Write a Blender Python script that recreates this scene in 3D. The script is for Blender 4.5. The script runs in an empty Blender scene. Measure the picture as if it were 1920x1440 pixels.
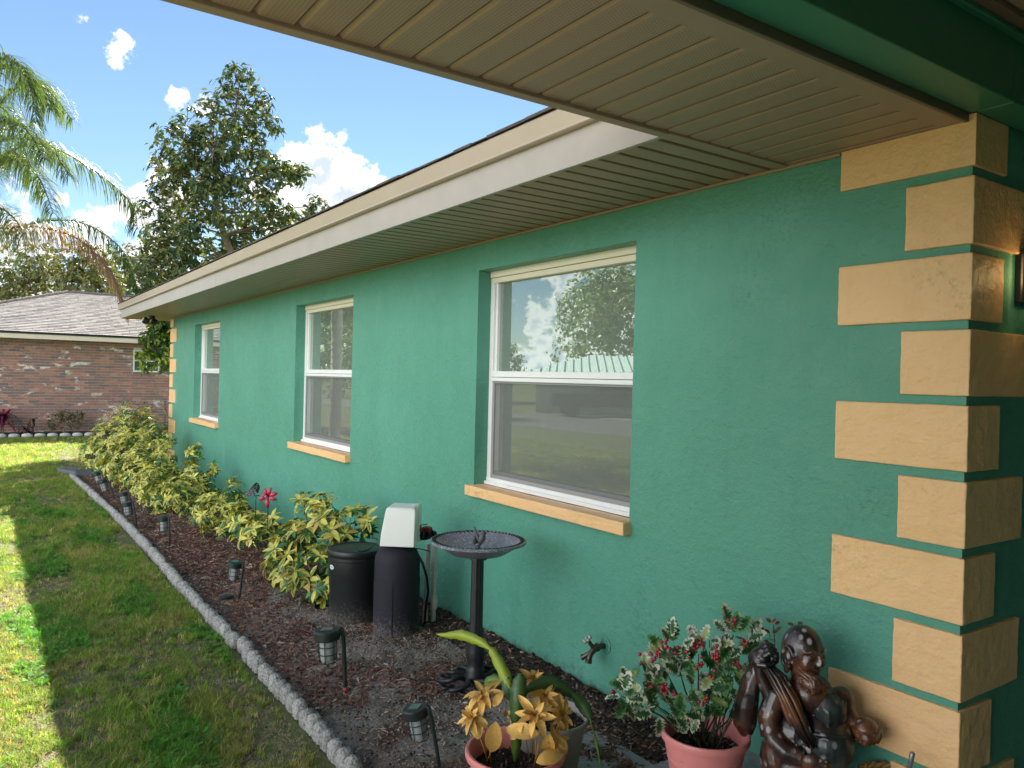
import bpy, bmesh, math, random
import numpy as np
from mathutils import Vector, Matrix, noise as mnoise
random.seed(7); np.random.seed(7)
S = bpy.context.scene
COL = S.collection

# ---------------------------------------------------------------- camera
FPX = 1458.7; YAW, PIT, ROL = 0.6015, -0.0059, 0.0243
CAM = Vector((1.2314, -2.6124, 1.5354))
Fv = Vector((-math.cos(YAW)*math.cos(PIT), math.sin(YAW)*math.cos(PIT), math.sin(PIT)))
R0 = Vector((math.sin(YAW), math.cos(YAW), 0)); U0 = R0.cross(Fv)
Rv = R0*math.cos(ROL) + U0*math.sin(ROL); Uv = U0*math.cos(ROL) - R0*math.sin(ROL)
cd = bpy.data.cameras.new('camera'); cam = bpy.data.objects.new('camera', cd); COL.objects.link(cam)
cd.sensor_width = 36; cd.lens = FPX/1920*36; cd.clip_end = 2000; cd.clip_start = .02
M = Matrix((Rv, Uv, -Fv)).transposed().to_4x4(); M.translation = CAM
cam.matrix_world = M; S.camera = cam

def ray(px, py): return Fv + Rv*((px-960)/FPX) - Uv*((py-720)/FPX)
def at(px, py, ax, v):
    d = ray(px, py); i = 'xyz'.index(ax); t = (v-CAM[i])/d[i]; return CAM + d*t
def atd(px, py, D): return CAM + ray(px, py)*D

# ---------------------------------------------------------------- sun, sky, exposure
SUN = Vector((-1.0, .589, 1.0)).normalized()
sl = bpy.data.lights.new('sun', 'SUN'); so = bpy.data.objects.new('sun', sl); COL.objects.link(so)
sl.energy = 5.0; sl.angle = math.radians(.55); sl.color = (1, .93, .80)
so.rotation_euler = SUN.to_track_quat('Z', 'Y').to_euler(); so.location = (0, 0, 30)
W = bpy.data.worlds.new('World'); S.world = W; W.use_nodes = True
nt = W.node_tree; nt.nodes.clear()
def N(nt, t, **k):
    n = nt.nodes.new(t)
    for a, b in k.items():
        if a.startswith('i_'): n.inputs[int(a[2:])].default_value = b
        else: setattr(n, a, b)
    return n
def L(nt, a, b): nt.links.new(a, b)
sky = N(nt, 'ShaderNodeTexSky'); sky.sky_type = 'NISHITA'; sky.sun_disc = False
sky.sun_elevation = math.asin(SUN.z); sky.sun_rotation = math.atan2(SUN.x, SUN.y)
sky.air_density = 1.0; sky.dust_density = 0.0; sky.ozone_density = 3.5
tc = N(nt, 'ShaderNodeTexCoord')
def vmath(op, a, b=None):
    n = N(nt, 'ShaderNodeVectorMath', operation=op)
    if hasattr(a, 'links'): L(nt, a, n.inputs[0])
    else: n.inputs[0].default_value = a
    if b is not None:
        if hasattr(b, 'links'): L(nt, b, n.inputs[1])
        else: n.inputs[1].default_value = b
    return n
def smath(op, a, b=0., c=None, clamp=False):
    n = N(nt, 'ShaderNodeMath', operation=op, use_clamp=clamp)
    for i, v in enumerate((a, b, c)):
        if v is None: continue
        if hasattr(v, 'links'): L(nt, v, n.inputs[i])
        else: n.inputs[i].default_value = v
    return n.outputs[0]
def mrange(v, a, b, c=0., d=1., smooth=True):
    n = N(nt, 'ShaderNodeMapRange'); n.interpolation_type = 'SMOOTHSTEP' if smooth else 'LINEAR'
    L(nt, v, n.inputs[0]); n.inputs[1].default_value = a; n.inputs[2].default_value = b
    n.inputs[3].default_value = c; n.inputs[4].default_value = d; return n.outputs[0]
dirn = vmath('NORMALIZE', tc.outputs['Generated']).outputs[0]
sp = N(nt, 'ShaderNodeSeparateXYZ'); L(nt, dirn, sp.inputs[0])
n1 = N(nt, 'ShaderNodeTexNoise'); n1.inputs['Scale'].default_value = 30; n1.inputs['Detail'].default_value = 9; n1.inputs['Roughness'].default_value = .62
L(nt, dirn, n1.inputs['Vector'])
n2 = N(nt, 'ShaderNodeTexNoise'); n2.inputs['Scale'].default_value = 3.2; n2.inputs['Detail'].default_value = 8; n2.inputs['Roughness'].default_value = .6
sc_ = vmath('MULTIPLY', dirn, (1, 1, 2.2)); L(nt, sc_.outputs[0], n2.inputs['Vector'])
spots = [((600, 345), .050, 1.0), ((655, 375), .045, 1.0), ((560, 330), .035, .9), ((575, 395), .06, 1.), ((690, 358), .022, .8), ((222, 86), .016, .66), ((238, 92), .013, .66), ((206, 76), .009, .56), ((252, 98), .009, .60), ((352, 203), .022, .66), ((340, 190), .010, .6), ((430, 560), .05, .6),
         ((300, 330), .016, .82), ((255, 390), .024, .85), ((310, 395), .03, .9), ((120, 400), .035, .62), ((20, 410), .04, .62),
         ((50, 490), .05, .85), ((0, 530), .05, .8), ((180, 420), .03, .8), ((270, 370), .022, .8), ((147, 38), .014, .5), ((230, 480), .04, .6)]
acc = None
for (px, py), r, w in spots:
    c = ray(px, py).normalized()
    d = vmath('DOT_PRODUCT', dirn, tuple(c)).outputs['Value']
    m = smath('MULTIPLY', mrange(d, math.cos(r*1.7), 1.0, smooth=False), w)
    acc = m if acc is None else smath('MAXIMUM', acc, m)
# broken cumulus over the half of the sky behind the camera (seen in the window panes)
yneg = mrange(sp.outputs[1], -.45, .12, 1., 0.)
low = mrange(sp.outputs[2], .1, .95, 1., .35)
gen = smath('MULTIPLY', smath('MULTIPLY', yneg, low), mrange(n2.outputs['Fac'], .30, .50))
acc = smath('MAXIMUM', acc, smath('MULTIPLY', gen, .95))
dens = smath('ADD', smath('MULTIPLY', acc, .62), smath('MULTIPLY', smath('SUBTRACT', n1.outputs['Fac'], .5), 1.5))
mask = mrange(dens, .30, .46)
mask = smath('MULTIPLY', mask, mrange(acc, .02, .25))
mask = smath('MULTIPLY', mask, mrange(sp.outputs[2], -.02, .02))
core = mrange(dens, .44, .72)
cr = N(nt, 'ShaderNodeMixRGB'); L(nt, core, cr.inputs[0]); cr.inputs[1].default_value = (9.2, 9.1, 9.0, 1); cr.inputs[2].default_value = (4.9, 5.6, 6.7, 1)
# the sky texture, a touch more saturated
hs = N(nt, 'ShaderNodeHueSaturation'); hs.inputs['Saturation'].default_value = 1.0; hs.inputs['Value'].default_value = .86; L(nt, sky.outputs[0], hs.inputs['Color'])
# clouds away from the sun are lit from the front and shine brighter
front = mrange(vmath('DOT_PRODUCT', dirn, tuple(SUN)).outputs['Value'], -.5, .55, 4.6, .85)
crs = N(nt, 'ShaderNodeVectorMath', operation='SCALE'); L(nt, cr.outputs[0], crs.inputs[0]); L(nt, front, crs.inputs['Scale'])
mx = N(nt, 'ShaderNodeMixRGB'); L(nt, mask, mx.inputs[0]); L(nt, hs.outputs[0], mx.inputs[1]); L(nt, crs.outputs[0], mx.inputs[2])
bg = N(nt, 'ShaderNodeBackground'); bg.inputs[1].default_value = .05; L(nt, mx.outputs[0], bg.inputs[0])
wo = N(nt, 'ShaderNodeOutputWorld'); L(nt, bg.outputs[0], wo.inputs[0])
S.view_settings.view_transform = 'Standard'; S.view_settings.look = 'None'; S.view_settings.gamma = 1
S.view_settings.use_curve_mapping = False; S.view_settings.exposure = 1.9
S.render.engine = 'CYCLES'
try:
    S.cycles.max_bounces = 8; S.cycles.diffuse_bounces = 5; S.cycles.transparent_max_bounces = 8; S.cycles.sample_clamp_indirect = 6
except Exception: pass

# ---------------------------------------------------------------- helpers
class MB:
    """collects geometry for one mesh"""
    def __init__(s): s.v = []; s.f = []; s.c = []; s.m = []; s.mi = 0; s.col = (1, 1, 1, 1)
    def add(s, vs, fs, cols=None):
        o = len(s.v); s.v += [tuple(v) for v in vs]; s.f += [tuple(i+o for i in f) for f in fs]; s.m += [s.mi]*len(fs)
        s.c += (cols if cols else [s.col]*len(vs))
        return s
    def box(s, x0, x1, y0, y1, z0, z1, T=None):
        vs = [Vector((x, y, z)) for z in (z0, z1) for y in (y0, y1) for x in (x0, x1)]
        if T is not None: vs = [T @ v for v in vs]
        return s.add(vs, [(0, 2, 3, 1), (4, 5, 7, 6), (0, 1, 5, 4), (2, 6, 7, 3), (0, 4, 6, 2), (1, 3, 7, 5)])
    def tube(s, pts, rs, n=8, cap=True):
        pts = [Vector(p) for p in pts]
        if not hasattr(rs, '__len__'): rs = [rs]*len(pts)
        vs = []; fs = []; up = None
        for i, p in enumerate(pts):
            t = (pts[min(i+1, len(pts)-1)] - pts[max(i-1, 0)])
            if t.length < 1e-9: t = Vector((0, 0, 1))
            t.normalize()
            if up is None:
                up = Vector((0, 0, 1)) if abs(t.z) < .9 else Vector((1, 0, 0))
            a = t.cross(up)
            if a.length < 1e-5: a = t.cross(Vector((0, 1, .3)))
            a.normalize(); b = a.cross(t).normalized(); up = b
            for k in range(n):
                th = 2*math.pi*k/n; vs.append(p + (a*math.cos(th)+b*math.sin(th))*rs[i])
        for i in range(len(pts)-1):
            for k in range(n):
                fs.append((i*n+k, i*n+(k+1) % n, (i+1)*n+(k+1) % n, (i+1)*n+k))
        if cap:
            fs.append(tuple(range(n-1, -1, -1))); fs.append(tuple((len(pts)-1)*n+k for k in range(n)))
        return s.add(vs, fs)
    def lathe(s, prof, n=32, c=(0, 0, 0), T=None, closed=False, rfun=None):
        vs = []; fs = []
        for (r, z) in prof:
            for k in range(n):
                th = 2*math.pi*k/n; rr = r if rfun is None else rfun(r, z, th)
                v = Vector((rr*math.cos(th), rr*math.sin(th), z))
                if T is not None: v = T @ v
                vs.append(v + Vector(c))
        m = len(prof)
        for i in range(m-1 + (1 if closed else 0)):
            j = (i+1) % m
            for k in range(n): fs.append((i*n+k, i*n+(k+1) % n, j*n+(k+1) % n, j*n+k))
        if not closed:
            if prof[0][0] > 1e-6: fs.append(tuple(range(n-1, -1, -1)))
            if prof[-1][0] > 1e-6: fs.append(tuple((m-1)*n+k for k in range(n)))
        return s.add(vs, fs)
    def ball(s, c, r, n=8, m=6, T=None):
        if not hasattr(r, '__len__'): r = (r, r, r)
        vs = []; fs = []
        for i in range(m+1):
            ph = math.pi*i/m
            for k in range(n):
                th = 2*math.pi*k/n
                v = Vector((r[0]*math.sin(ph)*math.cos(th), r[1]*math.sin(ph)*math.sin(th), r[2]*math.cos(ph)))
                if T is not None: v = T @ v
                vs.append(v + Vector(c))
        for i in range(m):
            for k in range(n): fs.append((i*n+k, (i+1)*n+k, (i+1)*n+(k+1) % n, i*n+(k+1) % n))
        return s.add(vs, fs)
    def mesh(s, name, mats, smooth=False, bevel=0, off=None):
        me = bpy.data.meshes.new(name)
        v = s.v if off is None else [(a[0]-off[0], a[1]-off[1], a[2]-off[2]) for a in s.v]
        me.from_pydata(v, [], s.f)
        for m in (mats if isinstance(mats, (list, tuple)) else [mats]): me.materials.append(m)
        if any(s.m): me.polygons.foreach_set('material_index', s.m)
        a = me.color_attributes.new('Col', 'FLOAT_COLOR', 'POINT')
        a.data.foreach_set('color', np.array(s.c, dtype=np.float32).ravel())
        if smooth: me.polygons.foreach_set('use_smooth', [True]*len(me.polygons))
        me.update(); return me
    def build(s, name, mats, parent=None, smooth=False, bevel=0, angle=None):
        off = parent_loc(parent)
        me = s.mesh(name, mats, smooth, off=off)
        o = link(name, me, parent)
        if bevel:
            b = o.modifiers.new('bevel', 'BEVEL'); b.width = bevel; b.segments = 2; b.limit_method = 'ANGLE'
        if angle is not None: sharp(me, angle)
        return o
def sharp(me, deg):
    bm = bmesh.new(); bm.from_mesh(me)
    for e in bm.edges:
        if len(e.link_faces) == 2 and e.calc_face_angle(0) > math.radians(deg): e.smooth = False
    bm.to_mesh(me); bm.free()
def parent_loc(p):
    v = Vector((0, 0, 0))
    while p is not None: v += p.location; p = p.parent
    return v
def link(name, me, parent=None):
    o = bpy.data.objects.new(name, me); COL.objects.link(o); o.parent = parent; return o
def tag(o, label=None, cat=None, group=None, kind=None):
    if label: o['label'] = label
    if cat: o['category'] = cat
    if group: o['group'] = group
    if kind: o['kind'] = kind
    return o
def thing(name, loc, label, cat, group=None):
    o = bpy.data.objects.new(name, None); COL.objects.link(o); o.location = loc; o.empty_display_size = .1
    return tag(o, label, cat, group)
def kids(o): return [c for c in list(bpy.data.objects) if c.parent == o]
def copy_tree(o, label=None):
    allk = {}
    for c in bpy.data.objects:
        if c.parent: allk.setdefault(c.parent.name, []).append(c)
    def rec(a, par):
        c = a.copy(); COL.objects.link(c)
        if par is not None: c.parent = par
        for ch in allk.get(a.name, []): rec(ch, c)
        return c
    r = rec(o, None)
    if label: r['label'] = label
    return r

# ---------------------------------------------------------------- materials
def mat(name, color, rough=.6, metal=0, spec=.5, bump=(), cvar=0, cscale=4, col2=None, coat=0, attr=False, trans=0, obj=True, dirt=None, objrand=0, ior=None, emit=None, splash=False):
    """procedural material: base colour (optionally mottled to col2), stacked noise bumps [(scale, strength, dist)]"""
    m = bpy.data.materials.new(name); m.use_nodes = True; t = m.node_tree; t.nodes.clear()
    out = N(t, 'ShaderNodeOutputMaterial'); p = N(t, 'ShaderNodeBsdfPrincipled'); L(t, p.outputs[0], out.inputs[0])
    p.inputs['Roughness'].default_value = rough; p.inputs['Metallic'].default_value = metal
    p.inputs['Specular IOR Level'].default_value = spec
    if ior: p.inputs['IOR'].default_value = ior
    if coat: p.inputs['Coat Weight'].default_value = coat; p.inputs['Coat Roughness'].default_value = .12
    geo = N(t, 'ShaderNodeNewGeometry'); vec = geo.outputs['Position']
    if obj: tcx = N(t, 'ShaderNodeTexCoord'); vec = tcx.outputs['Object']
    c = N(t, 'ShaderNodeRGB'); c.outputs[0].default_value = (*color, 1); cs = c.outputs[0]
    if attr:
        a = N(t, 'ShaderNodeAttribute', attribute_name='Col'); cs = a.outputs['Color']
    if col2 or cvar:
        n = N(t, 'ShaderNodeTexNoise'); n.inputs['Scale'].default_value = cscale; n.inputs['Detail'].default_value = 5; n.inputs['Roughness'].default_value = .65
        L(t, vec, n.inputs['Vector'])
        if col2:
            r = N(t, 'ShaderNodeMapRange'); r.interpolation_type = 'SMOOTHSTEP'; L(t, n.outputs['Fac'], r.inputs[0]); r.inputs[1].default_value = .38; r.inputs[2].default_value = .66
            x = N(t, 'ShaderNodeMixRGB'); L(t, r.outputs[0], x.inputs[0]); L(t, cs, x.inputs[1]); x.inputs[2].default_value = (*col2, 1); cs = x.outputs[0]
        if cvar:
            r = N(t, 'ShaderNodeMapRange'); L(t, n.outputs['Fac'], r.inputs[0]); r.inputs[1].default_value = .25; r.inputs[2].default_value = .75
            r.inputs[3].default_value = 1-cvar; r.inputs[4].default_value = 1+cvar
            x = N(t, 'ShaderNodeVectorMath', operation='SCALE'); L(t, cs, x.inputs[0]); L(t, r.outputs[0], x.inputs['Scale']); cs = x.outputs[0]
    if objrand:
        oi = N(t, 'ShaderNodeObjectInfo'); r = N(t, 'ShaderNodeMapRange'); L(t, oi.outputs['Random'], r.inputs[0]); r.inputs[3].default_value = 1-objrand; r.inputs[4].default_value = 1+objrand
        x = N(t, 'ShaderNodeVectorMath', operation='SCALE'); L(t, cs, x.inputs[0]); L(t, r.outputs[0], x.inputs['Scale']); cs = x.outputs[0]
    if dirt:   # (colour, scale, lo, hi)
        n = N(t, 'ShaderNodeTexNoise'); n.inputs['Scale'].default_value = dirt[1]; n.inputs['Detail'].default_value = 8; n.inputs['Roughness'].default_value = .7; L(t, vec, n.inputs['Vector'])
        r = N(t, 'ShaderNodeMapRange'); L(t, n.outputs['Fac'], r.inputs[0]); r.inputs[1].default_value = dirt[2]; r.inputs[2].default_value = dirt[3]
        x = N(t, 'ShaderNodeMixRGB'); L(t, r.outputs[0], x.inputs[0]); L(t, cs, x.inputs[1]); x.inputs[2].default_value = (*dirt[0], 1); cs = x.outputs[0]
    if splash:   # sand thrown up over the foot of the thing
        sz = N(t, 'ShaderNodeSeparateXYZ'); L(t, geo.outputs['Position'], sz.inputs[0]); n = N(t, 'ShaderNodeTexNoise'); n.inputs['Scale'].default_value = 70; n.inputs['Detail'].default_value = 8; n.inputs['Roughness'].default_value = .8; L(t, geo.outputs['Position'], n.inputs['Vector'])
        a_ = N(t, 'ShaderNodeMath', operation='MULTIPLY_ADD'); L(t, sz.outputs[2], a_.inputs[0]); a_.inputs[1].default_value = -1.05; L(t, n.outputs['Fac'], a_.inputs[2])
        r = N(t, 'ShaderNodeMapRange'); L(t, a_.outputs[0], r.inputs[0]); r.inputs[1].default_value = .43; r.inputs[2].default_value = .60; r.inputs[4].default_value = .8
        x = N(t, 'ShaderNodeMixRGB'); L(t, r.outputs[0], x.inputs[0]); L(t, cs, x.inputs[1]); x.inputs[2].default_value = (.17, .15, .135, 1); cs = x.outputs[0]
    L(t, cs, p.inputs['Base Color'])
    prev = None
    for (sc, st, di) in bump:
        n = N(t, 'ShaderNodeTexNoise'); n.inputs['Scale'].default_value = sc; n.inputs['Detail'].default_value = 4; L(t, vec, n.inputs['Vector'])
        b = N(t, 'ShaderNodeBump'); b.inputs['Strength'].default_value = st; b.inputs['Distance'].default_value = di; L(t, n.outputs['Fac'], b.inputs['Height'])
        if prev: L(t, prev, b.inputs['Normal'])
        prev = b.outputs[0]
    if prev: L(t, prev, p.inputs['Normal'])
    if trans:
        tr = N(t, 'ShaderNodeBsdfTranslucent'); g = N(t, 'ShaderNodeVectorMath', operation='MULTIPLY'); L(t, cs, g.inputs[0]); g.inputs[1].default_value = (1.25, 1.25, .55)
        L(t, g.outputs[0], tr.inputs[0]); ms = N(t, 'ShaderNodeMixShader'); ms.inputs[0].default_value = trans
        L(t, p.outputs[0], ms.inputs[1]); L(t, tr.outputs[0], ms.inputs[2]); L(t, ms.outputs[0], out.inputs[0])
    if emit: p.inputs['Emission Color'].default_value = (*emit[0], 1); p.inputs['Emission Strength'].default_value = emit[1]
    m['p'] = 1
    return m

def stucco(name, color, col2, scale=1.0, gloss=.55):
    m = bpy.data.materials.new(name); m.use_nodes = True; t = m.node_tree; t.nodes.clear()
    out = N(t, 'ShaderNodeOutputMaterial'); p = N(t, 'ShaderNodeBsdfPrincipled'); L(t, p.outputs[0], out.inputs[0])
    geo = N(t, 'ShaderNodeNewGeometry')
    def noise(sc, det=4, r=.6, stretch=None):
        n = N(t, 'ShaderNodeTexNoise'); n.inputs['Scale'].default_value = sc; n.inputs['Detail'].default_value = det; n.inputs['Roughness'].default_value = r
        if stretch:
            mp = N(t, 'ShaderNodeMapping'); mp.inputs['Scale'].default_value = stretch; L(t, geo.outputs['Position'], mp.inputs[0]); L(t, mp.outputs[0], n.inputs['Vector'])
        else: L(t, geo.outputs['Position'], n.inputs['Vector'])
        return n.outputs['Fac']
    def rng(v, a, b, c=0., d=1.):
        r = N(t, 'ShaderNodeMapRange'); L(t, v, r.inputs[0]); r.inputs[1].default_value = a; r.inputs[2].default_value = b; r.inputs[3].default_value = c; r.inputs[4].default_value = d; return r.outputs[0]
    x = N(t, 'ShaderNodeMixRGB'); L(t, rng(noise(1.3, 6, .6), .35, .7), x.inputs[0]); x.inputs[1].default_value = (*color, 1); x.inputs[2].default_value = (*col2, 1)
    # roller streaks and sparse scuffs where the paint sits thin
    x2 = N(t, 'ShaderNodeMixRGB', blend_type='MULTIPLY'); L(t, rng(noise(9, 6, .7, (1, 1, .18)), .52, .78, 0, .26), x2.inputs[0]); L(t, x.outputs[0], x2.inputs[1]); x2.inputs[2].default_value = (.62, .66, .62, 1)
    x3 = N(t, 'ShaderNodeMixRGB', blend_type='MULTIPLY'); mu = N(t, 'ShaderNodeMath', operation='MULTIPLY'); L(t, rng(noise(48, 6, .8), .52, .66, 0, .85), mu.inputs[0]); L(t, rng(noise(1.9, 3, .5), .54, .66), mu.inputs[1]); L(t, mu.outputs[0], x3.inputs[0]); L(t, x2.outputs[0], x3.inputs[1]); x3.inputs[2].default_value = (.45, .5, .46, 1)
    sz = N(t, 'ShaderNodeSeparateXYZ'); L(t, geo.outputs['Position'], sz.inputs[0])   # soil splashed up from the bed
    sa_ = N(t, 'ShaderNodeMath', operation='SUBTRACT'); L(t, rng(noise(14, 6, .75), .35, .75, -.03, .13), sa_.inputs[0]); L(t, sz.outputs[2], sa_.inputs[1])
    x4 = N(t, 'ShaderNodeMixRGB'); L(t, rng(sa_.outputs[0], .0, .10, 0, .75), x4.inputs[0]); L(t, x3.outputs[0], x4.inputs[1]); x4.inputs[2].default_value = (.05, .045, .04, 1); x3 = x4
    L(t, x3.outputs[0], p.inputs['Base Color']); p.inputs['Roughness'].default_value = gloss
    L(t, rng(noise(5, 5), .3, .7, gloss-.12, gloss+.14), p.inputs['Roughness'])
    prev = None
    for v, st, di in ((noise(2.2, 3), .35, .02), (noise(30*scale, 5, .62), .6, .007), (noise(95*scale, 4, .6), .7, .003), (rng(noise(17*scale, 4, .55), .50, .60), .30, .004)):
        b = N(t, 'ShaderNodeBump'); b.inputs['Strength'].default_value = st; b.inputs['Distance'].default_value = di; L(t, v, b.inputs['Height'])
        if prev: L(t, prev, b.inputs['Normal'])
        prev = b.outputs[0]
    L(t, prev, p.inputs['Normal'])
    return m
m_green = stucco('green_stucco_paint', (.080, .295, .208), (.100, .33, .242), 1.0, .5)
m_peach = stucco('peach_stucco_paint', (.88, .53, .245), (.92, .57, .28), .8, .42)
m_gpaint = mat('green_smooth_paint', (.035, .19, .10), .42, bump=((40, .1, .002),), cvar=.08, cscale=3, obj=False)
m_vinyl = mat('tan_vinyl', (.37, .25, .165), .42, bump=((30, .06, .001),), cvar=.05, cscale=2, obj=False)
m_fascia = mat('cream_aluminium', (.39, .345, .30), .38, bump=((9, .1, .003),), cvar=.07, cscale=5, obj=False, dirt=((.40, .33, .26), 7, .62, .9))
m_drip = mat('cream_drip_metal', (.43, .35, .26), .35, cvar=.05, cscale=3, obj=False)
m_white = mat('white_vinyl', (.80, .80, .78), .35, cvar=.03, cscale=8)
m_cream = mat('cream_vinyl', (.82, .74, .58), .4, cvar=.03)
m_greyf = mat('grey_screen_frame', (.30, .29, .30), .45)
m_dark = mat('dark_gap', (.02, .02, .02), .8)
m_roofing = mat('grey_shingle', (.10, .085, .075), .9, bump=((120, .5, .004),), cvar=.35, cscale=30, objrand=.2)

def glassmat(name, tint, f0, rough=.0, body=.0, wave=True):
    m = bpy.data.materials.new(name); m.use_nodes = True; t = m.node_tree; t.nodes.clear()
    out = N(t, 'ShaderNodeOutputMaterial'); g = N(t, 'ShaderNodeBsdfGlossy'); g.inputs['Roughness'].default_value = rough; g.inputs['Color'].default_value = (*tint, 1)
    d = N(t, 'ShaderNodeBsdfTransparent'); d.inputs[0].default_value = (.62, .66, .62, 1)
    fr = N(t, 'ShaderNodeFresnel'); fr.inputs[0].default_value = 1.5
    r = N(t, 'ShaderNodeMapRange'); L(t, fr.outputs[0], r.inputs[0]); r.inputs[1].default_value = .04; r.inputs[2].default_value = .6; r.inputs[3].default_value = f0; r.inputs[4].default_value = .95
    if wave:
        geo = N(t, 'ShaderNodeNewGeometry'); n = N(t, 'ShaderNodeTexNoise'); n.inputs['Scale'].default_value = 2.2; n.inputs['Detail'].default_value = 1; L(t, geo.outputs['Position'], n.inputs['Vector'])
        b = N(t, 'ShaderNodeBump'); b.inputs['Strength'].default_value = .25; b.inputs['Distance'].default_value = .004; L(t, n.outputs['Fac'], b.inputs['Height']); L(t, b.outputs[0], g.inputs['Normal'])
    ms = N(t, 'ShaderNodeMixShader'); L(t, r.outputs[0], ms.inputs[0]); L(t, d.outputs[0], ms.inputs[1]); L(t, g.outputs[0], ms.inputs[2]); L(t, ms.outputs[0], out.inputs[0])
    if body:   # pale diffuse haze painted in to make the reflections paler
        df = N(t, 'ShaderNodeBsdfDiffuse'); df.inputs[0].default_value = (.62, .66, .60, 1); m2_ = N(t, 'ShaderNodeMixShader'); m2_.inputs[0].default_value = body
        L(t, ms.outputs[0], m2_.inputs[1]); L(t, df.outputs[0], m2_.inputs[2]); L(t, m2_.outputs[0], out.inputs[0])
    return m
m_pane = glassmat('coated_window_glass', (.86, .97, .93), .34, 0, .17)
m_clear = glassmat('clear_glass', (1, 1, 1), .10, .02, wave=False)
# insect screen: fine woven mesh, half see-through
m_screen = bpy.data.materials.new('insect_screen'); m_screen.use_nodes = True
t = m_screen.node_tree; t.nodes.clear(); out = N(t, 'ShaderNodeOutputMaterial')
d = N(t, 'ShaderNodeBsdfPrincipled'); d.inputs['Base Color'].default_value = (.20, .205, .195, 1); d.inputs['Roughness'].default_value = .5
tr = N(t, 'ShaderNodeBsdfTransparent'); ms = N(t, 'ShaderNodeMixShader'); ms.inputs[0].default_value = .42
L(t, tr.outputs[0], ms.inputs[1]); L(t, d.outputs[0], ms.inputs[2]); L(t, ms.outputs[0], out.inputs[0])
m_room = mat('dim_room_paint', (.045, .06, .05), .9)

# ---------------------------------------------------------------- the setting: ground
def ground_mat():
    m = bpy.data.materials.new('lawn_soil'); m.use_nodes = True; t = m.node_tree; t.nodes.clear()
    out = N(t, 'ShaderNodeOutputMaterial'); p = N(t, 'ShaderNodeBsdfPrincipled'); p.inputs['Roughness'].default_value = .95; L(t, p.outputs[0], out.inputs[0])
    geo = N(t, 'ShaderNodeNewGeometry')
    def noise(sc, det=6, r=.65):
        n = N(t, 'ShaderNodeTexNoise'); n.inputs['Scale'].default_value = sc; n.inputs['Detail'].default_value = det; n.inputs['Roughness'].default_value = r; L(t, geo.outputs['Position'], n.inputs['Vector']); return n.outputs['Fac']
    cr = N(t, 'ShaderNodeValToRGB'); L(t, noise(1.1), cr.inputs[0]); e = cr.color_ramp.elements
    e[0].position = .35; e[0].color = (.11, .15, .04, 1); e[1].position = .75; e[1].color = (.19, .17, .10, 1)
    e = cr.color_ramp.elements.new(.52); e.color = (.14, .165, .05, 1)
    x = N(t, 'ShaderNodeMixRGB', blend_type='MULTIPLY'); x.inputs[0].default_value = .7; L(t, cr.outputs[0], x.inputs[1])
    c2 = N(t, 'ShaderNodeValToRGB'); L(t, noise(35, 6, .75), c2.inputs[0]); c2.color_ramp.elements[0].position = .3; c2.color_ramp.elements[0].color = (.45, .45, .4, 1); c2.color_ramp.elements[1].position = .7; c2.color_ramp.elements[1].color = (1.3, 1.25, 1.1, 1)
    L(t, c2.outputs[0], x.inputs[2]); L(t, x.outputs[0], p.inputs['Base Color'])
    b = N(t, 'ShaderNodeBump'); b.inputs['Strength'].default_value = .8; b.inputs['Distance'].default_value = .03; L(t, noise(22, 5), b.inputs['Height']); L(t, b.outputs[0], p.inputs['Normal'])
    return m
m_ground = ground_mat()
mb = MB(); mb.add([(-600, -600, -.066), (600, -600, -.066), (600, 600, -.066), (-600, 600, -.066)], [(0, 1, 2, 3)])
tag(mb.build('lawn', m_ground), kind='structure')

E0 = -1.355   # line of the edging stones
def fbm(x, y, s, o=4):
    return mnoise.fractal(Vector((x*s, y*s, 3.7)), .9, 2.1, o)
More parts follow.
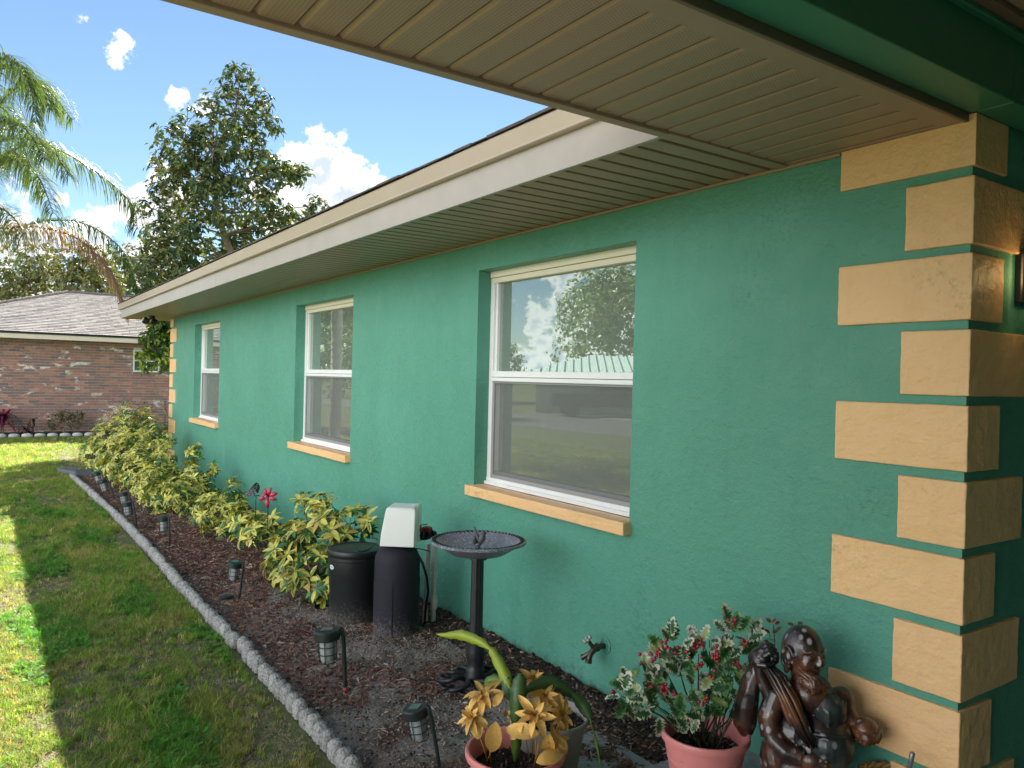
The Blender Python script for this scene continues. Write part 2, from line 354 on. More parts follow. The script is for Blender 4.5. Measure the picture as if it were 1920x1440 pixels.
# planting bed: a real heaped surface
def bedz(x, y):
    return max(-.056, -.036 + .016*fbm(x, y, 2.0) + .012*fbm(x, y, 9) + .006*fbm(x+5, y, 30) + .02*math.exp(-((y+.05)/.12)**2))
xs = list(np.arange(-12.6, -5, .05)) + list(np.arange(-5, -.9, .018)); ys = list(np.arange(-1.36, .0, .022)) + [.02]
vs = []; fs = []
for x in xs:
    for y in ys:
        z = bedz(x, y)
        vs.append((x, y, z))
ny = len(ys)
for i in range(len(xs)-1):
    for j in range(ny-1): fs.append((i*ny+j, (i+1)*ny+j, (i+1)*ny+j+1, i*ny+j+1))
def bed_mat():
    m = bpy.data.materials.new('mulch_and_sand'); m.use_nodes = True; t = m.node_tree; t.nodes.clear()
    out = N(t, 'ShaderNodeOutputMaterial'); p = N(t, 'ShaderNodeBsdfPrincipled'); p.inputs['Roughness'].default_value = .95; L(t, p.outputs[0], out.inputs[0])
    geo = N(t, 'ShaderNodeNewGeometry'); sx = N(t, 'ShaderNodeSeparateXYZ'); L(t, geo.outputs['Position'], sx.inputs[0])
    def noise(sc, det=6, r=.65):
        n = N(t, 'ShaderNodeTexNoise'); n.inputs['Scale'].default_value = sc; n.inputs['Detail'].default_value = det; n.inputs['Roughness'].default_value = r; L(t, geo.outputs['Position'], n.inputs['Vector']); return n.outputs['Fac']
    def mth(op, a, b):
        n = N(t, 'ShaderNodeMath', operation=op)
        for i, v in enumerate((a, b)):
            if hasattr(v, 'links'): L(t, v, n.inputs[i])
            else: n.inputs[i].default_value = v
        return n.outputs[0]
    def rng(v, a, b, c=0., d=1.):
        r = N(t, 'ShaderNodeMapRange'); r.interpolation_type = 'SMOOTHSTEP'; L(t, v, r.inputs[0]); r.inputs[1].default_value = a; r.inputs[2].default_value = b; r.inputs[3].default_value = c; r.inputs[4].default_value = d; return r.outputs[0]
    # grey sand is exposed between the shrubs and the birdbath
    a = mth('MULTIPLY', rng(sx.outputs[0], -4.9, -4.2), rng(sx.outputs[0], -1.25, -1.7))
    sand = rng(mth('ADD', mth('MULTIPLY', a, .22), noise(2.6, 6, .6)), .60, .78)
    c1 = N(t, 'ShaderNodeValToRGB'); L(t, noise(45, 6, .8), c1.inputs[0]); e = c1.color_ramp.elements; e[0].position = .3; e[0].color = (.028, .015, .010, 1); e[1].position = .75; e[1].color = (.19, .10, .07, 1)
    c2 = N(t, 'ShaderNodeValToRGB'); L(t, noise(60, 6, .8), c2.inputs[0]); e = c2.color_ramp.elements; e[0].position = .3; e[0].color = (.12, .10, .085, 1); e[1].position = .72; e[1].color = (.40, .355, .305, 1)
    x = N(t, 'ShaderNodeMixRGB'); L(t, sand, x.inputs[0]); L(t, c1.outputs[0], x.inputs[1]); L(t, c2.outputs[0], x.inputs[2])
    # soil colour goes darker towards the foot of the wall
    foot_soil = rng(mth('ADD', sx.outputs[1], mth('MULTIPLY', noise(6), .3)), -.12, .05, 0, .8)
    y = N(t, 'ShaderNodeMixRGB'); L(t, foot_soil, y.inputs[0]); L(t, x.outputs[0], y.inputs[1]); y.inputs[2].default_value = (.018, .014, .013, 1)
    L(t, y.outputs[0], p.inputs['Base Color'])
    b = N(t, 'ShaderNodeBump'); b.inputs['Strength'].default_value = .9; b.inputs['Distance'].default_value = .012; L(t, noise(70, 5, .7), b.inputs['Height']); L(t, b.outputs[0], p.inputs['Normal'])
    return m
mb = MB(); mb.add(vs, fs); tag(mb.build('planting_bed', bed_mat(), smooth=True), kind='structure')

m_conc = mat('grey_concrete', (.27, .27, .27), .9, bump=((80, .4, .003),), cvar=.25, cscale=20, obj=False)
mb = MB(); mb.box(-.93, 2.59, -5.2, 2.6, -.3, .05); mb.build('porch_slab', m_conc, bevel=.008)['kind'] = 'structure'
# street and drive across the lawn
m_asph = mat('asphalt', (.17, .165, .16), .9, bump=((150, .4, .003),), cvar=.2, cscale=3, obj=False)
mb = MB(); mb.add([(-90, -19, -.056), (60, -19, -.056), (60, -12.5, -.056), (-90, -12.5, -.056)], [(0, 1, 2, 3)]); mb.build('road', m_asph)['kind'] = 'structure'
mb = MB(); mb.add([(-27.5, -25, -.052), (-21.5, -25, -.052), (-21.5, -19, -.052), (-27.5, -19, -.052)], [(0, 1, 2, 3)]); mb.build('driveway', m_conc)['kind'] = 'structure'

# ---------------------------------------------------------------- the green house
SOF = 2.40; XE = -12.52; XOV = -13.22; OV = .665; PE = -.70
house = thing('house', (-6, 4, -.06), 'long single storey house painted green with peach corner blocks', 'house')
WZ0, WZ1 = -.2, 2.5
wins = [(-2.978, -1.543), (-6.415, -4.98), (-10.822, -9.387)]
ZS, ZT = .862, 2.222
mb = MB()
edges = [XE] + sorted([w for q in wins for w in q]) + [0.]
for i in range(0, len(edges)-1, 2): mb.box(edges[i], edges[i+1], 0, .22, WZ0, WZ1)
for a, b in wins: mb.box(a, b, 0, .22, WZ0, ZS-.065); mb.box(a, b, 0, .22, ZT, WZ1)
mb.box(-.22, 0, .22, 2.6, WZ0, 2.62)                    # return wall beside the porch
mb.box(XE, XE+.22, .22, 8, WZ0, WZ1); mb.box(XE+.22, 4.2, 7.8, 8, WZ0, WZ1)
mb.box(0, 4.2, 2.6, 2.8, WZ0, 2.62); mb.box(4.2, 4.4, 2.6, 8, WZ0, 2.62); mb.box(2.6, 2.8, -7., 2.6, WZ0, 2.62)  # last box: unseen side wall added to keep light off the corner blocks
mb.build('wall', m_green, house)

ptex = bpy.data.textures.new('plaster_lumps', 'CLOUDS'); ptex.noise_scale = .045; ptex.noise_depth = 3
def lumpy(o, lv=4, st=.006):
    a = o.modifiers.new('dense', 'SUBSURF'); a.subdivision_type = 'SIMPLE'; a.levels = a.render_levels = lv
    b = o.modifiers.new('lumps', 'DISPLACE'); b.texture = ptex; b.strength = st; b.mid_level = .5; b.texture_coords = 'GLOBAL'
P = .245; H = .2132; Z2 = 2.221
def quoin(x0, x1, y0, y1, z0, z1, seed):
    rnd = random.Random(seed); mb = MB(); j = lambda: rnd.uniform(-.003, .003)
    mb.box(x0+j(), x1, y0, y1+j(), z0+j(), z1+j())
    return mb.build('quoin_block', m_peach, house, bevel=.004)
for k in range(1, 12):
    z1 = Z2-(k-2)*P; z0 = z1-H
    if k == 1: z1 = 2.398
    if z1 < 0: break
    z0 = max(z0, -.04)
    lw, ls = (.452, .202) if k % 2 else (.211, .382)
    # an L of plaster wrapped round the corner, 14 mm proud
    rnd = random.Random(k); j = lambda: rnd.uniform(-.003, .003); mb = MB(); t_ = .014
    zt = 2.418 if k == 1 else z1
    x0 = -lw+j(); y1 = ls+j(); za = z0+j(); 
    outl = [(x0, 0.002), (x0, -t_), (t_, -t_), (t_, y1), (-.002, y1), (-.002, .002)]
    if k == 1:   # trimmed below the soffit trim on the wall side
        mb.box(x0, -.03, -t_, .002, za, 2.3975)
        mb.box(-.03, t_, -t_, .002, za, zt); mb.box(-.002, t_, .002, y1, za, zt)
    else:
        vs = [(x, y, za) for x, y in outl] + [(x, y, z1) for x, y in outl]
        n = 6; mb.add(vs, [tuple(range(n-1, -1, -1)), tuple(range(n, 2*n))] + [(i, (i+1) % n, n+(i+1) % n, n+i) for i in range(n)])
    o = mb.build('quoin_block', m_peach, house, bevel=0 if k == 1 else .004)
    if k > 1: lumpy(o)
for k in range(1, 11):
    z1 = min(Z2-(k-2)*P, 2.384); z0 = max(Z2-(k-2)*P-H, -.04)
    lw, ls = (.211, .40) if k % 2 else (.44, .20)
    mb = MB(); n = 6; t_ = .014; outl = [(XE+lw, .002), (XE+lw, -t_), (XE-t_, -t_), (XE-t_, ls), (XE+.002, ls), (XE+.002, .002)][::-1]
    vs = [(x, y, z0) for x, y in outl] + [(x, y, z1) for x, y in outl]
    mb.add(vs, [tuple(range(n-1, -1, -1)), tuple(range(n, 2*n))] + [(i, (i+1) % n, n+(i+1) % n, n+i) for i in range(n)])
    mb.build('quoin_block', m_peach, house, bevel=.004)

# windows: recessed double hung units
FY = .095
wpartsrc = None
for wi, (a, b) in enumerate(wins):
    w = bpy.data.objects.new('window', None); COL.objects.link(w); w.parent = house; w.location = Vector((a, FY, ZS)) - house.location
    fw = .042; mr = 1.555   # meeting rail centre
    mb = MB()
    mb.box(a, a+fw, FY, FY+.07, ZS, ZT-.075); mb.box(b-fw, b, FY, FY+.07, ZS, ZT-.075)
    mb.box(a, b, FY-.004, FY+.07, ZS-.0, ZS+.045); mb.box(a+.0, b, FY-.02, FY-.004, ZS, ZS+.022)
    mb.box(a+fw, a+fw+.022, FY+.014, FY+.06, ZS+.045, ZT-.075); mb.box(b-fw-.022, b-fw, FY+.014, FY+.06, ZS+.045, ZT-.075)
    mb.build('window_frame', m_white, w, bevel=.003)
    mb = MB(); mb.box(a, b, FY-.006, FY+.07, ZT-.04, ZT); mb.box(a, b, FY, FY+.07, ZT-.075, ZT-.043)
    mb.build('head_frame', m_cream, w, bevel=.002)
    mb = MB(); mb.box(a+fw, b-fw, FY-.004, FY+.05, mr-.006, mr+.030); mb.box(a+fw, b-fw, FY-.012, FY+.05, mr-.034, mr-.009)
    mb.build('meeting_rail', m_white, w, bevel=.003)
    mb = MB(); mb.box(a+fw+.022, b-fw-.022, FY+.034, FY+.040, mr+.03, ZT-.075); mb.build('upper_pane', m_pane, w)
    mb = MB(); mb.box(a+fw+.022, b-fw-.022, FY+.046, FY+.052, ZS+.09, mr-.034); mb.build('lower_pane', m_pane, w)
    mb = MB()
    mb.box(a+fw, a+fw+.024, FY+.002, FY+.0135, ZS+.045, mr-.034); mb.box(b-fw-.024, b-fw, FY+.002, FY+.0135, ZS+.045, mr-.034)
    mb.box(a+fw+.024, b-fw-.024, FY+.002, FY+.0135, ZS+.045, ZS+.068); mb.box(a+fw+.022, b-fw-.022, FY+.02, FY+.05, ZS+.045, ZS+.088)
    mb.box(a+fw+.024, b-fw-.024, FY+.002, FY+.0135, mr-.046, mr-.0345)
    mb.build('screen_frame', m_greyf, w, bevel=.0015)
    mb = MB(); mb.add([(a+fw+.024, FY+.008, ZS+.068), (b-fw-.024, FY+.008, ZS+.068), (b-fw-.024, FY+.008, mr-.046), (a+fw+.024, FY+.008, mr-.046)], [(0, 1, 2, 3)])
    mb.build('insect_screen', m_screen, w)
    # the dim room behind the glass
    mb = MB(); x0, x1, y0, y1, z0, z1 = a-.3, b+.3, FY+.13, 2.2, .3, 2.38
    c = [(x, y, z) for z in (z0, z1) for y in (y0, y1) for x in (x0, x1)]
    mb.add(c, [(0, 1, 3, 2), (4, 6, 7, 5), (2, 3, 7, 6), (0, 2, 6, 4), (1, 5, 7, 3)])
    mb.build('room', m_room, w)
    mb = MB()
    # plaster sill with rough hand finished edge
    x0, x1 = a-.03, b+.012
    mb.box(x0, x1, -.052, FY-.02, ZS-.066, ZS-.001)
    lumpy(mb.build('sill', m_peach, w, bevel=.006), 4, .007)

# soffits: individual vinyl strips with a rounded groove between them
def vinyl_perf():
    m = bpy.data.materials.new('tan_vinyl_perforated'); m.use_nodes = True; t = m.node_tree; t.nodes.clear()
    out = N(t, 'ShaderNodeOutputMaterial'); p = N(t, 'ShaderNodeBsdfPrincipled'); p.inputs['Roughness'].default_value = .42; L(t, p.outputs[0], out.inputs[0])
    tcx = N(t, 'ShaderNodeTexCoord'); sx = N(t, 'ShaderNodeSeparateXYZ'); L(t, tcx.outputs['Object'], sx.inputs[0])
    def mth(op, *a):
        n = N(t, 'ShaderNodeMath', operation=op)
        for i, v in enumerate(a):
            if hasattr(v, 'links'): L(t, v, n.inputs[i])
            else: n.inputs[i].default_value = v
        return n.outputs[0]
    q = .0100
    u = mth('DIVIDE', sx.outputs[0], q); v = mth('DIVIDE', sx.outputs[1], q)
    row = mth('FLOOR', v); u2 = mth('ADD', u, mth('MULTIPLY', mth('FLOORED_MODULO', row, 2.), .5))
    fu = mth('SUBTRACT', mth('FRACT', u2), .5); fv = mth('SUBTRACT', mth('FRACT', v), .5)
    d = mth('SQRT', mth('ADD', mth('MULTIPLY', fu, fu), mth('MULTIPLY', fv, fv)))
    hole = mth('LESS_THAN', d, .16)
    band = mth('MULTIPLY', mth('GREATER_THAN', sx.outputs[1], .010), mth('LESS_THAN', sx.outputs[1], .080))
    hole = mth('MULTIPLY', hole, band)
    x = N(t, 'ShaderNodeMixRGB'); L(t, hole, x.inputs[0]); x.inputs[1].default_value = (.38, .258, .168, 1); x.inputs[2].default_value = (.05, .038, .026, 1); L(t, x.outputs[0], p.inputs['Base Color'])
    return m
m_perf = vinyl_perf(); m_ribshade = mat('painted_rib_shade', (.10, .07, .045), .6)  # second colour is painted shade beside each soffit rib
PW = .1072
def strip_mesh(name, length, m, along='x'):
    """one strip: flat face then a raised rounded groove; local x = length, y = across"""
    prof = [(0, 0), (.0870, 0), (.0873, .0080), (.0880, .0140), (.0893, .0155), (.0905, .0152), (.0955, .0102), (.1010, .0048), (.1060, 0), (PW, 0)]
    mb = MB(); n = len(prof)
    vs = [(0, y, z) for y, z in prof] + [(length, y, z) for y, z in prof]
    fs = [(i, i+1, n+i+1, n+i) for i in range(n-1)]
    if along == 'y': vs = [(y, -x, z) for x, y, z in vs]
    mb.add(vs, fs)
    rib_shade = [(.0835, -.0008), (.0868, -.0008)]; vs = [(x_, y_, z_) for x_ in (0, length) for y_, z_ in rib_shade]  # thin dark strip painted in for the shade of the steep rib wall
    if along == 'y': vs = [(y_, -x_, z_) for x_, y_, z_ in vs]
    mb.mi = 1; mb.add(vs, [(0, 1, 3, 2)]); me = mb.mesh(name, (m, m_ribshade), smooth=True); sharp(me, 28); return me
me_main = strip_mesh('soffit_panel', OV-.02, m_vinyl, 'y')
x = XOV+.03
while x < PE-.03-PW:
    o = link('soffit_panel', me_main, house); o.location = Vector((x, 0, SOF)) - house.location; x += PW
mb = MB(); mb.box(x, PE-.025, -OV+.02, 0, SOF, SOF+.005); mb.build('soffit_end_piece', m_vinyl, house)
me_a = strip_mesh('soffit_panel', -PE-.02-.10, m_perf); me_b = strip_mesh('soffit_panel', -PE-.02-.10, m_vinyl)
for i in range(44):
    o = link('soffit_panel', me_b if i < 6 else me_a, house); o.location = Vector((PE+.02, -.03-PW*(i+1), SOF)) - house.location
mb = MB(); mb.box(-.10, -.022, -4.75, 0, SOF-.001, SOF+.006); mb.build('soffit_channel', m_vinyl, house, bevel=.002)
m_trimd = mat('dark_brown_trim', (.17, .115, .07), .45)  # the trim itself is dark brown
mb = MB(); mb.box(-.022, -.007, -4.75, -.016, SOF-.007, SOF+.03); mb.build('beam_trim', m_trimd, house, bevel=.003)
mb = MB(); mb.box(PE-.022, PE+.02, -4.75, -OV-.003, SOF-.012, SOF+.16); mb.build('porch_fascia', m_vinyl, house, bevel=.003)
mb = MB(); mb.box(PE-.022, PE+.02, -OV-.002, -.014, SOF-.008, SOF+.004); mb.build('joint_channel', m_vinyl, house, bevel=.002)
mb = MB(); mb.box(PE-.050, PE-.0225, -4.75, -OV-.12, SOF+.13, SOF+.22); mb.build('porch_drip_edge', m_drip, house, bevel=.002)
mb = MB(); mb.box(XE-.02, -.46, -.016, -.001, SOF-.014, SOF-.001); mb.build('wall_trim', m_vinyl, house, bevel=.003)
mb = MB(); mb.box(-.70, -.023, -.034, -.0, SOF-.0012, SOF+.0075); mb.build('soffit_filler', m_vinyl, house)
# beam between the porch bays, smooth painted
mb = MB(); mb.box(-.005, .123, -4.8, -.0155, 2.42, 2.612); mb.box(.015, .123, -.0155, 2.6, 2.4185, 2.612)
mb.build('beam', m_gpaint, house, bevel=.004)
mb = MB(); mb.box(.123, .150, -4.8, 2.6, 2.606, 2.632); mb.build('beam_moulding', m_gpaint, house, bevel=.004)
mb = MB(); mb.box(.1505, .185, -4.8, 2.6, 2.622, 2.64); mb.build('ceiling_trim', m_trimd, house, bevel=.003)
me_c = strip_mesh('ceiling_panel', 2.42, m_vinyl)
for i in range(69):
    o = link('ceiling_panel', me_c, house); o.location = Vector((.16, 2.58-PW*(i+1), 2.645)) - house.location
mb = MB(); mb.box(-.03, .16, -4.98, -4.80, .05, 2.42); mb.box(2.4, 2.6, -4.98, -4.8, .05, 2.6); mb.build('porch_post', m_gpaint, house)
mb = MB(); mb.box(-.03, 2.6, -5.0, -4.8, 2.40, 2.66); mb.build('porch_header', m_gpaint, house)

# fascia boards in overlapping lengths, drip edge above
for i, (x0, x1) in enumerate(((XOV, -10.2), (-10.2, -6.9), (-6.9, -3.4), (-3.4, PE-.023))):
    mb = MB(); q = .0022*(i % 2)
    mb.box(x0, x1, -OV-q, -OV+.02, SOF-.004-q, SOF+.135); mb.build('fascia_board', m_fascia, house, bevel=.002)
mb = MB()
# outward kicked profile of the drip edge
pr = [(-.645, 2.535), (-.692, 2.535), (-.700, 2.540), (-.697, 2.552), (-.712, 2.622), (-.706, 2.630), (-.645, 2.632)]
n = len(pr); X0, X1 = XOV-.02, PE-.06
mb.add([(X0, y, z) for y, z in pr] + [(X1, y, z) for y, z in pr], [tuple(range(n)), tuple(range(2*n-1, n-1, -1))] + [((i+1) % n, i, n+i, n+(i+1) % n) for i in range(n)])
mb.build('drip_edge', m_drip, house)
mb = MB(); mb.box(XOV-.02, XOV+.03, -.645, 8.4, SOF-.004, 2.63); mb.build('end_fascia', m_fascia, house)
mb = MB(); mb.box(XOV+.03, XE, 0, 8.4, SOF+.001, SOF+.006); mb.build('end_soffit', m_vinyl, house)
# roof slabs (4 in 12), hipped at the far end
def slab(name, pts, th, m, parent, **k):
    mb = MB(); n = len(pts); mb.add([Vector(p) for p in pts] + [Vector(p)-Vector((0, 0, th)) for p in pts], [tuple(range(n)), tuple(range(2*n-1, n-1, -1))] + [((i+1) % n, i, n+i, n+(i+1) % n) for i in range(n)])
    return mb.build(name, m, parent, **k)
sl_ = 1/3; ey = -.70; ez = 2.633; RY = 4; rz_ = ez+(RY-ey)*sl_; RX = XOV-.03+(RY-ey)
slab('roof', [(XOV-.03, ey, ez), (4.5, ey, ez), (4.5, RY, rz_), (RX, RY, rz_)], .02, m_roofing, house)
slab('roof', [(XOV-.03, 8.7, ez), (XOV-.03, ey, ez), (RX, RY, rz_)], .02, m_roofing, house)
slab('roof', [(4.5, 8.7, ez), (XOV-.03, 8.7, ez), (RX, RY, rz_), (4.5, RY, rz_)], .02, m_roofing, house)
slab('roof', [(PE-.05, -5.2, ez+.0), (2, -5.2, ez+.8), (2, 2, ez+.8), (PE-.05, 2., ez+.02)], .02, m_roofing, house)
slab('roof', [(2, -5.2, ez+.8), (4.6, -5.2, ez), (4.6, 2, ez), (2, 2, ez+.8)], .02, m_roofing, house)
x = XOV-.03
while x < PE-.3:
    wdt = random.uniform(.14, .32); q = random.choice((0, .006, .011)); mb = MB()
    T = Matrix.Translation((x, ey-.02-random.uniform(0, .01), ez-.001)) @ Matrix.Rotation(math.atan(sl_), 4, 'X')
    mb.box(0, wdt-.004, 0, .3, 0, .004+q*.6, T); mb.build('shingle', m_roofing, house); x += wdt
# a black flood light hangs under the far end of the soffit
m_blk = mat('black_plastic', (.014, .015, .017), .42, bump=((60, .1, .001),), spec=.5)
m_lens = mat('pale_lamp_lens', (.65, .65, .62), .2)
p0 = at(285, 604, 'y', -.36)
fl = thing('flood_light', (p0.x, p0.y, SOF), 'small black twin head flood light hanging under the far end of the eave', 'light')
mb = MB(); mb.lathe([(.045, SOF), (.045, SOF-.03), (.02, SOF-.04)], 16, (p0.x, p0.y, 0)); mb.build('mount', m_blk, fl, smooth=True, angle=40)
for s in (-1, 1):
    c = Vector((p0.x+s*.06, p0.y-.07*s-.03, SOF-.085)); T = Matrix.Rotation(math.radians(65), 4, 'X') @ Matrix.Rotation(.5*s, 4, 'Z')
    mb = MB(); mb.lathe([(.02, -.05), (.045, -.04), (.055, .04), (.052, .045)], 16, c, T); mb.tube([(p0.x, p0.y, SOF-.035), c], .012, 6)
    hd = mb.build('lamp_head', m_blk, fl, smooth=True, angle=40)
    mb = MB(); mb.lathe([(.047, .0455), (.03, .052), (0, .054)], 16, c, T); o = mb.build('lens', m_lens, hd, smooth=True)
# wall lantern on the porch side wall (lit)
pl0 = Vector((.0, .335, 1.925)); lan = thing('wall_lantern', pl0, 'black box wall lantern glowing warm beside the corner blocks', 'light')
mb = MB(); mb.box(.001, .02, .31, .46, 1.84, 2.01); mb.build('back_plate', m_blk, lan, bevel=.003)
mb = MB(); mb.box(.03, .15, .30, .312, 1.835, 2.015); mb.box(.03, .15, .458, .47, 1.835, 2.015); mb.box(.02, .15, .30, .47, 2.003, 2.015)
mb.build('shade', m_blk, lan, bevel=.002)
m_bulb = mat('lit_bulb', (1, .8, .5), .4, emit=((1, .66, .28), 5))
mb = MB(); mb.lathe([(.0, 1.90), (.02, 1.905), (.024, 1.93), (.012, 1.965), (.012, 2.0)], 12, (.085, .385, 0)); mb.build('bulb', m_bulb, lan, smooth=True)
ll = bpy.data.lights.new('lantern_glow', 'POINT'); ll.energy = .09; ll.color = (1, .66, .28); ll.shadow_soft_size = .03
lo = bpy.data.objects.new('lantern_glow', ll); COL.objects.link(lo); lo.location = Vector((.085, .27, 1.93))-pl0; lo.parent = lan
# ---------------------------------------------------------------- concrete edging: a row of scalloped stones
m_stone = mat('pebbly_concrete', (.37, .36, .335), .9, bump=((45, .8, .012), (120, .9, .007)), cvar=.45, cscale=90, objrand=.16, dirt=((.07, .065, .06), 95, .50, .64), obj=False)
edge = thing('stone_edging', (-6.5, E0, -.055), 'long low border of grey scalloped concrete stones between lawn and mulch', 'garden edging')
def pebble_box(L_, D_, H_, seed):
    """rounded scallop block with lumpy sides"""
    rnd = random.Random(seed); mb = MB(); n = 9; m = 7; vs = []; fs = []
    for i in range(n):
        u = i/(n-1)*2-1
        for j in range(m):
            a = j/(m-1)*math.pi       # from front foot over the top to the back foot
            ex = (1-abs(u)**6)**.2
            y = -math.copysign(abs(math.cos(a))**.42, math.cos(a))*D_/2
            z = abs(math.sin(a))**.4*H_*(.50+.50*math.sqrt(max(0, 1-u*u)))
            q = .0030
            vs.append((u*L_/2 + rnd.uniform(-q, q)*.5, y*(.93+.07*ex)+rnd.uniform(-q, q), z+rnd.uniform(-q, q)))
    for i in range(n-1):
        for j in range(m-1): fs.append((i*m+j, i*m+j+1, (i+1)*m+j+1, (i+1)*m+j))
    fs.append(tuple(range(m-1, -1, -1))); fs.append(tuple((n-1)*m+j for j in range(m)))
    mb.add(vs, fs); return mb.mesh('edging_stone', m_stone, smooth=True)
emesh = [pebble_box(.081, .056, .082, i) for i in range(6)]
x = -1.0; k = 0
while x > -11.7:
    o = link('edging_stone', random.choice(emesh), edge)
    ey_ = E0 + .008*math.sin(x*1.7) - max(0, -8-x)*.03
    if -3.35 < x < -3.2: ey_ += .02
    o.location = Vector((x, ey_, -.06+random.uniform(-.004, .004) - (.012 if k % 7 == 6 else 0))) - edge.location
    o.rotation_euler = (random.uniform(-.04, .04), random.uniform(-.05, .05), random.uniform(-.05, .05)); k += 1
    x -= .0905 if k % 7 else .104
pb = thing('corner_pavers', at(140, 886, 'z', -.05), 'two flat dark grey slabs lying at the far end of the concrete border', 'pavers')
m_slate = mat('slate_grey_paver', (.10, .105, .12), .8, bump=((60, .4, .004),), cvar=.2, objrand=.2)
for i, (px, py, r_) in enumerate(((138, 884, .3), (157, 888, -.1))):
    q = at(px, py, 'z', -.03); mb = MB(); T = Matrix.Translation(q) @ Matrix.Rotation(r_, 4, 'Z'); mb.box(-.33, .33, -.11, .11, -.03, .03, T); mb.build('paver', m_slate, pb, bevel=.008)

# ---------------------------------------------------------------- scattered stuff by instancing
def gn_scatter(name, pts, rots, scls, idxs, coll, kind='stuff'):
    me = bpy.data.meshes.new(name); me.from_pydata([tuple(p) for p in pts], [], [])
    a = me.attributes.new('rot', 'FLOAT_VECTOR', 'POINT'); a.data.foreach_set('vector', np.array(rots, dtype=np.float32).ravel())
    a = me.attributes.new('scl', 'FLOAT_VECTOR', 'POINT'); a.data.foreach_set('vector', np.array(scls, dtype=np.float32).ravel())
    a = me.attributes.new('idx', 'INT', 'POINT'); a.data.foreach_set('value', np.array(idxs, dtype=np.int32))
    o = link(name, me); o['kind'] = kind
    g = bpy.data.node_groups.new(name, 'GeometryNodeTree'); g.interface.new_socket('Geometry', in_out='INPUT', socket_type='NodeSocketGeometry'); g.interface.new_socket('Geometry', in_out='OUTPUT', socket_type='NodeSocketGeometry')
    gi = g.nodes.new('NodeGroupInput'); go = g.nodes.new('NodeGroupOutput'); ip = g.nodes.new('GeometryNodeInstanceOnPoints'); ci = g.nodes.new('GeometryNodeCollectionInfo')
    ci.inputs['Collection'].default_value = coll; ci.inputs['Separate Children'].default_value = True; ci.inputs['Reset Children'].default_value = True
    g.links.new(gi.outputs[0], ip.inputs['Points']); g.links.new(ci.outputs[0], ip.inputs['Instance']); ip.inputs['Pick Instance'].default_value = True
    for nm, ty, sock in (('rot', 'FLOAT_VECTOR', 'Rotation'), ('scl', 'FLOAT_VECTOR', 'Scale'), ('idx', 'INT', 'Instance Index')):
        na = g.nodes.new('GeometryNodeInputNamedAttribute'); na.data_type = ty; na.inputs['Name'].default_value = nm
        out = [x for x in na.outputs if x.enabled and x.name == 'Attribute'][0]; g.links.new(out, ip.inputs[sock])
    g.links.new(ip.outputs[0], go.inputs[0]); md = o.modifiers.new('scatter', 'NODES'); md.node_group = g
    return o
def src_coll(name, meshes):
    c = bpy.data.collections.new(name)
    for i, me in enumerate(meshes):
        o = bpy.data.objects.new(f'{name}', me); c.objects.link(o)
    return c

def mm_(t, v):
    a = N(t, 'ShaderNodeMath', operation='MULTIPLY'); L(t, v, a.inputs[0]); a.inputs[1].default_value = 7.3; b = N(t, 'ShaderNodeMath', operation='FRACT'); L(t, a.outputs[0], b.inputs[0]); return b.outputs[0]
def grass_mat(name, c_g, c_y, c_d):
    m = bpy.data.materials.new(name); m.use_nodes = True; t = m.node_tree; t.nodes.clear()
    out = N(t, 'ShaderNodeOutputMaterial'); p = N(t, 'ShaderNodeBsdfPrincipled'); p.inputs['Roughness'].default_value = .55; p.inputs['Specular IOR Level'].default_value = .3
    geo = N(t, 'ShaderNodeNewGeometry')
    def noise(sc, det=3):
        n = N(t, 'ShaderNodeTexNoise'); n.inputs['Scale'].default_value = sc; n.inputs['Detail'].default_value = det; L(t, geo.outputs['Position'], n.inputs['Vector']); return n.outputs['Fac']
    def rng(v, a, b): 
        r = N(t, 'ShaderNodeMapRange'); r.interpolation_type = 'SMOOTHSTEP'; L(t, v, r.inputs[0]); r.inputs[1].default_value = a; r.inputs[2].default_value = b; return r.outputs[0]
    x = N(t, 'ShaderNodeMixRGB'); L(t, rng(noise(1.5, 5), .52, .74), x.inputs[0]); x.inputs[1].default_value = (*c_g, 1); x.inputs[2].default_value = (*c_y, 1)
    oi = N(t, 'ShaderNodeObjectInfo'); y = N(t, 'ShaderNodeMixRGB'); L(t, rng(oi.outputs['Random'], .74, .86), y.inputs[0]); L(t, x.outputs[0], y.inputs[1]); y.inputs[2].default_value = (*c_d, 1)
    rb_ = N(t, 'ShaderNodeMapRange'); rm = mm_(t, oi.outputs['Random']); L(t, rm, rb_.inputs[0]); rb_.inputs[3].default_value = .55; rb_.inputs[4].default_value = 1.5
    y2 = N(t, 'ShaderNodeVectorMath', operation='SCALE'); L(t, y.outputs[0], y2.inputs[0]); L(t, rb_.outputs[0], y2.inputs['Scale']); y = y2
    L(t, y.outputs[0], p.inputs['Base Color'])
    tr = N(t, 'ShaderNodeBsdfTranslucent'); g = N(t, 'ShaderNodeVectorMath', operation='MULTIPLY'); L(t, y.outputs[0], g.inputs[0]); g.inputs[1].default_value = (1.6, 1.5, .6); L(t, g.outputs[0], tr.inputs[0])
    ms = N(t, 'ShaderNodeMixShader'); ms.inputs[0].default_value = .45; L(t, p.outputs[0], ms.inputs[1]); L(t, tr.outputs[0], ms.inputs[2]); L(t, ms.outputs[0], out.inputs[0])
    return m
m_grass = grass_mat('lawn_blades', (.21, .335, .055), (.37, .37, .10), (.46, .38, .21))
m_weed = grass_mat('broad_weed_leaves', (.10, .29, .04), (.13, .31, .05), (.17, .27, .07))
m_thatch = mat('dry_thatch', (.36, .28, .17), .9, cvar=.3, cscale=30, objrand=.35, obj=False)
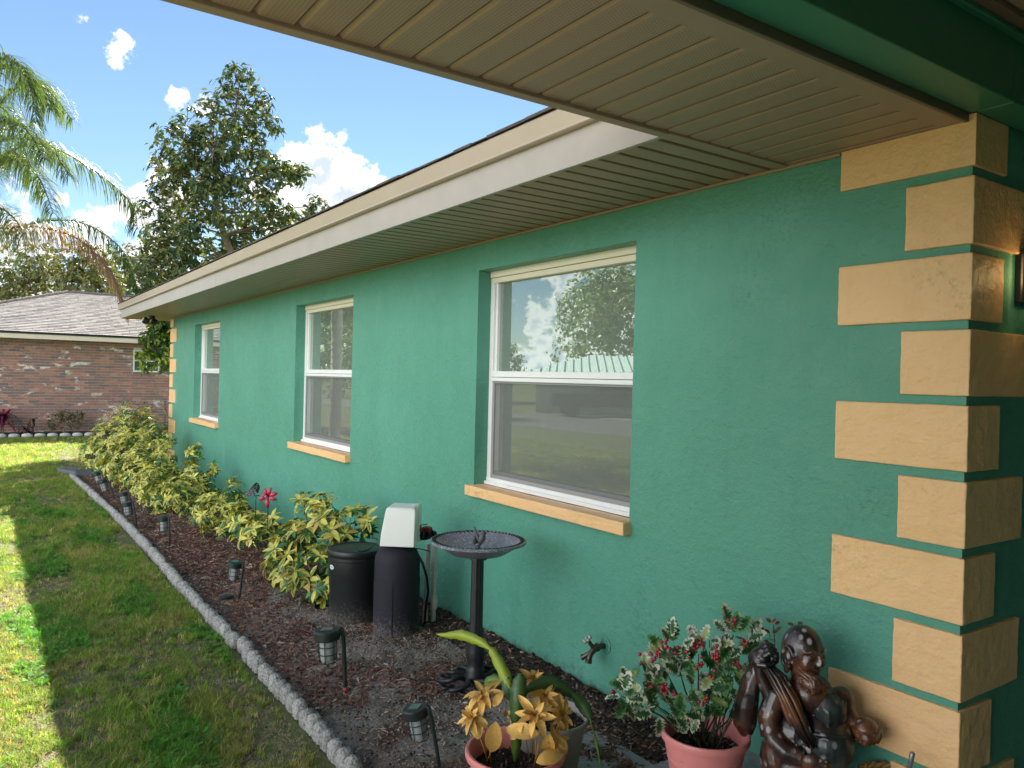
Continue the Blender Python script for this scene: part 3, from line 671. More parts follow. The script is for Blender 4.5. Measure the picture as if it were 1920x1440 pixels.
def tuft(seed, nb, h, w, spread, lean, m, seg=2):
    rnd = random.Random(seed); mb = MB()
    for _ in range(nb):
        a = rnd.uniform(0, 6.283); r = rnd.uniform(0, spread); c = Vector((r*math.cos(a), r*math.sin(a), 0)); a2 = rnd.uniform(0, 6.283); d = Vector((math.cos(a2), math.sin(a2), 0)); s = Vector((-d.y, d.x, 0))
        hh = h*rnd.uniform(.5, 1.1); ww = w*rnd.uniform(.7, 1.2); ln = rnd.uniform(.2, 1)*lean
        vs = []
        for i in range(seg+1):
            t_ = i/seg; q = c + d*(ln*hh*t_*t_) + Vector((0, 0, hh*(t_-.35*ln*t_*t_))); wd = ww*(1-t_**1.5)*.5 + .0002
            vs += [q-s*wd, q+s*wd]
        mb.add(vs, [(2*i, 2*i+1, 2*i+3, 2*i+2) for i in range(seg)])
    return mb.mesh('grass_tuft', m)
def rosette(seed, n, Lf, m):
    rnd = random.Random(seed); mb = MB()
    for i in range(n):
        a = i*2.4+rnd.uniform(-.3, .3); d = Vector((math.cos(a), math.sin(a), 0)); s = Vector((-d.y, d.x, 0)); l = Lf*rnd.uniform(.6, 1.1); w = l*.17; e = rnd.uniform(.3, .9)
        p = [d*(l*t_)+Vector((0, 0, l*e*math.sin(t_*2.2)*.6)) for t_ in (0, .35, .7, 1)]
        mb.add([p[0], p[1]-s*w, p[1]+s*w, p[2]-s*w*.9, p[2]+s*w*.9, p[3]], [(0, 1, 2), (1, 3, 4, 2), (3, 5, 4)])
    return mb.mesh('weed_rosette', m)
tufts = [tuft(i, 14, .036, .0032, .03, 1.0, m_grass) for i in range(5)] + [tuft(20+i, 12, .052, .004, .028, .9, m_grass) for i in range(2)] + [tuft(30+i, 10, .026, .0025, .035, 2.5, m_thatch) for i in range(2)]
weeds = [rosette(i, 9, .055, m_weed) for i in range(3)] + [tuft(40, 22, .075, .006, .03, .9, m_weed, 3)]
gc = src_coll('grass_tuft', tufts+weeds)
pts = []; rots = []; scls = []; idx = []
rnd = random.Random(5)
def add_g(x, y, i, s):
    pts.append((x, y, -.062)); rots.append((rnd.uniform(-.12, .12), rnd.uniform(-.12, .12), rnd.uniform(0, 6.28))); scls.append((s, s, s*rnd.uniform(.75, 1.15))); idx.append(i)
def weedy(x, y):   # clumps and bands of broad weeds near the border
    return mnoise.fractal(Vector((x*1.1, y*3.2, 9.1)), .8, 2, 3)
for (x0, x1, y0, y1, dens, sc) in ((-6.5, -.9, -3.1, -1.40, 4200, 1.0), (-6.5, -.6, -5.5, -3.1, 420, 1.3), (-12.8, -6.5, -3.4, -1.40, 1500, 1.25), (-19.4, -12.8, -4.5, 0.5, 420, 1.7), (-19.4, -6.5, -9, -3.4, 90, 2.2), (-19.4, -12.8, .5, 3, 300, 1.8), (-6.5, 4, -9, -5.5, 120, 2)):
    n = int((x1-x0)*(y1-y0)*dens)
    for _ in range(n):
        x = rnd.uniform(x0, x1); y = rnd.uniform(y0, y1)
        bare = mnoise.fractal(Vector((x*1.6, y*1.9, 1.3)), .9, 2, 4)
        edge_bare = (y > -1.62 and x > -4.2) or (y > -1.50)
        if x > -.95 and y > -5.3: continue
        if x > -12.8 and y > -1.415: continue
        if edge_bare and rnd.random() < .72 and bare < .3:
            if rnd.random() < .22: add_g(x, y, rnd.choice((7, 8)), sc*rnd.uniform(.35, .8))
            continue
        if bare < -.34 and rnd.random() < .80:
            if rnd.random() < .25: add_g(x, y, rnd.choice((7, 8)), sc*rnd.uniform(.35, .8))
            continue
        wv = weedy(x, y)
        if wv > .16 and x > -10 and y > -2.9 and rnd.random() < .42*min(1, (wv-.16)/.2):
            if rnd.random() < .35: add_g(x, y, rnd.choice((9, 10, 11)), sc*rnd.uniform(.6, 1.25))
            else: add_g(x, y, 12, sc*rnd.uniform(.45, .9))
        elif rnd.random() < .20: add_g(x, y, rnd.choice((7, 8)), sc*rnd.uniform(.7, 1.3))
        else: add_g(x, y, rnd.randrange(7), sc*rnd.uniform(.6, 1.15)*(1.0+.3*bare))
grass_o = gn_scatter('grass', pts, rots, scls, idx, gc)

# mulch chips, twigs and crumbs of soil
m_chip = mat('bark_chips', (.18, .085, .058), .9, cvar=.4, cscale=40, objrand=.65, obj=False)
m_chip2 = mat('weathered_chips', (.33, .25, .19), .9, cvar=.3, cscale=40, objrand=.5, obj=False)
m_soil = mat('dark_soil', (.030, .024, .020), .95, bump=((90, .6, .004),), cvar=.4, cscale=50, objrand=.5, obj=False)
m_sand = mat('grey_sand_clod', (.28, .245, .215), .95, bump=((90, .6, .003),), cvar=.3, cscale=50, objrand=.35, obj=False)
def chip(seed, m):
    rnd = random.Random(seed); mb = MB(); l = rnd.uniform(.011, .030); w = rnd.uniform(.0022, .0065); h = rnd.uniform(.0015, .004); b = rnd.uniform(-.004, .004)
    vs = [(-l, 0, 0), (-l*.4, -w, b), (-l*.4, w, b), (-l*.4, 0, b+h), (l*.4, -w*.8, b*.4), (l*.4, w*.9, b*.4), (l*.4, 0, b*.4+h), (l, rnd.uniform(-w, w), 0)]
    mb.add(vs, [(0, 1, 3), (0, 3, 2), (0, 2, 1), (1, 4, 6, 3), (3, 6, 5, 2), (1, 2, 5, 4), (4, 7, 6), (6, 7, 5), (4, 5, 7)]); return mb.mesh('chip', m)
def clod(seed, m, r=.008):
    bm = bmesh.new(); bmesh.ops.create_icosphere(bm, subdivisions=1, radius=r); rnd = random.Random(seed)
    for v in bm.verts: v.co *= rnd.uniform(.6, 1.25); v.co.z *= .7
    me = bpy.data.meshes.new('clod'); bm.to_mesh(me); bm.free(); me.materials.append(m); me.polygons.foreach_set('use_smooth', [True]*len(me.polygons)); return me
chips = [chip(i, m_chip) for i in range(7)] + [chip(20+i, m_chip2) for i in range(4)] + [clod(i, m_soil) for i in range(3)] + [clod(9+i, m_sand) for i in range(3)]
mc = src_coll('mulch_chip', chips)
pts = []; rots = []; scls = []; idx = []
for (x0, x1, dens) in ((-5, -.95, 5200), (-12.3, -5, 2300)):
    for _ in range(int((x1-x0)*1.33*dens)):
        x = rnd.uniform(x0, x1); y = rnd.uniform(-1.31, -.005)
        z = bedz(x, y)+.003
        mulchy = fbm(x+20, y, 1.5, 3) + (.25 if x < -4.4 else -.12) + (.2 if y < -.95 else 0)
        wall = y > -.28
        r_ = rnd.random()
        if wall: i = rnd.choice((11, 12, 13, 11, 12, 13, 0, 2, 8)); s = rnd.uniform(.5, 1.3)
        elif mulchy > 0: i = rnd.choice((0, 1, 2, 3, 4, 5, 6, 0, 1, 2, 3, 4, 5, 6, 7, 8, 9, 11)); s = rnd.uniform(.4, 1.15)
        else:
            if r_ < .35: continue
            i = rnd.choice((14, 15, 16, 14, 15, 16, 11, 12, 1, 4, 7, 9)); s = rnd.uniform(.25, .9)
        if x < -5: s *= 1.35
        pts.append((x, y, z)); rots.append((rnd.uniform(-.5, .5), rnd.uniform(-.5, .5), rnd.uniform(0, 6.28))); scls.append((s, s, s)); idx.append(i)
gn_scatter('mulch', pts, rots, scls, idx, mc)
# countable bits lying on the bed
m_peb = mat('white_stone_chip', (.55, .53, .50), .8, bump=((90, .5, .003),), cvar=.15)
m_yleaf = mat('fallen_yellow_leaf', (.55, .30, .06), .6, cvar=.2, cscale=60, trans=.2)
m_bleaf = mat('fallen_brown_leaf', (.22, .10, .045), .7, cvar=.2, cscale=60)
for i, (px, py, s, lab) in enumerate(((497, 1212, 1.3, 'pale stone chip on the mulch near the sixth lantern back from the camera'), (727, 1248, 1.7, 'long whitish stone lying on the sand in front of the birdbath foot'),
        (750, 1262, .7, 'small rounded white pebble beside the long whitish stone'), (675, 1258, 1.6, 'brownish grey lump of stone right of the leaning lantern with the red stake'),
        (873, 1318, 1.0, 'tiny square white chip left of the gold flowers'), (872, 1369, 1.2, 'white stone chip just left of the front pink pot'),
        (742, 1391, 1.4, 'pale stone chip at left of the nearest lantern'), (683, 1289, .7, 'small white fleck of stone near the red stake foot'), (1167, 1380, .8, 'white fleck of stone on the soil left of the holly pot'), (931, 1212, .8, 'small white pebble on dark soil right of the birdbath post'))):
    q = at(px, py, 'z', -.04); me = clod(50+i, m_peb, .013); o = link('stone_chip', me); o.location = q; o.scale = (s*1.2, s*.8, s*.7); o.rotation_euler = (0, .2, i); tag(o, lab, 'stone', 'pale stone chips on the bed')
def leaf_mesh(name, m, Lf, W, curl=.3, fold=.25, n=5, tip=1.3, cols=None, pointy=False):
    """single blade leaf along +x with midrib fold, curled down"""
    mb = MB(); vs = []; cs = []
    for i in range(n+1):
        t_ = i/n; w = W*.5*max(.02, math.sin(math.pi*min(1, t_**(1/tip))))**.8 if 0 < t_ < 1 else W*.02
        if pointy: w = W*.5*max(.02, 2.05*t_**.75*(1-t_)**.85)
        a = curl*t_; x = Lf*(math.sin(a)/curl if abs(curl) > 1e-4 else t_); z = -Lf*(1-math.cos(a))/curl if abs(curl) > 1e-4 else 0
        for s in (-1, 0, 1):
            vs.append((x, s*w, z + abs(s)*w*fold)); cs.append(cols[abs(s)] if cols else (1, 1, 1, 1))
    fs = []
    for i in range(n):
        for j in (0, 1): fs.append((i*3+j, (i+1)*3+j, (i+1)*3+j+1, i*3+j+1))
    mb.add(vs, fs, cs); return mb.mesh(name, m, smooth=True)
lm = [leaf_mesh('fallen_leaf', m_yleaf, .06, .03, .8), leaf_mesh('fallen_leaf', m_bleaf, .07, .028, 1.1)]
for i, (px, py, k, lab) in enumerate(((468, 1135, 0, 'yellow fallen leaf on mulch right of the tilted lantern by the shrubs'), (488, 1139, 0, 'small yellow fallen leaf, the right one of the pair behind the border'), (497, 1125, 1, 'brown fallen leaf above the pair of yellow ones'),
        (457, 1178, 1, 'curled brown leaf on the mulch in front of the black bin'), (803, 1425, 1, 'curled brown leaf beside the foot of the nearest lantern'), (460, 1290, 1, 'pale brown leaf lying on the lawn by the concrete border'))):
    q = at(px, py, 'z', -.03); o = link('fallen_leaf', lm[k]); o.location = q; o.rotation_euler = (.3*math.sin(i), -.3, i*1.9); tag(o, lab, 'leaf', 'fallen leaves')

# ---------------------------------------------------------------- leaves and shrubs
m_vleaf = mat('variegated_leaf', (1, 1, 1), .42, attr=True, cvar=.12, cscale=30, trans=.22, obj=False, spec=.5)
m_stem = mat('brown_twig', (.12, .085, .055), .85, bump=((80, .5, .002),), cvar=.25, cscale=30, obj=False)
GREEN = (.028, .115, .035, 1)
def umbrella_leaf(seed, yellow, Lf=.088, m=m_vleaf, nleaf=None, seg=3, name='leaf'):
    """a petiole with a whorl of drooping leaflets, local z = up/outward"""
    rnd = random.Random(seed); mb = MB(); n = nleaf or rnd.choice((6, 7, 8))
    if seg > 2: mb.col = (.14, .16, .05, 1); mb.tube([(0, 0, -.09), (0, 0, 0)], .0018, 4, cap=False)
    for k in range(n):
        a = 2*math.pi*k/n + rnd.uniform(-.2, .2); d = Vector((math.cos(a), math.sin(a), 0)); s = Vector((-d.y, d.x, 0)); l = Lf*rnd.uniform(.65, 1.1); w = l*.168; dr = rnd.uniform(.15, .95)
        r_ = rnd.random(); yv = rnd.uniform(.8, 1.1)
        Y = (.70*yv, .64*yv, .13, 1) if r_ < .85 else (.62*yv, .46*yv, .10, 1)
        if rnd.random() > yellow: edgec = (.06, .19, .05, 1); cen = GREEN
        elif rnd.random() < .40: edgec = Y; cen = Y
        else: edgec = Y; cen = GREEN
        vs = []; cs = []
        for i in range(seg+1):
            t_ = i/seg; tt = .06+.94*t_; q = d*(l*math.sin(dr*tt)/dr) + Vector((0, 0, .25*l*tt - l*(1-math.cos(dr*tt))/dr*1.15))
            ww = w*(math.sin(math.pi*min(.97, .08+t_*.90))**.7) if i < seg else .0008
            vs += [q-s*ww+Vector((0, 0, ww*.35)), q, q+s*ww+Vector((0, 0, ww*.35))]; c2 = cen if rnd.random() < .75 else edgec; cs += [edgec, c2, edgec]
        fs = []
        for i in range(seg):
            for j in (0, 1): fs.append((i*3+j, (i+1)*3+j, (i+1)*3+j+1, i*3+j+1))
        mb.add(vs, fs, cs)
    return mb
def orient(mbl, pos, nrm, roll, sc):
    q = nrm.to_track_quat('Z', 'Y').to_matrix() @ Matrix.Rotation(roll, 3, 'Z'); return [tuple(pos + (q @ Vector(v))*sc) for v in mbl.v]
protos_y = [umbrella_leaf(i, .9) for i in range(6)]; protos_m = [umbrella_leaf(20+i, .62) for i in range(5)]; protos_g = [umbrella_leaf(40+i, .2) for i in range(4)]
mesh_y = [p.mesh('leaf', m_vleaf, True) for p in protos_y]; mesh_m = [p.mesh('leaf', m_vleaf, True) for p in protos_m]; mesh_g = [p.mesh('leaf', m_vleaf, True) for p in protos_g]
far_y = [umbrella_leaf(60+i, .85, seg=2) for i in range(5)]; far_m = [umbrella_leaf(70+i, .5, seg=2) for i in range(4)]; far_g = [umbrella_leaf(80+i, .08, seg=2) for i in range(4)]
def shrub(base, clumps, label, single, seed, group='variegated shrubs along the wall', sc=1.0, nstem=5, deep=.6):
    """clumps: (px,py,yplane,radius m,count,yellowness)"""
    rnd = random.Random(seed); b = at(*base, 'z', -.05) if len(base) == 2 else Vector(base)
    t_ = thing('variegated_shrub', (b.x, b.y, -.05), label, 'shrub', group); mb = MB(); st = MB()
    cs = [(at(px, py, 'y', yp), r, n, ye) for (px, py, yp, r, n, ye) in clumps]
    for (c, r, n, ye) in cs:
        n = max(4, int(n*.74)); r *= 1.06
        mid = (b+c)/2 + Vector((rnd.uniform(-.05, .05), rnd.uniform(-.05, .05), -.04))
        st.tube([b+Vector((rnd.uniform(-.05, .05), rnd.uniform(-.04, .04), 0)), mid, c], [.011, .008, .004], 6)
        for _ in range(n):
            d = Vector((rnd.gauss(0, 1), rnd.gauss(0, 1), rnd.gauss(0, 1))).normalized(); rr = r*(rnd.uniform(.35, 1.0)**.6)
            p = c + Vector((d.x*rr, d.y*rr*deep, d.z*rr))
            if p.y > -.03: p.y = -.03-rnd.uniform(0, .05)
            if p.z < -.03: continue
            nrm = (d*.8 + Vector((0, -.35, .75)) + Vector((rnd.uniform(-.4, .4), rnd.uniform(-.4, .4), rnd.uniform(-.2, .3)))).normalized()
            s = sc*rnd.uniform(.75, 1.12); roll = rnd.uniform(0, 6.28)
            top_front = (d.z*.4 - d.y*.5 + rnd.uniform(-.6, .7)); yel = top_front > (.46-ye)  # yellow leaves favoured towards the top and front
            if rnd.random() < .3: st.tube([c+(p-c)*.15, p-nrm*.08*s], [.004, .002], 4, cap=False)
            if single:
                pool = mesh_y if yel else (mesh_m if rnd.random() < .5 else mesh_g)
                o = link('leaf', rnd.choice(pool), t_); o.location = p - t_.location; o.scale = (s, s, s)
                o.rotation_euler = (nrm.to_track_quat('Z', 'Y').to_matrix() @ Matrix.Rotation(roll, 3, 'Z')).to_euler()
            else:
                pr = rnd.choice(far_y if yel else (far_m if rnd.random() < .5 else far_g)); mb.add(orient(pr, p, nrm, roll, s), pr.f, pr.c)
    st.build('stem', m_stem, t_, smooth=True)
    if not single: mb.build('foliage', m_vleaf, t_, smooth=True)['kind'] = 'stuff'
    return t_
shrub((605, 1118), [(600, 965, -.55, .17, 34, .55), (650, 990, -.42, .15, 22, .1), (560, 1010, -.65, .18, 34, .5), (625, 1030, -.55, .18, 30, .2), (690, 985, -.28, .13, 13, -.1), (525, 1040, -.75, .15, 22, .55),
    (590, 1065, -.7, .17, 26, .3), (540, 1075, -.85, .13, 18, .6), (640, 1075, -.55, .13, 15, -.1), (600, 1110, -.66, .08, 9, -.1), (515, 990, -.55, .12, 12, .2), (570, 945, -.5, .09, 8, .3)],
    'near variegated shrub with yellow and green leaves beside the black bin', True, 1, sc=1.22)
shrub((470, 1020), [(450, 970, -.7, .14, 26, .8), (480, 990, -.62, .14, 24, .6), (470, 1005, -.75, .14, 16, .5)],
    'low yellow leaved shrub directly under the metal butterfly ornament', True, 2, sc=1.15)
shrub((405, 985), [(430, 935, -.5, .20, 46, .1), (405, 950, -.7, .22, 60, .35), (425, 980, -.75, .17, 34, .35), (445, 945, -.3, .15, 24, -.2), (385, 970, -.85, .14, 22, .4)],
    'small shrub between the butterfly shrub and the taller pointed one, leaves half green', False, 3, sc=1.0)
shrub((360, 955), [(362, 858, -.45, .16, 26, .5), (362, 895, -.55, .22, 60, .5), (350, 930, -.7, .24, 70, .5), (385, 915, -.45, .20, 44, .2), (330, 930, -.85, .22, 56, .5), (395, 880, -.3, .10, 10, .1), (375, 945, -.8, .20, 40, .3)],
    'taller pointed variegated shrub left of the second window sill', False, 4)
shrub((310, 935), [(300, 880, -.7, .30, 90, .5), (325, 905, -.6, .24, 50, .3), (280, 905, -.9, .28, 80, .5), (310, 850, -.5, .25, 50, .2), (295, 930, -.95, .20, 36, .5)],
    'bushy variegated shrub just right of the big far mound of shrubbery', False, 5)
shrub((240, 905), [(235, 800, -.7, .38, 130, .2), (265, 795, -.45, .36, 90, -.1), (205, 830, -.9, .42, 150, .3), (285, 830, -.5, .38, 100, 0), (175, 850, -1.05, .34, 120, .3), (235, 855, -.95, .45, 190, .5), (255, 890, -.95, .35, 120, .6), (200, 880, -1.05, .30, 80, .5), (300, 825, -.4, .2, 30, -.1)],
    'largest and farthest mound of variegated shrubs near the corner of the green house', False, 6, sc=1.15)
# orange flower heads in the far shrubs
m_orange = mat('orange_red_flowers', (.42, .085, .02), .6, cvar=.3, cscale=60, obj=False)
for i, (px, py, yp, lab) in enumerate(((212, 778, -.8, 'orange red flower cluster at the top left of the far shrub mound'), (258, 780, -.55, 'dark orange flower cluster at the top right of the far shrub mound'), (156, 872, -1.15, 'rusty orange flower cluster low at the left end of the shrubs'))):
    c = at(px, py, 'y', yp); mb = MB()
    for _ in range(90):
        d = Vector((random.gauss(0, .10), random.gauss(0, .06), random.gauss(0, .05))); l = .035; v = Vector((random.uniform(-1, 1), random.uniform(-1, 1), random.uniform(-.2, 1))).normalized()*l; w = v.cross(Vector((0, 0, 1))).normalized()*.011
        q = c+d; mb.add([q, q+v*.6-w, q+v, q+v*.6+w], [(0, 1, 2, 3)])
    mb.tube([c-Vector((0, 0, .3)), c], .004, 5); o = mb.build('flower_cluster', m_orange); tag(o, lab, 'flowers')

# metal butterfly and metal flower on stakes
m_wing = mat('black_wing_metal', (.012, .012, .014), .4, metal=.3); m_wing2 = mat('pale_wing_spots', (.30, .38, .36), .4)
p = at(480, 919, 'y', -.66); bf = thing('butterfly_ornament', (p.x, p.y, -.05), 'black metal butterfly ornament with pale wing spots on a stake above the shrub', 'garden ornament')
def wing(sh, tilt, w2):
    mb = MB(); T = Matrix.Translation(p) @ Matrix.Rotation(tilt, 4, 'X'); n = len(sh)
    a = [T @ (Rv*u*.0053 + Vector((0, 0, v*.0053))) if False else (p + (Rv*u + Uv*v)*w2*Vector((1, 1, 1)).length/1.732*1.0 + Vector((0, tilt*v*w2, 0))) for u, v in sh]
    off = Vector((0, .0012, 0)); mb.add([q-off for q in a]+[q+off for q in a], [tuple(range(n)), tuple(range(2*n-1, n-1, -1))]+[((i+1) % n, i, n+i, n+(i+1) % n) for i in range(n)])
    return mb
w1 = [(2, -8), (-6, -2), (-14, 0), (-22, -4), (-24, -10), (-16, -11), (-26, -14), (-12, -14), (-4, -12), (2, -12)]
w2 = [(2, -8), (-4, 2), (-4, 10), (0, 15), (6, 18), (10, 14), (10, 6), (6, -2)]
w3 = [(-2, -6), (-8, 4), (-6, 13), (-12, 6), (-18, 2), (-20, -3), (-10, -8)]
mpp = 1/270
for sh, tl in ((w1, .35), (w2, -.25), (w3, .15)):
    wing(sh, tl, mpp).build('wing', m_wing, bf)
mb = MB(); 
for (u, v) in ((-6, -5), (-10, -4), (-14, -5), (-4, -9), (-12, -9), (-17, -6), (-10, 3), (-9, 7), (-12, 1), (-5, 0), (-7, -1), (4, 5), (5, 9), (6, 13), (2, 1), (1, 8), (-15, -1), (-19, -8)):
    q = p + (Rv*u+Uv*v)*mpp + Vector((0, -.012, 0)); mb.ball(q, .0042, 6, 4)
mb.build('wing_spot', m_wing2, bf, smooth=True)
mb = MB(); mb.tube([p+(Rv*8-Uv*12)*mpp, p+(Rv*-4-Uv*13)*mpp], [.006, .003], 6); mb.tube([p+(Rv*10-Uv*10)*mpp, p+(Rv*15-Uv*3)*mpp], .001, 4); mb.build('body', m_wing, bf)
mb = MB(); mb.tube([p-Uv*12*mpp, (p.x, p.y, -.05)], .003, 6); mb.build('stake', m_wing, bf)
m_pink = mat('painted_pink_metal', (.52, .045, .085), .35, cvar=.15, cscale=30); m_pink2 = mat('pink_flower_centre', (.75, .12, .35), .35)
p = at(503, 931, 'y', -.64); pf = thing('metal_flower', (p.x, p.y, -.05), 'red pink metal flower ornament right of the black butterfly', 'garden ornament')
for i, (a, l) in enumerate(((1.9, 20), (1.15, 22), (.35, 24), (-.35, 22), (-1.55, 26), (3.5, 22), (2.7, 14))):
    mb = MB(); d = Rv*math.cos(a)+Uv*math.sin(a); s = Rv*-math.sin(a)+Uv*math.cos(a); yv = Vector((0, -1, 0)); m_ = l*mpp
    vs = [p, p+d*m_*.45-s*m_*.2+yv*.01, p+d*m_*.45+yv*.025, p+d*m_*.45+s*m_*.2+yv*.01, p+d*m_*.8-s*m_*.17+yv*.01, p+d*m_*.8+s*m_*.17+yv*.01, p+d*m_]
    mb.add(vs, [(0, 1, 2), (0, 2, 3), (1, 4, 2), (2, 4, 5), (2, 5, 3), (4, 6, 5)]); o = mb.build('petal', m_pink, pf, smooth=True); md = o.modifiers.new('thick', 'SOLIDIFY'); md.thickness = .002
mb = MB(); mb.ball(p+Vector((0, -.02, 0)), .012, 8, 6); mb.build('centre', m_pink2, pf, smooth=True)
mb = MB(); mb.tube([p, (p.x, p.y, -.05)], .003, 6); mb.build('stake', m_wing, pf)

# ---------------------------------------------------------------- solar lanterns
m_solar = mat('solar_cell', (.02, .03, .04), .15, coat=.6); m_frost = mat('frosted_lantern_glass', (.33, .36, .37), .2, trans=0, spec=.5); m_tape = mat('red_tape', (.45, .08, .10), .5)
m_lan = mat('dark_green_black_plastic', (.016, .022, .021), .45, bump=((60, .1, .001),), cvar=.2, cscale=10)
def make_lantern():
    t_ = thing('solar_lantern', (0, 0, 0), 'x', 'solar lantern', 'solar path lanterns in the mulch bed')
    h = .315; hx = -.074   # head hangs on the -x side
    mb = MB(); mb.tube([(0, 0, -.03), (0, 0, .12), (-.001, 0, .26), (-.008, 0, h-.005), (-.018, 0, h-.002)], [.0085, .0095, .0095, .010, .009], 8); mb.build('stake', m_lan, t_, smooth=True, angle=50)
    mb = MB(); mb.lathe([(.040, h-.055), (.055, h-.05), (.058, h-.046), (.058, h-.026), (.0605, h-.024), (.0605, h-.012), (.056, h-.006), (.043, h-.004), (.0, h-.004)], 28, (hx, 0, 0)); mb.box(-.03, -.008, -.009, .009, h-.035, h-.008)
    cap = mb.build('cap', m_lan, t_, smooth=True, angle=35)
    mb = MB(); mb.box(hx-.026, hx+.026, -.026, .026, h-.004, h-.001); mb.build('solar_cell', m_solar, cap)
    mb = MB(); mb.lathe([(.0, h-.148), (.030, h-.148), (.034, h-.142), (.036, h-.10), (.037, h-.056)], 20, (hx, 0, 0)); mb.build('glass', m_frost, t_, smooth=True, angle=50)
    mb = MB()
    for k in range(6):
        a = k*math.pi/3+.3; c, s = math.cos(a), math.sin(a); mb.tube([(hx+.043*c, .043*s, h-.05), (hx+.040*c, .040*s, h-.152)], .0022, 5)
    for z, r in ((h-.08, .0425), (h-.115, .0415), (h-.152, .0405)):
        pr = [(r+.0022*math.cos(b), z+.0022*math.sin(b)) for b in (0, 1.57, 3.14, 4.71)]; mb.lathe(pr, 20, (hx, 0, 0), closed=True)
    mb.build('cage', m_lan, t_, smooth=True)
    return t_
lan0 = make_lantern(); lanks = None
LP = [((826, 1450), (803, 1338), 'nearest solar lantern, leaning left beside the front pink pot', 1.0),
      ((648, 1303), (640, 1176), 'solar lantern whose stake has red tape at its foot, in front of the navy tank', 1.0),
      ((447, 1129), (457, 1055), 'solar lantern with its stake leaning right, left of the near shrub', .96),
      ((318, 1026), (316, 968), 'upright solar lantern alone in the mulch below the pointed shrub', .98),
      ((257, 990), (250, 953), 'solar lantern close to the border, front one of an overlapping pair', .9),
      ((249, 967), (242, 933), 'solar lantern directly behind the front one of the overlapping pair', .9),
      ((216, 940), (199, 896), 'tilted solar lantern half hidden under the big far shrubs', .95),
      ((203, 926), (186, 882), 'farthest solar lantern, next to the pavers at the end of the border', .95)]
for i, (b, tp, lab, hs_) in enumerate(LP):
    o = lan0 if i == 0 else copy_tree(lan0, lab); o['label'] = lab
    bl = at(*b, 'z', -.055); D = (bl-CAM).dot(Fv); tl = (tp[0]-b[0])/max(1, b[1]-tp[1]); 
    up = (Vector((0, 0, 1)) + R0*tl*.9).normalized(); sd = R0 - up*R0.dot(up); sd.normalize()
    sd = (Matrix.Rotation(random.uniform(-.3, .3), 3, up) @ sd); yy = up.cross(sd)
    Mx = Matrix((sd, yy, up)).transposed().to_4x4(); hpx = (b[1]-tp[1])/FPX*D/.315/up.z
    o.matrix_world = Matrix.Translation(bl) @ Mx @ Matrix.Scale(min(1.08, max(.88, hpx)), 4)
    if i == 1:
        mb = MB(); mb.lathe([(.0105, .008), (.0112, .012), (.0112, .034), (.0105, .036)], 10); tm = mb.mesh('red_tape', m_tape, True); tp_ = link('red_tape', tm, o)
mb = MB(); mb.lathe([(.02, -.045), (.03, -.04), (.045, -.03), (.05, -.022), (.045, -.018), (.0, -.016)], 20, at(424, 1112, 'z', 0)); o = mb.build('lamp_cap', m_lan, None, smooth=True); tag(o, 'round black lantern cap lying loose on the mulch below a tilted lantern', 'lamp cap')

# ---------------------------------------------------------------- water softener: tank, bin, head, valves, pipes
m_bin = mat('black_bin_plastic', (.012, .014, .015), .42, bump=((90, .12, .001),), dirt=((.16, .15, .14), 55, .66, .74), obj=False, splash=True)
m_jack = mat('navy_neoprene', (.010, .009, .017), .75, bump=((200, .3, .001),), cvar=.15, cscale=20, obj=False, dirt=((.10, .09, .09), 60, .68, .8), splash=True)
m_head = mat('off_white_plastic', (.82, .82, .78), .35, bump=((40, .05, .001),)); m_pvc = mat('white_pvc', (.62, .60, .56), .35, cvar=.1, cscale=8, dirt=((.3, .25, .2), 20, .6, .8)); m_redp = mat('red_plastic', (.33, .015, .025), .35); m_hose = mat('black_hose', (.01, .01, .012), .4)
q = at(664, 1165, 'z', -.055); br = thing('brine_bin', (q.x, q.y, -.055), 'round black plastic bin with ridged lid beside the navy tank', 'bin')
R_ = .172
def binr(r, z, th): return r
mb = MB(); mb.lathe([(.150, -.06), (.158, .0), (.166, .25), (.170, .262), (.172, .36), (.176, .365), (.176, .385), (.168, .39)], 40, (q.x, q.y, 0)); mb.build('body', m_bin, br, smooth=True, angle=35)
mb = MB(); mb.lathe([(.178, .388), (.181, .394), (.181, .415), (.176, .426), (.160, .430), (.150, .422), (.10, .428), (.0, .432)], 40, (q.x, q.y, 0)); lid = mb.build('lid', m_bin, br, smooth=True, angle=35)
a0 = (R0*.02).copy(); pts_ = [Vector((q.x, q.y, .428)) + R0*(.04+.06*math.cos(a)) + Vector((-R0.y, R0.x, 0))*(.13*math.sin(a)) for a in np.linspace(-1.9, 1.4, 12)]
mb = MB(); mb.tube(pts_, .005, 6); mb.build('ridge', m_bin, lid, smooth=True)
m_stk = mat('white_sticker', (.65, .75, .78), .4); m_stb = mat('blue_print', (.05, .22, .32), .4)
vd = Vector((CAM.x-q.x, CAM.y-q.y, 0)).normalized(); th0 = math.atan2(vd.y, vd.x) - 1.02
def on_cyl(du, z, r): 
    a = th0 + du/r; return Vector((q.x+r*math.cos(a), q.y+r*math.sin(a), z))
mb = MB(); ring = [on_cyl(.024*math.cos(t_), .322+.0145*math.sin(t_), .1735) for t_ in np.linspace(0, 2*math.pi, 24, endpoint=False)]
mb.add([on_cyl(0, .322, .1736)]+ring, [(0, i+1, (i+1) % 24+1) for i in range(24)]); stk = mb.build('sticker', m_stk, br)
mb = MB(); mb.tube([on_cyl(-.017+.003*i, .321+.004*math.sin(i*1.9)+.002, .1742) for i in range(12)], .0012, 4); mb.tube([on_cyl(-.012+.003*i, .314, .1742) for i in range(9)], .0007, 4); mb.build('print', m_stb, stk)
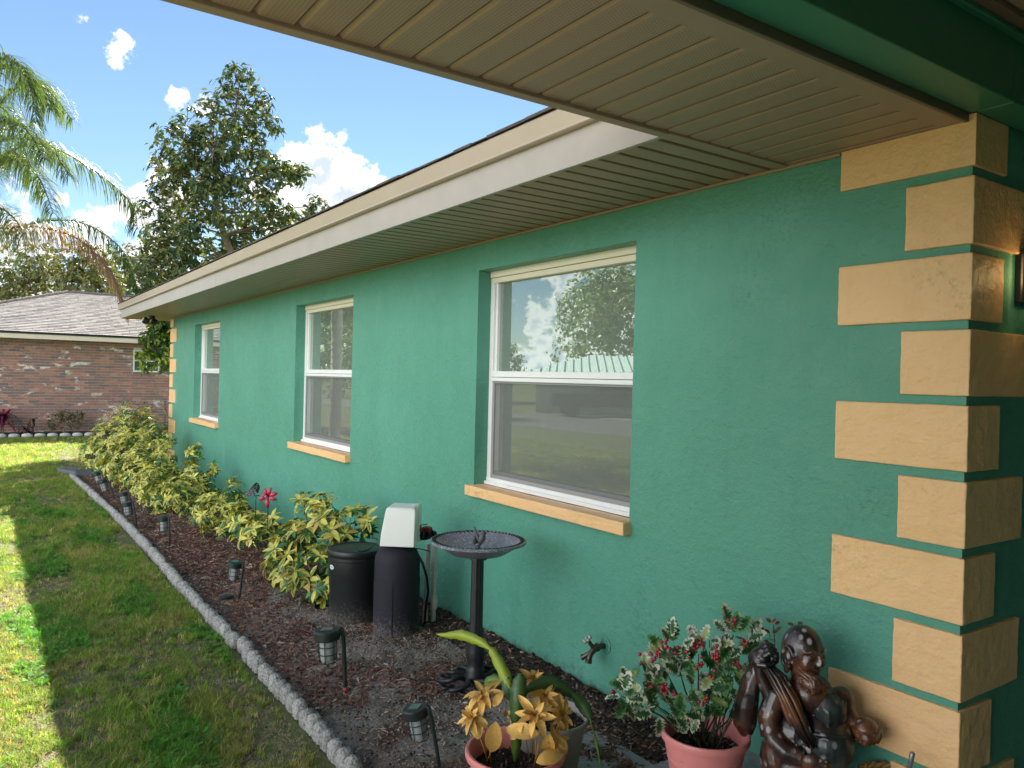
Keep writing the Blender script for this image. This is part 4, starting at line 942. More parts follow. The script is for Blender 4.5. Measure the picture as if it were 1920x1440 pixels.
q = at(742, 1190, 'z', -.055); tk = thing('softener_tank', (q.x, q.y, -.055), 'tall navy jacketed tank with a boxy off white control head', 'water softener')
mb = MB(); mb.lathe([(.128, -.06), (.138, -.03), (.140, .0), (.141, .25), (.1415, .30)], 40, (q.x, q.y, 0)); mb.build('base_jacket', m_jack, tk, smooth=True, angle=40)
mb = MB(); mb.lathe([(.1385, .295), (.1385, .40), (.134, .435), (.118, .47), (.088, .497), (.062, .508), (.056, .512), (.056, .535), (.05, .54)], 40, (q.x, q.y, 0)); mb.build('jacket', m_jack, tk, smooth=True, angle=60)
sa = math.atan2(-1, -.15)+.0; mb = MB(); vdir = Vector((CAM.x-q.x, CAM.y-q.y, 0)).normalized(); a1 = math.atan2(vdir.y, vdir.x)-.18
mb.tube([(q.x+.1415*math.cos(a1), q.y+.1415*math.sin(a1), z) for z in (-.04, .1, .29)], .0035, 5)
for (da, z0, z1) in ((.25, .17, .17),):
    mb.tube([(q.x+.1415*math.cos(a1+b_), q.y+.1415*math.sin(a1+b_), .16) for b_ in np.linspace(.2, .75, 6)], .002, 4); mb.tube([(q.x+.1415*math.cos(a1+b_), q.y+.1415*math.sin(a1+b_), .21) for b_ in np.linspace(.2, .75, 6)], .002, 4)
mb.build('seam', m_jack, tk)
# control head: tapered box, grooved on the front
hz0, hz1 = .512, .745
fr = Vector((math.cos(-2.25), math.sin(-2.25), 0)); sd = Vector((-fr.y, fr.x, 0)); hc = Vector((q.x, q.y, 0)) + fr*.0
def hp(u, v, z): return hc + sd*u + fr*v + Vector((0, 0, z))
bm_ = MB(); lv = []
for (z, w, d0, d1) in ((hz0, .120, -.125, .085), (.585, .116, -.125, .080), (.71, .102, -.125, .060), (.737, .097, -.122, .055), (hz1, .086, -.112, .045)):
    lv.append([hp(-w, d1, z), hp(-w, d0, z), hp(-.018, d0-.0, z), hp(-.010, d0+.012, z), hp(.010, d0+.012, z), hp(.018, d0, z), hp(w, d0, z), hp(w, d1, z)])
vs = [v for l_ in lv for v in l_]; n = 8; fs = [(i*n+k, i*n+(k+1) % n, (i+1)*n+(k+1) % n, (i+1)*n+k) for i in range(4) for k in range(n)] + [tuple(range(n-1, -1, -1)), tuple(4*n+k for k in range(n))]
bm_.add(vs, fs); o = bm_.build('control_head', m_head, tk, bevel=.009, smooth=True, angle=30)
# valve body behind the head and the bypass with red handles, reaching to the wall
def rp(px, py, yo): return at(px, py, 'y', yo)
vb = thing('bypass_valve', rp(790, 1003, q.y+.14), 'black and red bypass valve between the control head and the wall', 'valve')
A = rp(772, 1003, q.y+.08); B = rp(795, 1004, q.y+.2); C2 = rp(816, 1002, -.18)
mb = MB(); mb.tube([A, B, C2], [.036, .030, .022], 14)
for t_ in (.0, .3, .55, .8): mb.tube([A.lerp(C2, t_), A.lerp(C2, t_+.05)], .042-.014*t_, 14)
mb.tube([C2, C2+Vector((.0, .0, -.05))], .022, 12); mb.tube([B+Vector((0, -.05, .0)), B+Vector((0, .05, 0))], .024, 12); mb.build('body', m_hose, vb, smooth=True, angle=40)
for t_ in (.25, .62):
    mb = MB(); c = A.lerp(C2, t_)+Vector((0, 0, .032)); mb.lathe([(.024, -.014), (.026, .0), (.026, .014), (.018, .02), (0, .021)], 16, c)
    for a in (0, 1.05, 2.1): 
        T = Matrix.Translation(c) @ Matrix.Rotation(a, 4, 'Z'); mb.box(-.036, .036, -.006, .006, .0, .016, T)
    mb.build('red_handle', m_redp, vb, smooth=True, angle=35)
mb = MB(); c = rp(788, 985, q.y+.12); mb.tube([c+Vector((0, 0, -.04)), c, c+R0*.045+Vector((0, 0, .010))], .003, 6); mb.build('wire', m_hose, vb)
# pvc pipes down to the ground in front of the wall
pp = thing('pvc_pipes', (-3.1, -.17, -.055), 'pair of white plastic pipes with a small ball valve beside the tank', 'pipes')
xa = at(802, 1172, 'z', -.055); xa.y = min(xa.y, -.12); 
g1 = at(797, 1165, 'y', -.22); g2 = at(812, 1172, 'y', -.17); t1 = at(803, 1020, 'y', -.2); t2 = at(813, 1010, 'y', -.17)
mb = MB(); mb.tube([(g1.x, g1.y, -.06), (t1.x, t1.y, t1.z)], .0165, 12); mb.build('pipe', m_pvc, pp, smooth=True, angle=40)
mb = MB(); mb.tube([(g2.x, g2.y, g2.z-.0), (g2.x, g2.y, t2.z)], .0165, 12)
for z in (.31, .25, .10): mb.tube([(g2.x, g2.y, z), (g2.x, g2.y, z+.028)], .0215, 12)
mb.build('pipe', m_pvc, pp, smooth=True, angle=40)
mb = MB(); mb.tube([(g2.x, g2.y, .045), (g2.x, g2.y, .06), (g2.x, g2.y, .105), (g2.x, g2.y, .12)], [.02, .026, .026, .02], 12); bv = mb.build('ball_valve', m_pvc, pp, smooth=True, angle=40)
mb = MB(); mb.lathe([(.010, 0), (.010, .02)], 8, (g2.x, g2.y-.028, .083), Matrix.Rotation(math.pi/2, 4, 'X')); mb.box(g2.x-.007, g2.x+.007, g2.y-.055, g2.y-.047, .055, .11); mb.build('handle', m_hose, bv)
hz = thing('drain_hose', g1, 'black drain hose curving down behind the pale pipe', 'hose')
c0 = rp(778, 1030, q.y+.1); mb = MB(); mb.tube([c0, rp(792, 1055, -.35), rp(801, 1085, -.26), rp(803, 1110, -.24), rp(799, 1135, -.25), rp(796, 1168, -.25)], .008, 8); mb.tube([rp(780, 1028, -.4), rp(797, 1031, -.28), rp(806, 1034, -.22)], .003, 6); mb.build('hose', m_hose, hz, smooth=True)

# ---------------------------------------------------------------- birdbath
m_iron = mat('black_cast_resin', (.016, .017, .020), .45, bump=((60, .25, .003),), cvar=.25, cscale=12, obj=False, dirt=((.10, .10, .10), 14, .62, .8))
m_bowl = mat('speckled_grey_bowl', (.20, .205, .25), .40, bump=((50, .2, .002),), cvar=.25, cscale=14, obj=False, dirt=((.66, .66, .68), 105, .56, .60))
q = at(890, 1286, 'z', -.05); BX, BY = q.x, q.y; zr = at(897, 1012, 'y', BY).z; BR = 90/FPX*(Vector((BX, BY, zr))-CAM).dot(Fv)
bb = thing('birdbath', (BX, BY, -.06), 'black pedestal birdbath with a wide speckled bowl standing by the wall', 'birdbath')
mb = MB(); zz = zr
# bowl: inner and outer shell, rope rim of small notches
prof = [(0, zz-.062), (.05, zz-.060), (.12, zz-.048), (BR*.80, zz-.016), (BR*.84, zz-.006), (BR*.97, zz+.002), (BR, zz-.002), (BR*.995, zz-.012), (BR*.90, zz-.020), (BR*.80, zz-.032), (.14, zz-.068), (.07, zz-.080), (0, zz-.082)][::-1]
def rr(r, z, th): return r*(1+ (.006*math.sin(th*44) if r > BR*.95 else 0))
mb.lathe(prof, 132, (BX, BY, 0), rfun=rr); mb.build('bowl', m_bowl, bb, smooth=True, angle=60)
mb = MB()
for k in range(64):
    a = 2*math.pi*k/64; T = Matrix.Translation((BX+BR*.925*math.cos(a), BY+BR*.925*math.sin(a), zz+.0005)) @ Matrix.Rotation(a+.5, 4, 'Z'); mb.box(-.011, .011, -.0032, .0032, -.004, .0035, T)
mb.build('rim_notches', m_iron, bb)
mb = MB(); mb.lathe([(.0, zz-.083), (.05, zz-.086), (.052, zz-.096), (.03, zz-.10)][::-1], 24, (BX, BY, 0))
for k in range(4): a = k*1.57+.4; mb.ball((BX+.045*math.cos(a), BY+.045*math.sin(a), zz-.092), .009, 8, 5)
mb.build('bracket', m_iron, bb, smooth=True, angle=40)
mb = MB(); fl_ = lambda r, z, th: r*(1+.05*math.cos(th*8))
mb.lathe([(.036, .20), (.033, .26), (.031, zz-.10)], 48, (BX, BY, 0), rfun=fl_)
mb.build('post', m_iron, bb, smooth=True, angle=60)
mb = MB(); mb.lathe([(.052, -.02), (.056, .005), (.046, .02), (.050, .035), (.043, .045), (.040, .07), (.046, .10), (.047, .14), (.040, .17), (.043, .185), (.037, .20)], 32, (BX, BY, 0), rfun=lambda r, z, th: r*(1+.03*math.cos(th*10)*(1 if .06 < z < .17 else 0))); mb.build('plinth', m_iron, bb, smooth=True, angle=50)
mb = MB()   # scrolling openwork foot
for k in range(8):
    a = k*math.pi/4+.2; pts_ = []
    for i in range(15):
        t_ = i/14; r = .045+.145*t_; aa = a+1.0*math.sin(t_*3.0)*.55; pts_.append((BX+r*math.cos(aa), BY+r*math.sin(aa), -.02+.035*math.sin(math.pi*t_)*(1-.4*t_)))
    mb.tube(pts_, [.014-.003*(i/14) for i in range(15)], 8)
    c = (BX+.165*math.cos(a-.28), BY+.165*math.sin(a-.28), -.025); mb.lathe([(.024+.009*math.cos(b), .009*math.sin(b)) for b in np.linspace(0, 6.28, 7)[:-1]], 14, c, closed=True)
mb.build('scroll_foot', m_iron, bb, smooth=True)
# small bird standing in the bowl
m_bird = mat('grey_bird_figure', (.10, .105, .11), .5, bump=((80, .4, .003),), cvar=.3, cscale=40)
c = Vector((BX+.0, BY-.0, zz-.058)); mb = MB(); u = R0
mb.tube([c+u*.0, c+u*.0+Vector((0, 0, .03))], [.016, .010], 8)
pts_ = [c+u*-.022+Vector((0, 0, .125)), c+u*-.012+Vector((0, 0, .095)), c+u*-.002+Vector((0, 0, .062)), c+u*.008+Vector((0, 0, .048)), c+u*.018+Vector((0, 0, .066)), c+u*.026+Vector((0, 0, .085)), c+u*.030+Vector((0, 0, .095)), c+u*.044+Vector((0, 0, .090))]
mb.tube(pts_, [.004, .007, .013, .020, .020, .013, .013, .002], 10); mb.tube([c+u*.004+Vector((0, -.018, .04)), c+u*-.012+Vector((0, -.022, .085))], [.013, .003], 8)
mb.build('bird', m_bird, bb, smooth=True)

# hose bib on the wall
m_brass = mat('tarnished_brass', (.10, .085, .065), .38, metal=.7, bump=((60, .3, .002),), cvar=.4, cscale=30); m_bibw = mat('weathered_grey_handle', (.42, .40, .36), .5, metal=.4, cvar=.3, cscale=50)
q = at(1135, 1210, 'y', 0); hb = thing('hose_bib', (q.x, 0, q.z), 'old brass garden tap sticking out of the green wall', 'tap')
ww = Vector((q.x, -.001, q.z))
mb = MB(); mb.lathe([(.042, 0), (.042, .003), (.036, .006), (.030, .0065)], 24, ww, Matrix.Rotation(math.pi/2, 4, 'X')); mb.lathe([(.026+.0035*math.cos(b), .008+.0035*math.sin(b)) for b in np.linspace(0, 6.28, 7)[:-1]], 24, ww, Matrix.Rotation(math.pi/2, 4, 'X'), closed=True); mb.build('flange', m_green, hb, smooth=True, angle=40)
mb = MB(); e = ww+Vector((0, -.075, -.002)); mb.tube([ww, ww+Vector((0, -.04, 0)), e], [.014, .014, .018], 12); mb.tube([ww+Vector((0, -.045, 0)), ww+Vector((0, -.058, 0))], .021, 6)
mb.tube([e+Vector((0, .008, 0)), e+Vector((0, -.02, -.025)), e+Vector((0, -.03, -.05))], [.017, .014, .014], 12); mb.tube([e+Vector((0, -.030, -.048)), e+Vector((0, -.032, -.066))], .017, 12)
mb.tube([e+Vector((0, -.012, -.015)), e+Vector((-.035, -.03, -.045)), e+Vector((-.045, -.036, -.052))], [.012, .012, .016], 10)
mb.tube([e, e+Vector((-.012, -.030, .045))], [.012, .008], 10); mb.build('tap_body', m_brass, hb, smooth=True, angle=40)
mb = MB(); T = Matrix.Translation(e+Vector((-.013, -.033, .048))) @ Vector((-.3, -.65, .8)).normalized().to_track_quat('Z', 'Y').to_matrix().to_4x4()
for k in range(6): a = k*math.pi/3; v = T @ Vector((.020*math.cos(a), .020*math.sin(a), 0)); mb.ball(v, .0085, 8, 6); mb.tube([T @ Vector((0, 0, 0)), v], .004, 6)
mb.ball(T @ Vector((0, 0, .003)), .007, 8, 6); mb.build('wheel_handle', m_bibw, hb, smooth=True)

# ---------------------------------------------------------------- brick house next door
BXW = -20.7
m_brick = bpy.data.materials.new('mottled_red_brick'); m_brick.use_nodes = True
t = m_brick.node_tree; t.nodes.clear(); out = N(t, 'ShaderNodeOutputMaterial'); p = N(t, 'ShaderNodeBsdfPrincipled'); p.inputs['Roughness'].default_value = .9; L(t, p.outputs[0], out.inputs[0])
geo = N(t, 'ShaderNodeNewGeometry'); sx = N(t, 'ShaderNodeSeparateXYZ'); L(t, geo.outputs['Position'], sx.inputs[0])
def mm(t, op, *a):
    n = N(t, 'ShaderNodeMath', operation=op)
    for i, v in enumerate(a):
        if hasattr(v, 'links'): L(t, v, n.inputs[i])
        else: n.inputs[i].default_value = v
    return n.outputs[0]
row = mm(t, 'FLOOR', mm(t, 'DIVIDE', mm(t, 'ADD', sx.outputs[2], .05), .0675))
colm = mm(t, 'FLOOR', mm(t, 'DIVIDE', mm(t, 'ADD', sx.outputs[1], mm(t, 'MULTIPLY', mm(t, 'FLOORED_MODULO', row, 2.), .1066)), .2132))
cb = N(t, 'ShaderNodeCombineXYZ'); L(t, colm, cb.inputs[0]); L(t, row, cb.inputs[1])
wn = N(t, 'ShaderNodeTexWhiteNoise'); wn.noise_dimensions = '3D'; L(t, cb.outputs[0], wn.inputs['Vector'])
cr = N(t, 'ShaderNodeValToRGB'); L(t, wn.outputs['Value'], cr.inputs[0]); cr.color_ramp.interpolation = 'CONSTANT'
e = cr.color_ramp.elements; e[0].color = (.23, .15, .13, 1); e[0].position = 0; e[1].position = .25; e[1].color = (.32, .165, .13, 1)
for ps, c in ((.45, (.37, .19, .145, 1)), (.62, (.27, .155, .13, 1)), (.80, (.17, .13, .13, 1)), (.92, (.38, .23, .18, 1))): q = e.new(ps); q.color = c
no = N(t, 'ShaderNodeTexNoise'); no.inputs['Scale'].default_value = 2.2; no.inputs['Detail'].default_value = 6; no.inputs['Roughness'].default_value = .7
mp = N(t, 'ShaderNodeMapping'); mp.inputs['Scale'].default_value = (1, 1, 2.6); L(t, geo.outputs['Position'], mp.inputs[0]); L(t, mp.outputs[0], no.inputs['Vector'])
rg = N(t, 'ShaderNodeMapRange'); L(t, mm(t, 'ADD', no.outputs['Fac'], mm(t, 'MULTIPLY', wn.outputs['Value'], .10)), rg.inputs[0]); rg.inputs[1].default_value = .635; rg.inputs[2].default_value = .69
x = N(t, 'ShaderNodeMixRGB'); L(t, rg.outputs[0], x.inputs[0]); L(t, cr.outputs[0], x.inputs[1]); x.inputs[2].default_value = (.66, .62, .56, 1); L(t, x.outputs[0], p.inputs['Base Color'])
m_mortar = mat('grey_mortar', (.52, .46, .42), .95, cvar=.15, cscale=10, obj=False); m_wtrim = mat('cream_fascia_paint', (.66, .58, .47), .6); m_gut = mat('black_gutter', (.012, .012, .014), .4)
m_shing = mat('weathered_brown_shingle', (.20, .165, .15), .95, bump=((60, .4, .01),), cvar=.25, cscale=5, obj=False, attr=True)
bh = thing('brick_house', (-24, -1, -.06), 'neighbouring brown brick house with a grey shingled hip roof', 'house')
Y0, Y1 = -3.9, 9.5; WY0, WY1, WZa, WZb = .66, 1.285, 1.50, 2.05
mb = MB(); mb.box(BXW-.2, BXW-.012, Y0, WY0, -.1, 2.24); mb.box(BXW-.2, BXW-.012, WY1, Y1, -.1, 2.24); mb.box(BXW-.2, BXW-.012, WY0, WY1, -.1, WZa); mb.box(BXW-.2, BXW-.012, WY0, WY1, WZb, 2.24)
mb.box(BXW-7.4, BXW-.2, Y0, Y0+.2, -.1, 2.24); mb.box(BXW-7.4, BXW-.2, Y1-.2, Y1, -.1, 2.24); mb.build('wall', m_mortar, bh)
bmesh_ = MB().box(-.012, 0, 0, .2032, 0, .0575).mesh('brick', m_brick); bhalf = None
rest = MB(); nb_ = 0; cands = []
for rw in range(-1, 34):
    z = -.05 + rw*.0675 + .005
    if z > 2.2: break
    k0 = int(math.floor((Y0)/.2132))
    for k in range(k0, int(Y1/.2132)+1):
        y = k*.2132 - (rw % 2)*.1066 + .005
        ya, yb = max(y, Y0), min(y+.2032, Y1)
        if z+.0575 > WZa-.07 and z < WZb and yb > WY0-.01 and ya < WY1+.01:
            if ya < WY0-.03: yb = min(yb, WY0-.01)
            elif yb > WY1+.03: ya = max(ya, WY1+.01)
            else: continue
        if yb-ya < .02: continue
        cands.append((ya, yb, z))
cands.sort(key=lambda c: abs(c[0]+1.0))
for ya, yb, z in cands:
    if nb_ < 298 and abs(yb-ya-.2032) < 1e-4 and -2.4 < ya:
        o = link('brick', bmesh_, bh); o.location = Vector((BXW+random.uniform(-.002, .003), ya, z)) - bh.location; nb_ += 1
    else: rest.box(BXW-.012, BXW+random.uniform(-.002, .003), ya, yb, z, z+.0575)
for k in range(9): y = WY0-.005+k*.0705; rest.box(BXW-.012, BXW+.012, y, y+.06, WZa-.07, WZa-.012)
o = rest.build('brick', m_brick, bh); o['kind'] = 'stuff'
rest = MB()
for rw in range(0, 33):
    z = -.05 + rw*.0675 + .005
    for k in range(-36, 0): x = BXW + k*.2132 + (rw % 2)*.1066; rest.box(x, x+.2032, Y0-.012, Y0, z, z+.0575)
o = rest.build('brick', m_brick, bh); o['kind'] = 'stuff'
w = bpy.data.objects.new('window', None); COL.objects.link(w); w.parent = bh; w.location = Vector((BXW, WY0, WZa))-bh.location
mb = MB(); X = BXW-.05
mb.box(X, X+.05, WY0, WY0+.03, WZa, WZb); mb.box(X, X+.05, WY1-.03, WY1, WZa, WZb); mb.box(X, X+.052, WY0, WY1, WZa, WZa+.03); mb.box(X, X+.052, WY0, WY1, WZb-.03, WZb)
ym = (WY0+WY1)/2; zm = WZa+.28; mb.box(X, X+.045, ym-.009, ym+.009, WZa+.03, WZb-.03); mb.box(X, X+.048, WY0+.03, WY1-.03, zm-.012, zm+.012); mb.build('window_frame', m_white, w)
for (a, b, c, d) in ((WY0+.03, ym-.009, WZa+.03, zm-.012), (ym+.009, WY1-.03, WZa+.03, zm-.012), (WY0+.03, ym-.009, zm+.012, WZb-.03), (ym+.009, WY1-.03, zm+.012, WZb-.03)):
    mb = MB(); mb.box(X+.01, X+.016, a, b, c, d); mb.build('pane', mat('dark_window_glass', (.05, .06, .065), .12, spec=.9) if 'dark_window_glass' not in bpy.data.materials else bpy.data.materials['dark_window_glass'], w)
ex = BXW+.6
mb = MB(); mb.box(ex-.03, ex, Y0-.6, Y1+.6, 2.215, 2.33); mb.box(BXW-8, ex-.03, Y0-.6, Y0-.57, 2.215, 2.33); mb.build('fascia', m_wtrim, bh)
mb = MB(); mb.box(BXW-.012, ex-.03, Y0-.57, Y1+.57, 2.225, 2.235); mb.box(BXW-8, BXW-.012, Y0-.57, Y0, 2.225, 2.235); mb.build('soffit', m_wtrim, bh)
mb = MB(); mb.box(ex, ex+.02, Y0-.62, Y1+.6, 2.325, 2.375); mb.box(BXW-8, ex, Y0-.64, Y0-.6, 2.325, 2.375); mb.build('gutter', m_gut, bh)
# shingled slope, course by course, tabs of uneven tone and butt thickness
run = 3.95; slope = .335; nr = 30; rz = 2.36
mb = MB(); rnd = random.Random(3); th_ = math.atan(slope)
for i in range(nr):
    xa_ = ex+.02 - run*i/nr; za_ = rz + slope*run*i/nr; xb_ = ex+.02 - run*(i+1.12)/nr; zb_ = rz + slope*run*(i+1.12)/nr
    ylo = Y0-.6 + (ex+.02-xa_); y = ylo - rnd.uniform(0, .3)
    while y < Y1+.6:
        wd = rnd.choice((.15, .2, .3, .33)); g = rnd.uniform(.62, .8) if rnd.random() < .3 else rnd.uniform(.92, 1.12); mb.col = (.21*g, .195*g, .188*g, 1); tk_ = rnd.choice((.020, .023)); ya = max(y, ylo); yb = y+wd-.006
        if yb > ya: mb.add([(xa_, ya, za_), (xa_, yb, za_), (xa_, yb, za_+tk_), (xa_, ya, za_+tk_), (xb_, ya, zb_+.004), (xb_, yb, zb_+.004)], [(0, 1, 2, 3), (3, 2, 5, 4), (0, 3, 4), (1, 5, 2)])
        y += wd
o = mb.build('shingle', m_shing, bh); o['kind'] = 'stuff'
mb = MB(); mb.col = (.2, .17, .155, 1); AX = ex+.02-run; AZ = rz+slope*run; YH = Y0-.6+run
mb.add([(ex+.01, Y0-.6, rz-.01), (ex+.01, Y1+.6, rz-.01), (AX, Y1+.6, AZ-.01), (AX, YH, AZ-.01), (AX-run, Y0-.6, rz-.01), (AX-run, Y1+.6, rz-.01)], [(0, 1, 2, 3), (0, 3, 4), (4, 3, 2, 5)]); mb.build('roof_deck', m_shing, bh)
mb = MB(); mb.col = (.19, .16, .145, 1)
for a, b, n in (((ex, Y0-.6, rz), (AX, YH, AZ), 24), ((AX, YH, AZ), (AX, Y1, AZ), 40)):
    a = Vector(a); b = Vector(b)
    for i in range(n): mb.tube([a.lerp(b, i/n)+Vector((0, 0, .015)), a.lerp(b, (i+1)/n)+Vector((0, 0, .025))], .05, 6)
mb.build('ridge_cap', m_shing, bh)
# white scalloped border and small plants at the foot of the brick wall
m_wsc = mat('white_scallop_concrete', (.48, .47, .44), .9, cvar=.2, cscale=10, objrand=.15)
wb = thing('scalloped_border', (BXW+.75, -1, -.06), 'row of whitish scalloped border stones in front of the brick wall', 'garden edging')
sm = MB().lathe([(.0, .09), (.045, .085), (.085, .06), (.1, .03), (.10, -.03)], 14).mesh('scallop_stone', m_wsc, True)
y = -6.5
while y < 3.5: o = link('scallop_stone', sm, wb); o.location = Vector((BXW+.75+random.uniform(-.01, .01), y, -.05)) - wb.location; o.scale = (.7, 1.15, .75); y += .255
mb = MB(); mb.box(BXW-.005, BXW+.75, -6.5, 3.4, -.3, -.01); mb.build('far_soil_bed', m_soil)['kind'] = 'structure'
m_cord = mat('dark_red_leaf', (.10, .012, .03), .45, trans=.2, cvar=.3, cscale=20, obj=False, attr=True)
def spiky(name, px, py, X_, n, Lf, w, cols, label, stem=.3, spread=1.0, cat='plant'):
    b = at(px, py, 'x', X_); b.z = -.03; t_ = thing(name, b, label, cat); rnd = random.Random(px); mb = MB()
    for i in range(n):
        a = rnd.uniform(0, 6.28); el = rnd.uniform(.1, 1.4)*spread; d = Vector((math.cos(a), math.sin(a), 0)); s = Vector((-d.y, d.x, 0)); h0 = stem*rnd.uniform(.6, 1.1); l = Lf*rnd.uniform(.6, 1.1); mb.col = rnd.choice(cols); pv = []
        for k in range(4):
            t_2 = k/3; ang = el+ -.9*t_2*rnd.uniform(.6, 1.2); q = Vector((0, 0, h0)) + d*(l*t_2*math.cos(max(-.5, ang))) + Vector((0, 0, l*t_2*math.sin(ang))); ww = w*math.sin(math.pi*(.12+.86*t_2)); pv += [b+q-s*ww, b+q+s*ww]
        mb.add(pv, [(0, 1, 3, 2), (2, 3, 5, 4), (4, 5, 7, 6)])
    mb.build('foliage', m_cord, t_)
    mb = MB(); mb.tube([b, b+Vector((0, 0, stem*1.1))], .018, 6); mb.build('stem', m_stem, t_)
spiky('cordyline', 6, 800, BXW+.45, 60, .42, .035, ((.28, .012, .06, 1), (.08, .012, .025, 1), (.05, .01, .02, 1)), 'tall crimson spiky leaved plant at the left end of the brick wall', .42)
spiky('cordyline', 50, 803, BXW+.45, 22, .32, .025, ((.035, .01, .015, 1), (.06, .012, .02, 1)), 'low dark purple spiky plant against the brick wall', .10)
spiky('cordyline', 62, 803, BXW+.40, 7, .34, .022, ((.035, .01, .015, 1), (.06, .02, .02, 1)), 'thin dark stalked plant with a few leaves rising beside the low purple one', .32)
G5 = [(.16, .15, .05, 1), (.10, .12, .04, 1), (.20, .17, .07, 1), (.07, .09, .03, 1)]
bq = at(120, 803, 'x', BXW+.5); bq.z = -.03; cc_ = [(at(a_, b_, 'x', BXW+.5), r_, n_) for a_, b_, r_, n_ in ((100, 790, .2, 16), (125, 782, .2, 16), (145, 780, .16, 12), (112, 775, .12, 8), (140, 795, .16, 12), (92, 800, .1, 6), (155, 775, .08, 4))]
LATER = (bq, cc_, G5)
spiky('small_conifer', 289, 803, BXW+.5, 90, .22, .012, ((.20, .30, .03, 1), (.28, .34, .04, 1)), 'small yellow green feathery plant by the brick wall', .10)
spiky('small_fern', 309, 803, BXW+.5, 70, .20, .012, ((.06, .18, .03, 1), (.10, .24, .04, 1)), 'small green fern next to the yellow one by the brick wall', .08)
mb = MB(); q = at(308, 803, 'x', BXW+.3); mb.tube([(q.x, q.y, -.03), (q.x, q.y+.02, .5), (q.x, q.y, .75)], [.015, .014, .01], 6); tag(mb.build('bare_stalk', m_stem), 'bare upright stalk standing against the brick wall', 'stalk')

# ---------------------------------------------------------------- trees
def leaf_cards(mb, pos, nrm, Lf, W, rnd, cols, droop=.4):
    """one folded pointed leaf of four triangles"""
    a = rnd.uniform(0, 6.28); q = nrm.to_track_quat('Z', 'Y').to_matrix(); d = q @ Vector((math.cos(a), math.sin(a), 0)); d = (d - Vector((0, 0, droop))).normalized(); s = d.cross(nrm).normalized(); l = Lf*rnd.uniform(.7, 1.2); w = W*rnd.uniform(.8, 1.2); nn = s.cross(d)*w*.35
    mb.col = rnd.choice(cols); mb.add([pos, pos+d*l*.45-s*w+nn, pos+d*l*.5, pos+d*l*.45+s*w+nn, pos+d*l], [(0, 1, 2), (0, 2, 3), (1, 4, 2), (2, 4, 3)])
m_tleaf = mat('glossy_tree_leaf', (1, 1, 1), .45, attr=True, trans=.28, obj=False, spec=.5, cvar=.25, cscale=.8)
m_bark = mat('grey_brown_bark', (.20, .15, .11), .9, bump=((25, .8, .02),), cvar=.3, cscale=12, obj=False)
def tree(name, base, clumps, label, cols, Lf, W, dens, trunk, group=None, seed=1, droop=.5, whorl=6, cat='tree', limbs=True):
    """clumps: (centre, radius, xdepth) -> leaves in drooping whorls; limbs join the trunk path"""
    rnd = random.Random(seed); t_ = thing(name, base, label, cat, group); mb = MB(); br_ = MB()
    tp = [Vector(p) for p, r in trunk]; br_.tube(tp, [r for p, r in trunk], 10)
    for (c, r, n) in clumps:
        if limbs:
            j = min(tp, key=lambda q: (q-c).length + (0 if q.z < c.z else 3)); mid = j.lerp(c, .5)+Vector((0, 0, -.12*r)); br_.tube([j, mid, c], [.02+.015*r, .016, .008], 6)
        for _ in range(int(n*dens)):
            d = Vector((rnd.gauss(0, 1), rnd.gauss(0, 1), rnd.gauss(0, 1))).normalized(); rr = r*rnd.uniform(.25, 1.08)**.55; p = c + d*rr
            if limbs and rnd.random() < .35: br_.tube([c+d*rr*.2, p], [.012, .004], 4, cap=False)
            for _k in range(whorl): leaf_cards(mb, p+Vector((rnd.gauss(0, .05), rnd.gauss(0, .05), rnd.gauss(0, .05)))*Lf*4, (d+Vector((rnd.uniform(-.5, .5), rnd.uniform(-.5, .5), .6))).normalized(), Lf, W, rnd, cols, droop)
    br_.build('trunk', m_bark, t_, smooth=True); o = mb.build('crown', m_tleaf, t_, smooth=False); return t_
TX = -17.2
def tc_(px, py, r, n, dx=0): return (at(px, py, 'x', TX+dx), r, n)
G1 = [(.055, .10, .035, 1), (.07, .12, .035, 1), (.045, .08, .03, 1), (.10, .14, .04, 1), (.20, .19, .05, 1)]
cl = [tc_(438, 135, .30, 10), tc_(470, 145, .32, 12, .3), tc_(430, 175, .38, 18), tc_(480, 190, .42, 22, -.3), tc_(400, 195, .35, 10, .5), tc_(495, 230, .42, 22), tc_(440, 225, .5, 34), tc_(455, 270, .5, 30, -.5), tc_(385, 240, .40, 16, .3),
      tc_(350, 235, .38, 16, .6), tc_(310, 245, .25, 7, .3), tc_(298, 275, .24, 7), tc_(340, 280, .5, 34, .5), tc_(400, 280, .6, 50, .8), tc_(315, 320, .42, 24), tc_(365, 335, .62, 54, .6), tc_(430, 330, .65, 60, .4), tc_(490, 300, .5, 34), tc_(515, 330, .5, 34, .3),
      tc_(550, 325, .36, 20), tc_(565, 320, .25, 8), tc_(480, 370, .6, 46, .5), tc_(330, 375, .5, 30), tc_(300, 355, .25, 8), tc_(395, 390, .6, 50, .8), tc_(345, 430, .6, 50, .5), tc_(300, 440, .5, 32), tc_(270, 385, .20, 5, .2), tc_(290, 382, .20, 5),
      tc_(440, 420, .6, 44, -.4), tc_(500, 410, .55, 34, .2), tc_(540, 410, .42, 24), tc_(575, 400, .34, 16, .2), tc_(595, 385, .30, 12), tc_(590, 415, .28, 12), tc_(300, 500, .6, 50), tc_(350, 490, .7, 60, .3), tc_(420, 480, .7, 60, -.8), tc_(480, 460, .6, 40), tc_(285, 550, .5, 34, .5), tc_(340, 540, .6, 40), tc_(320, 465, .4, 20, .8)]
b0 = at(470, 600, 'x', TX); b0.z = -.06
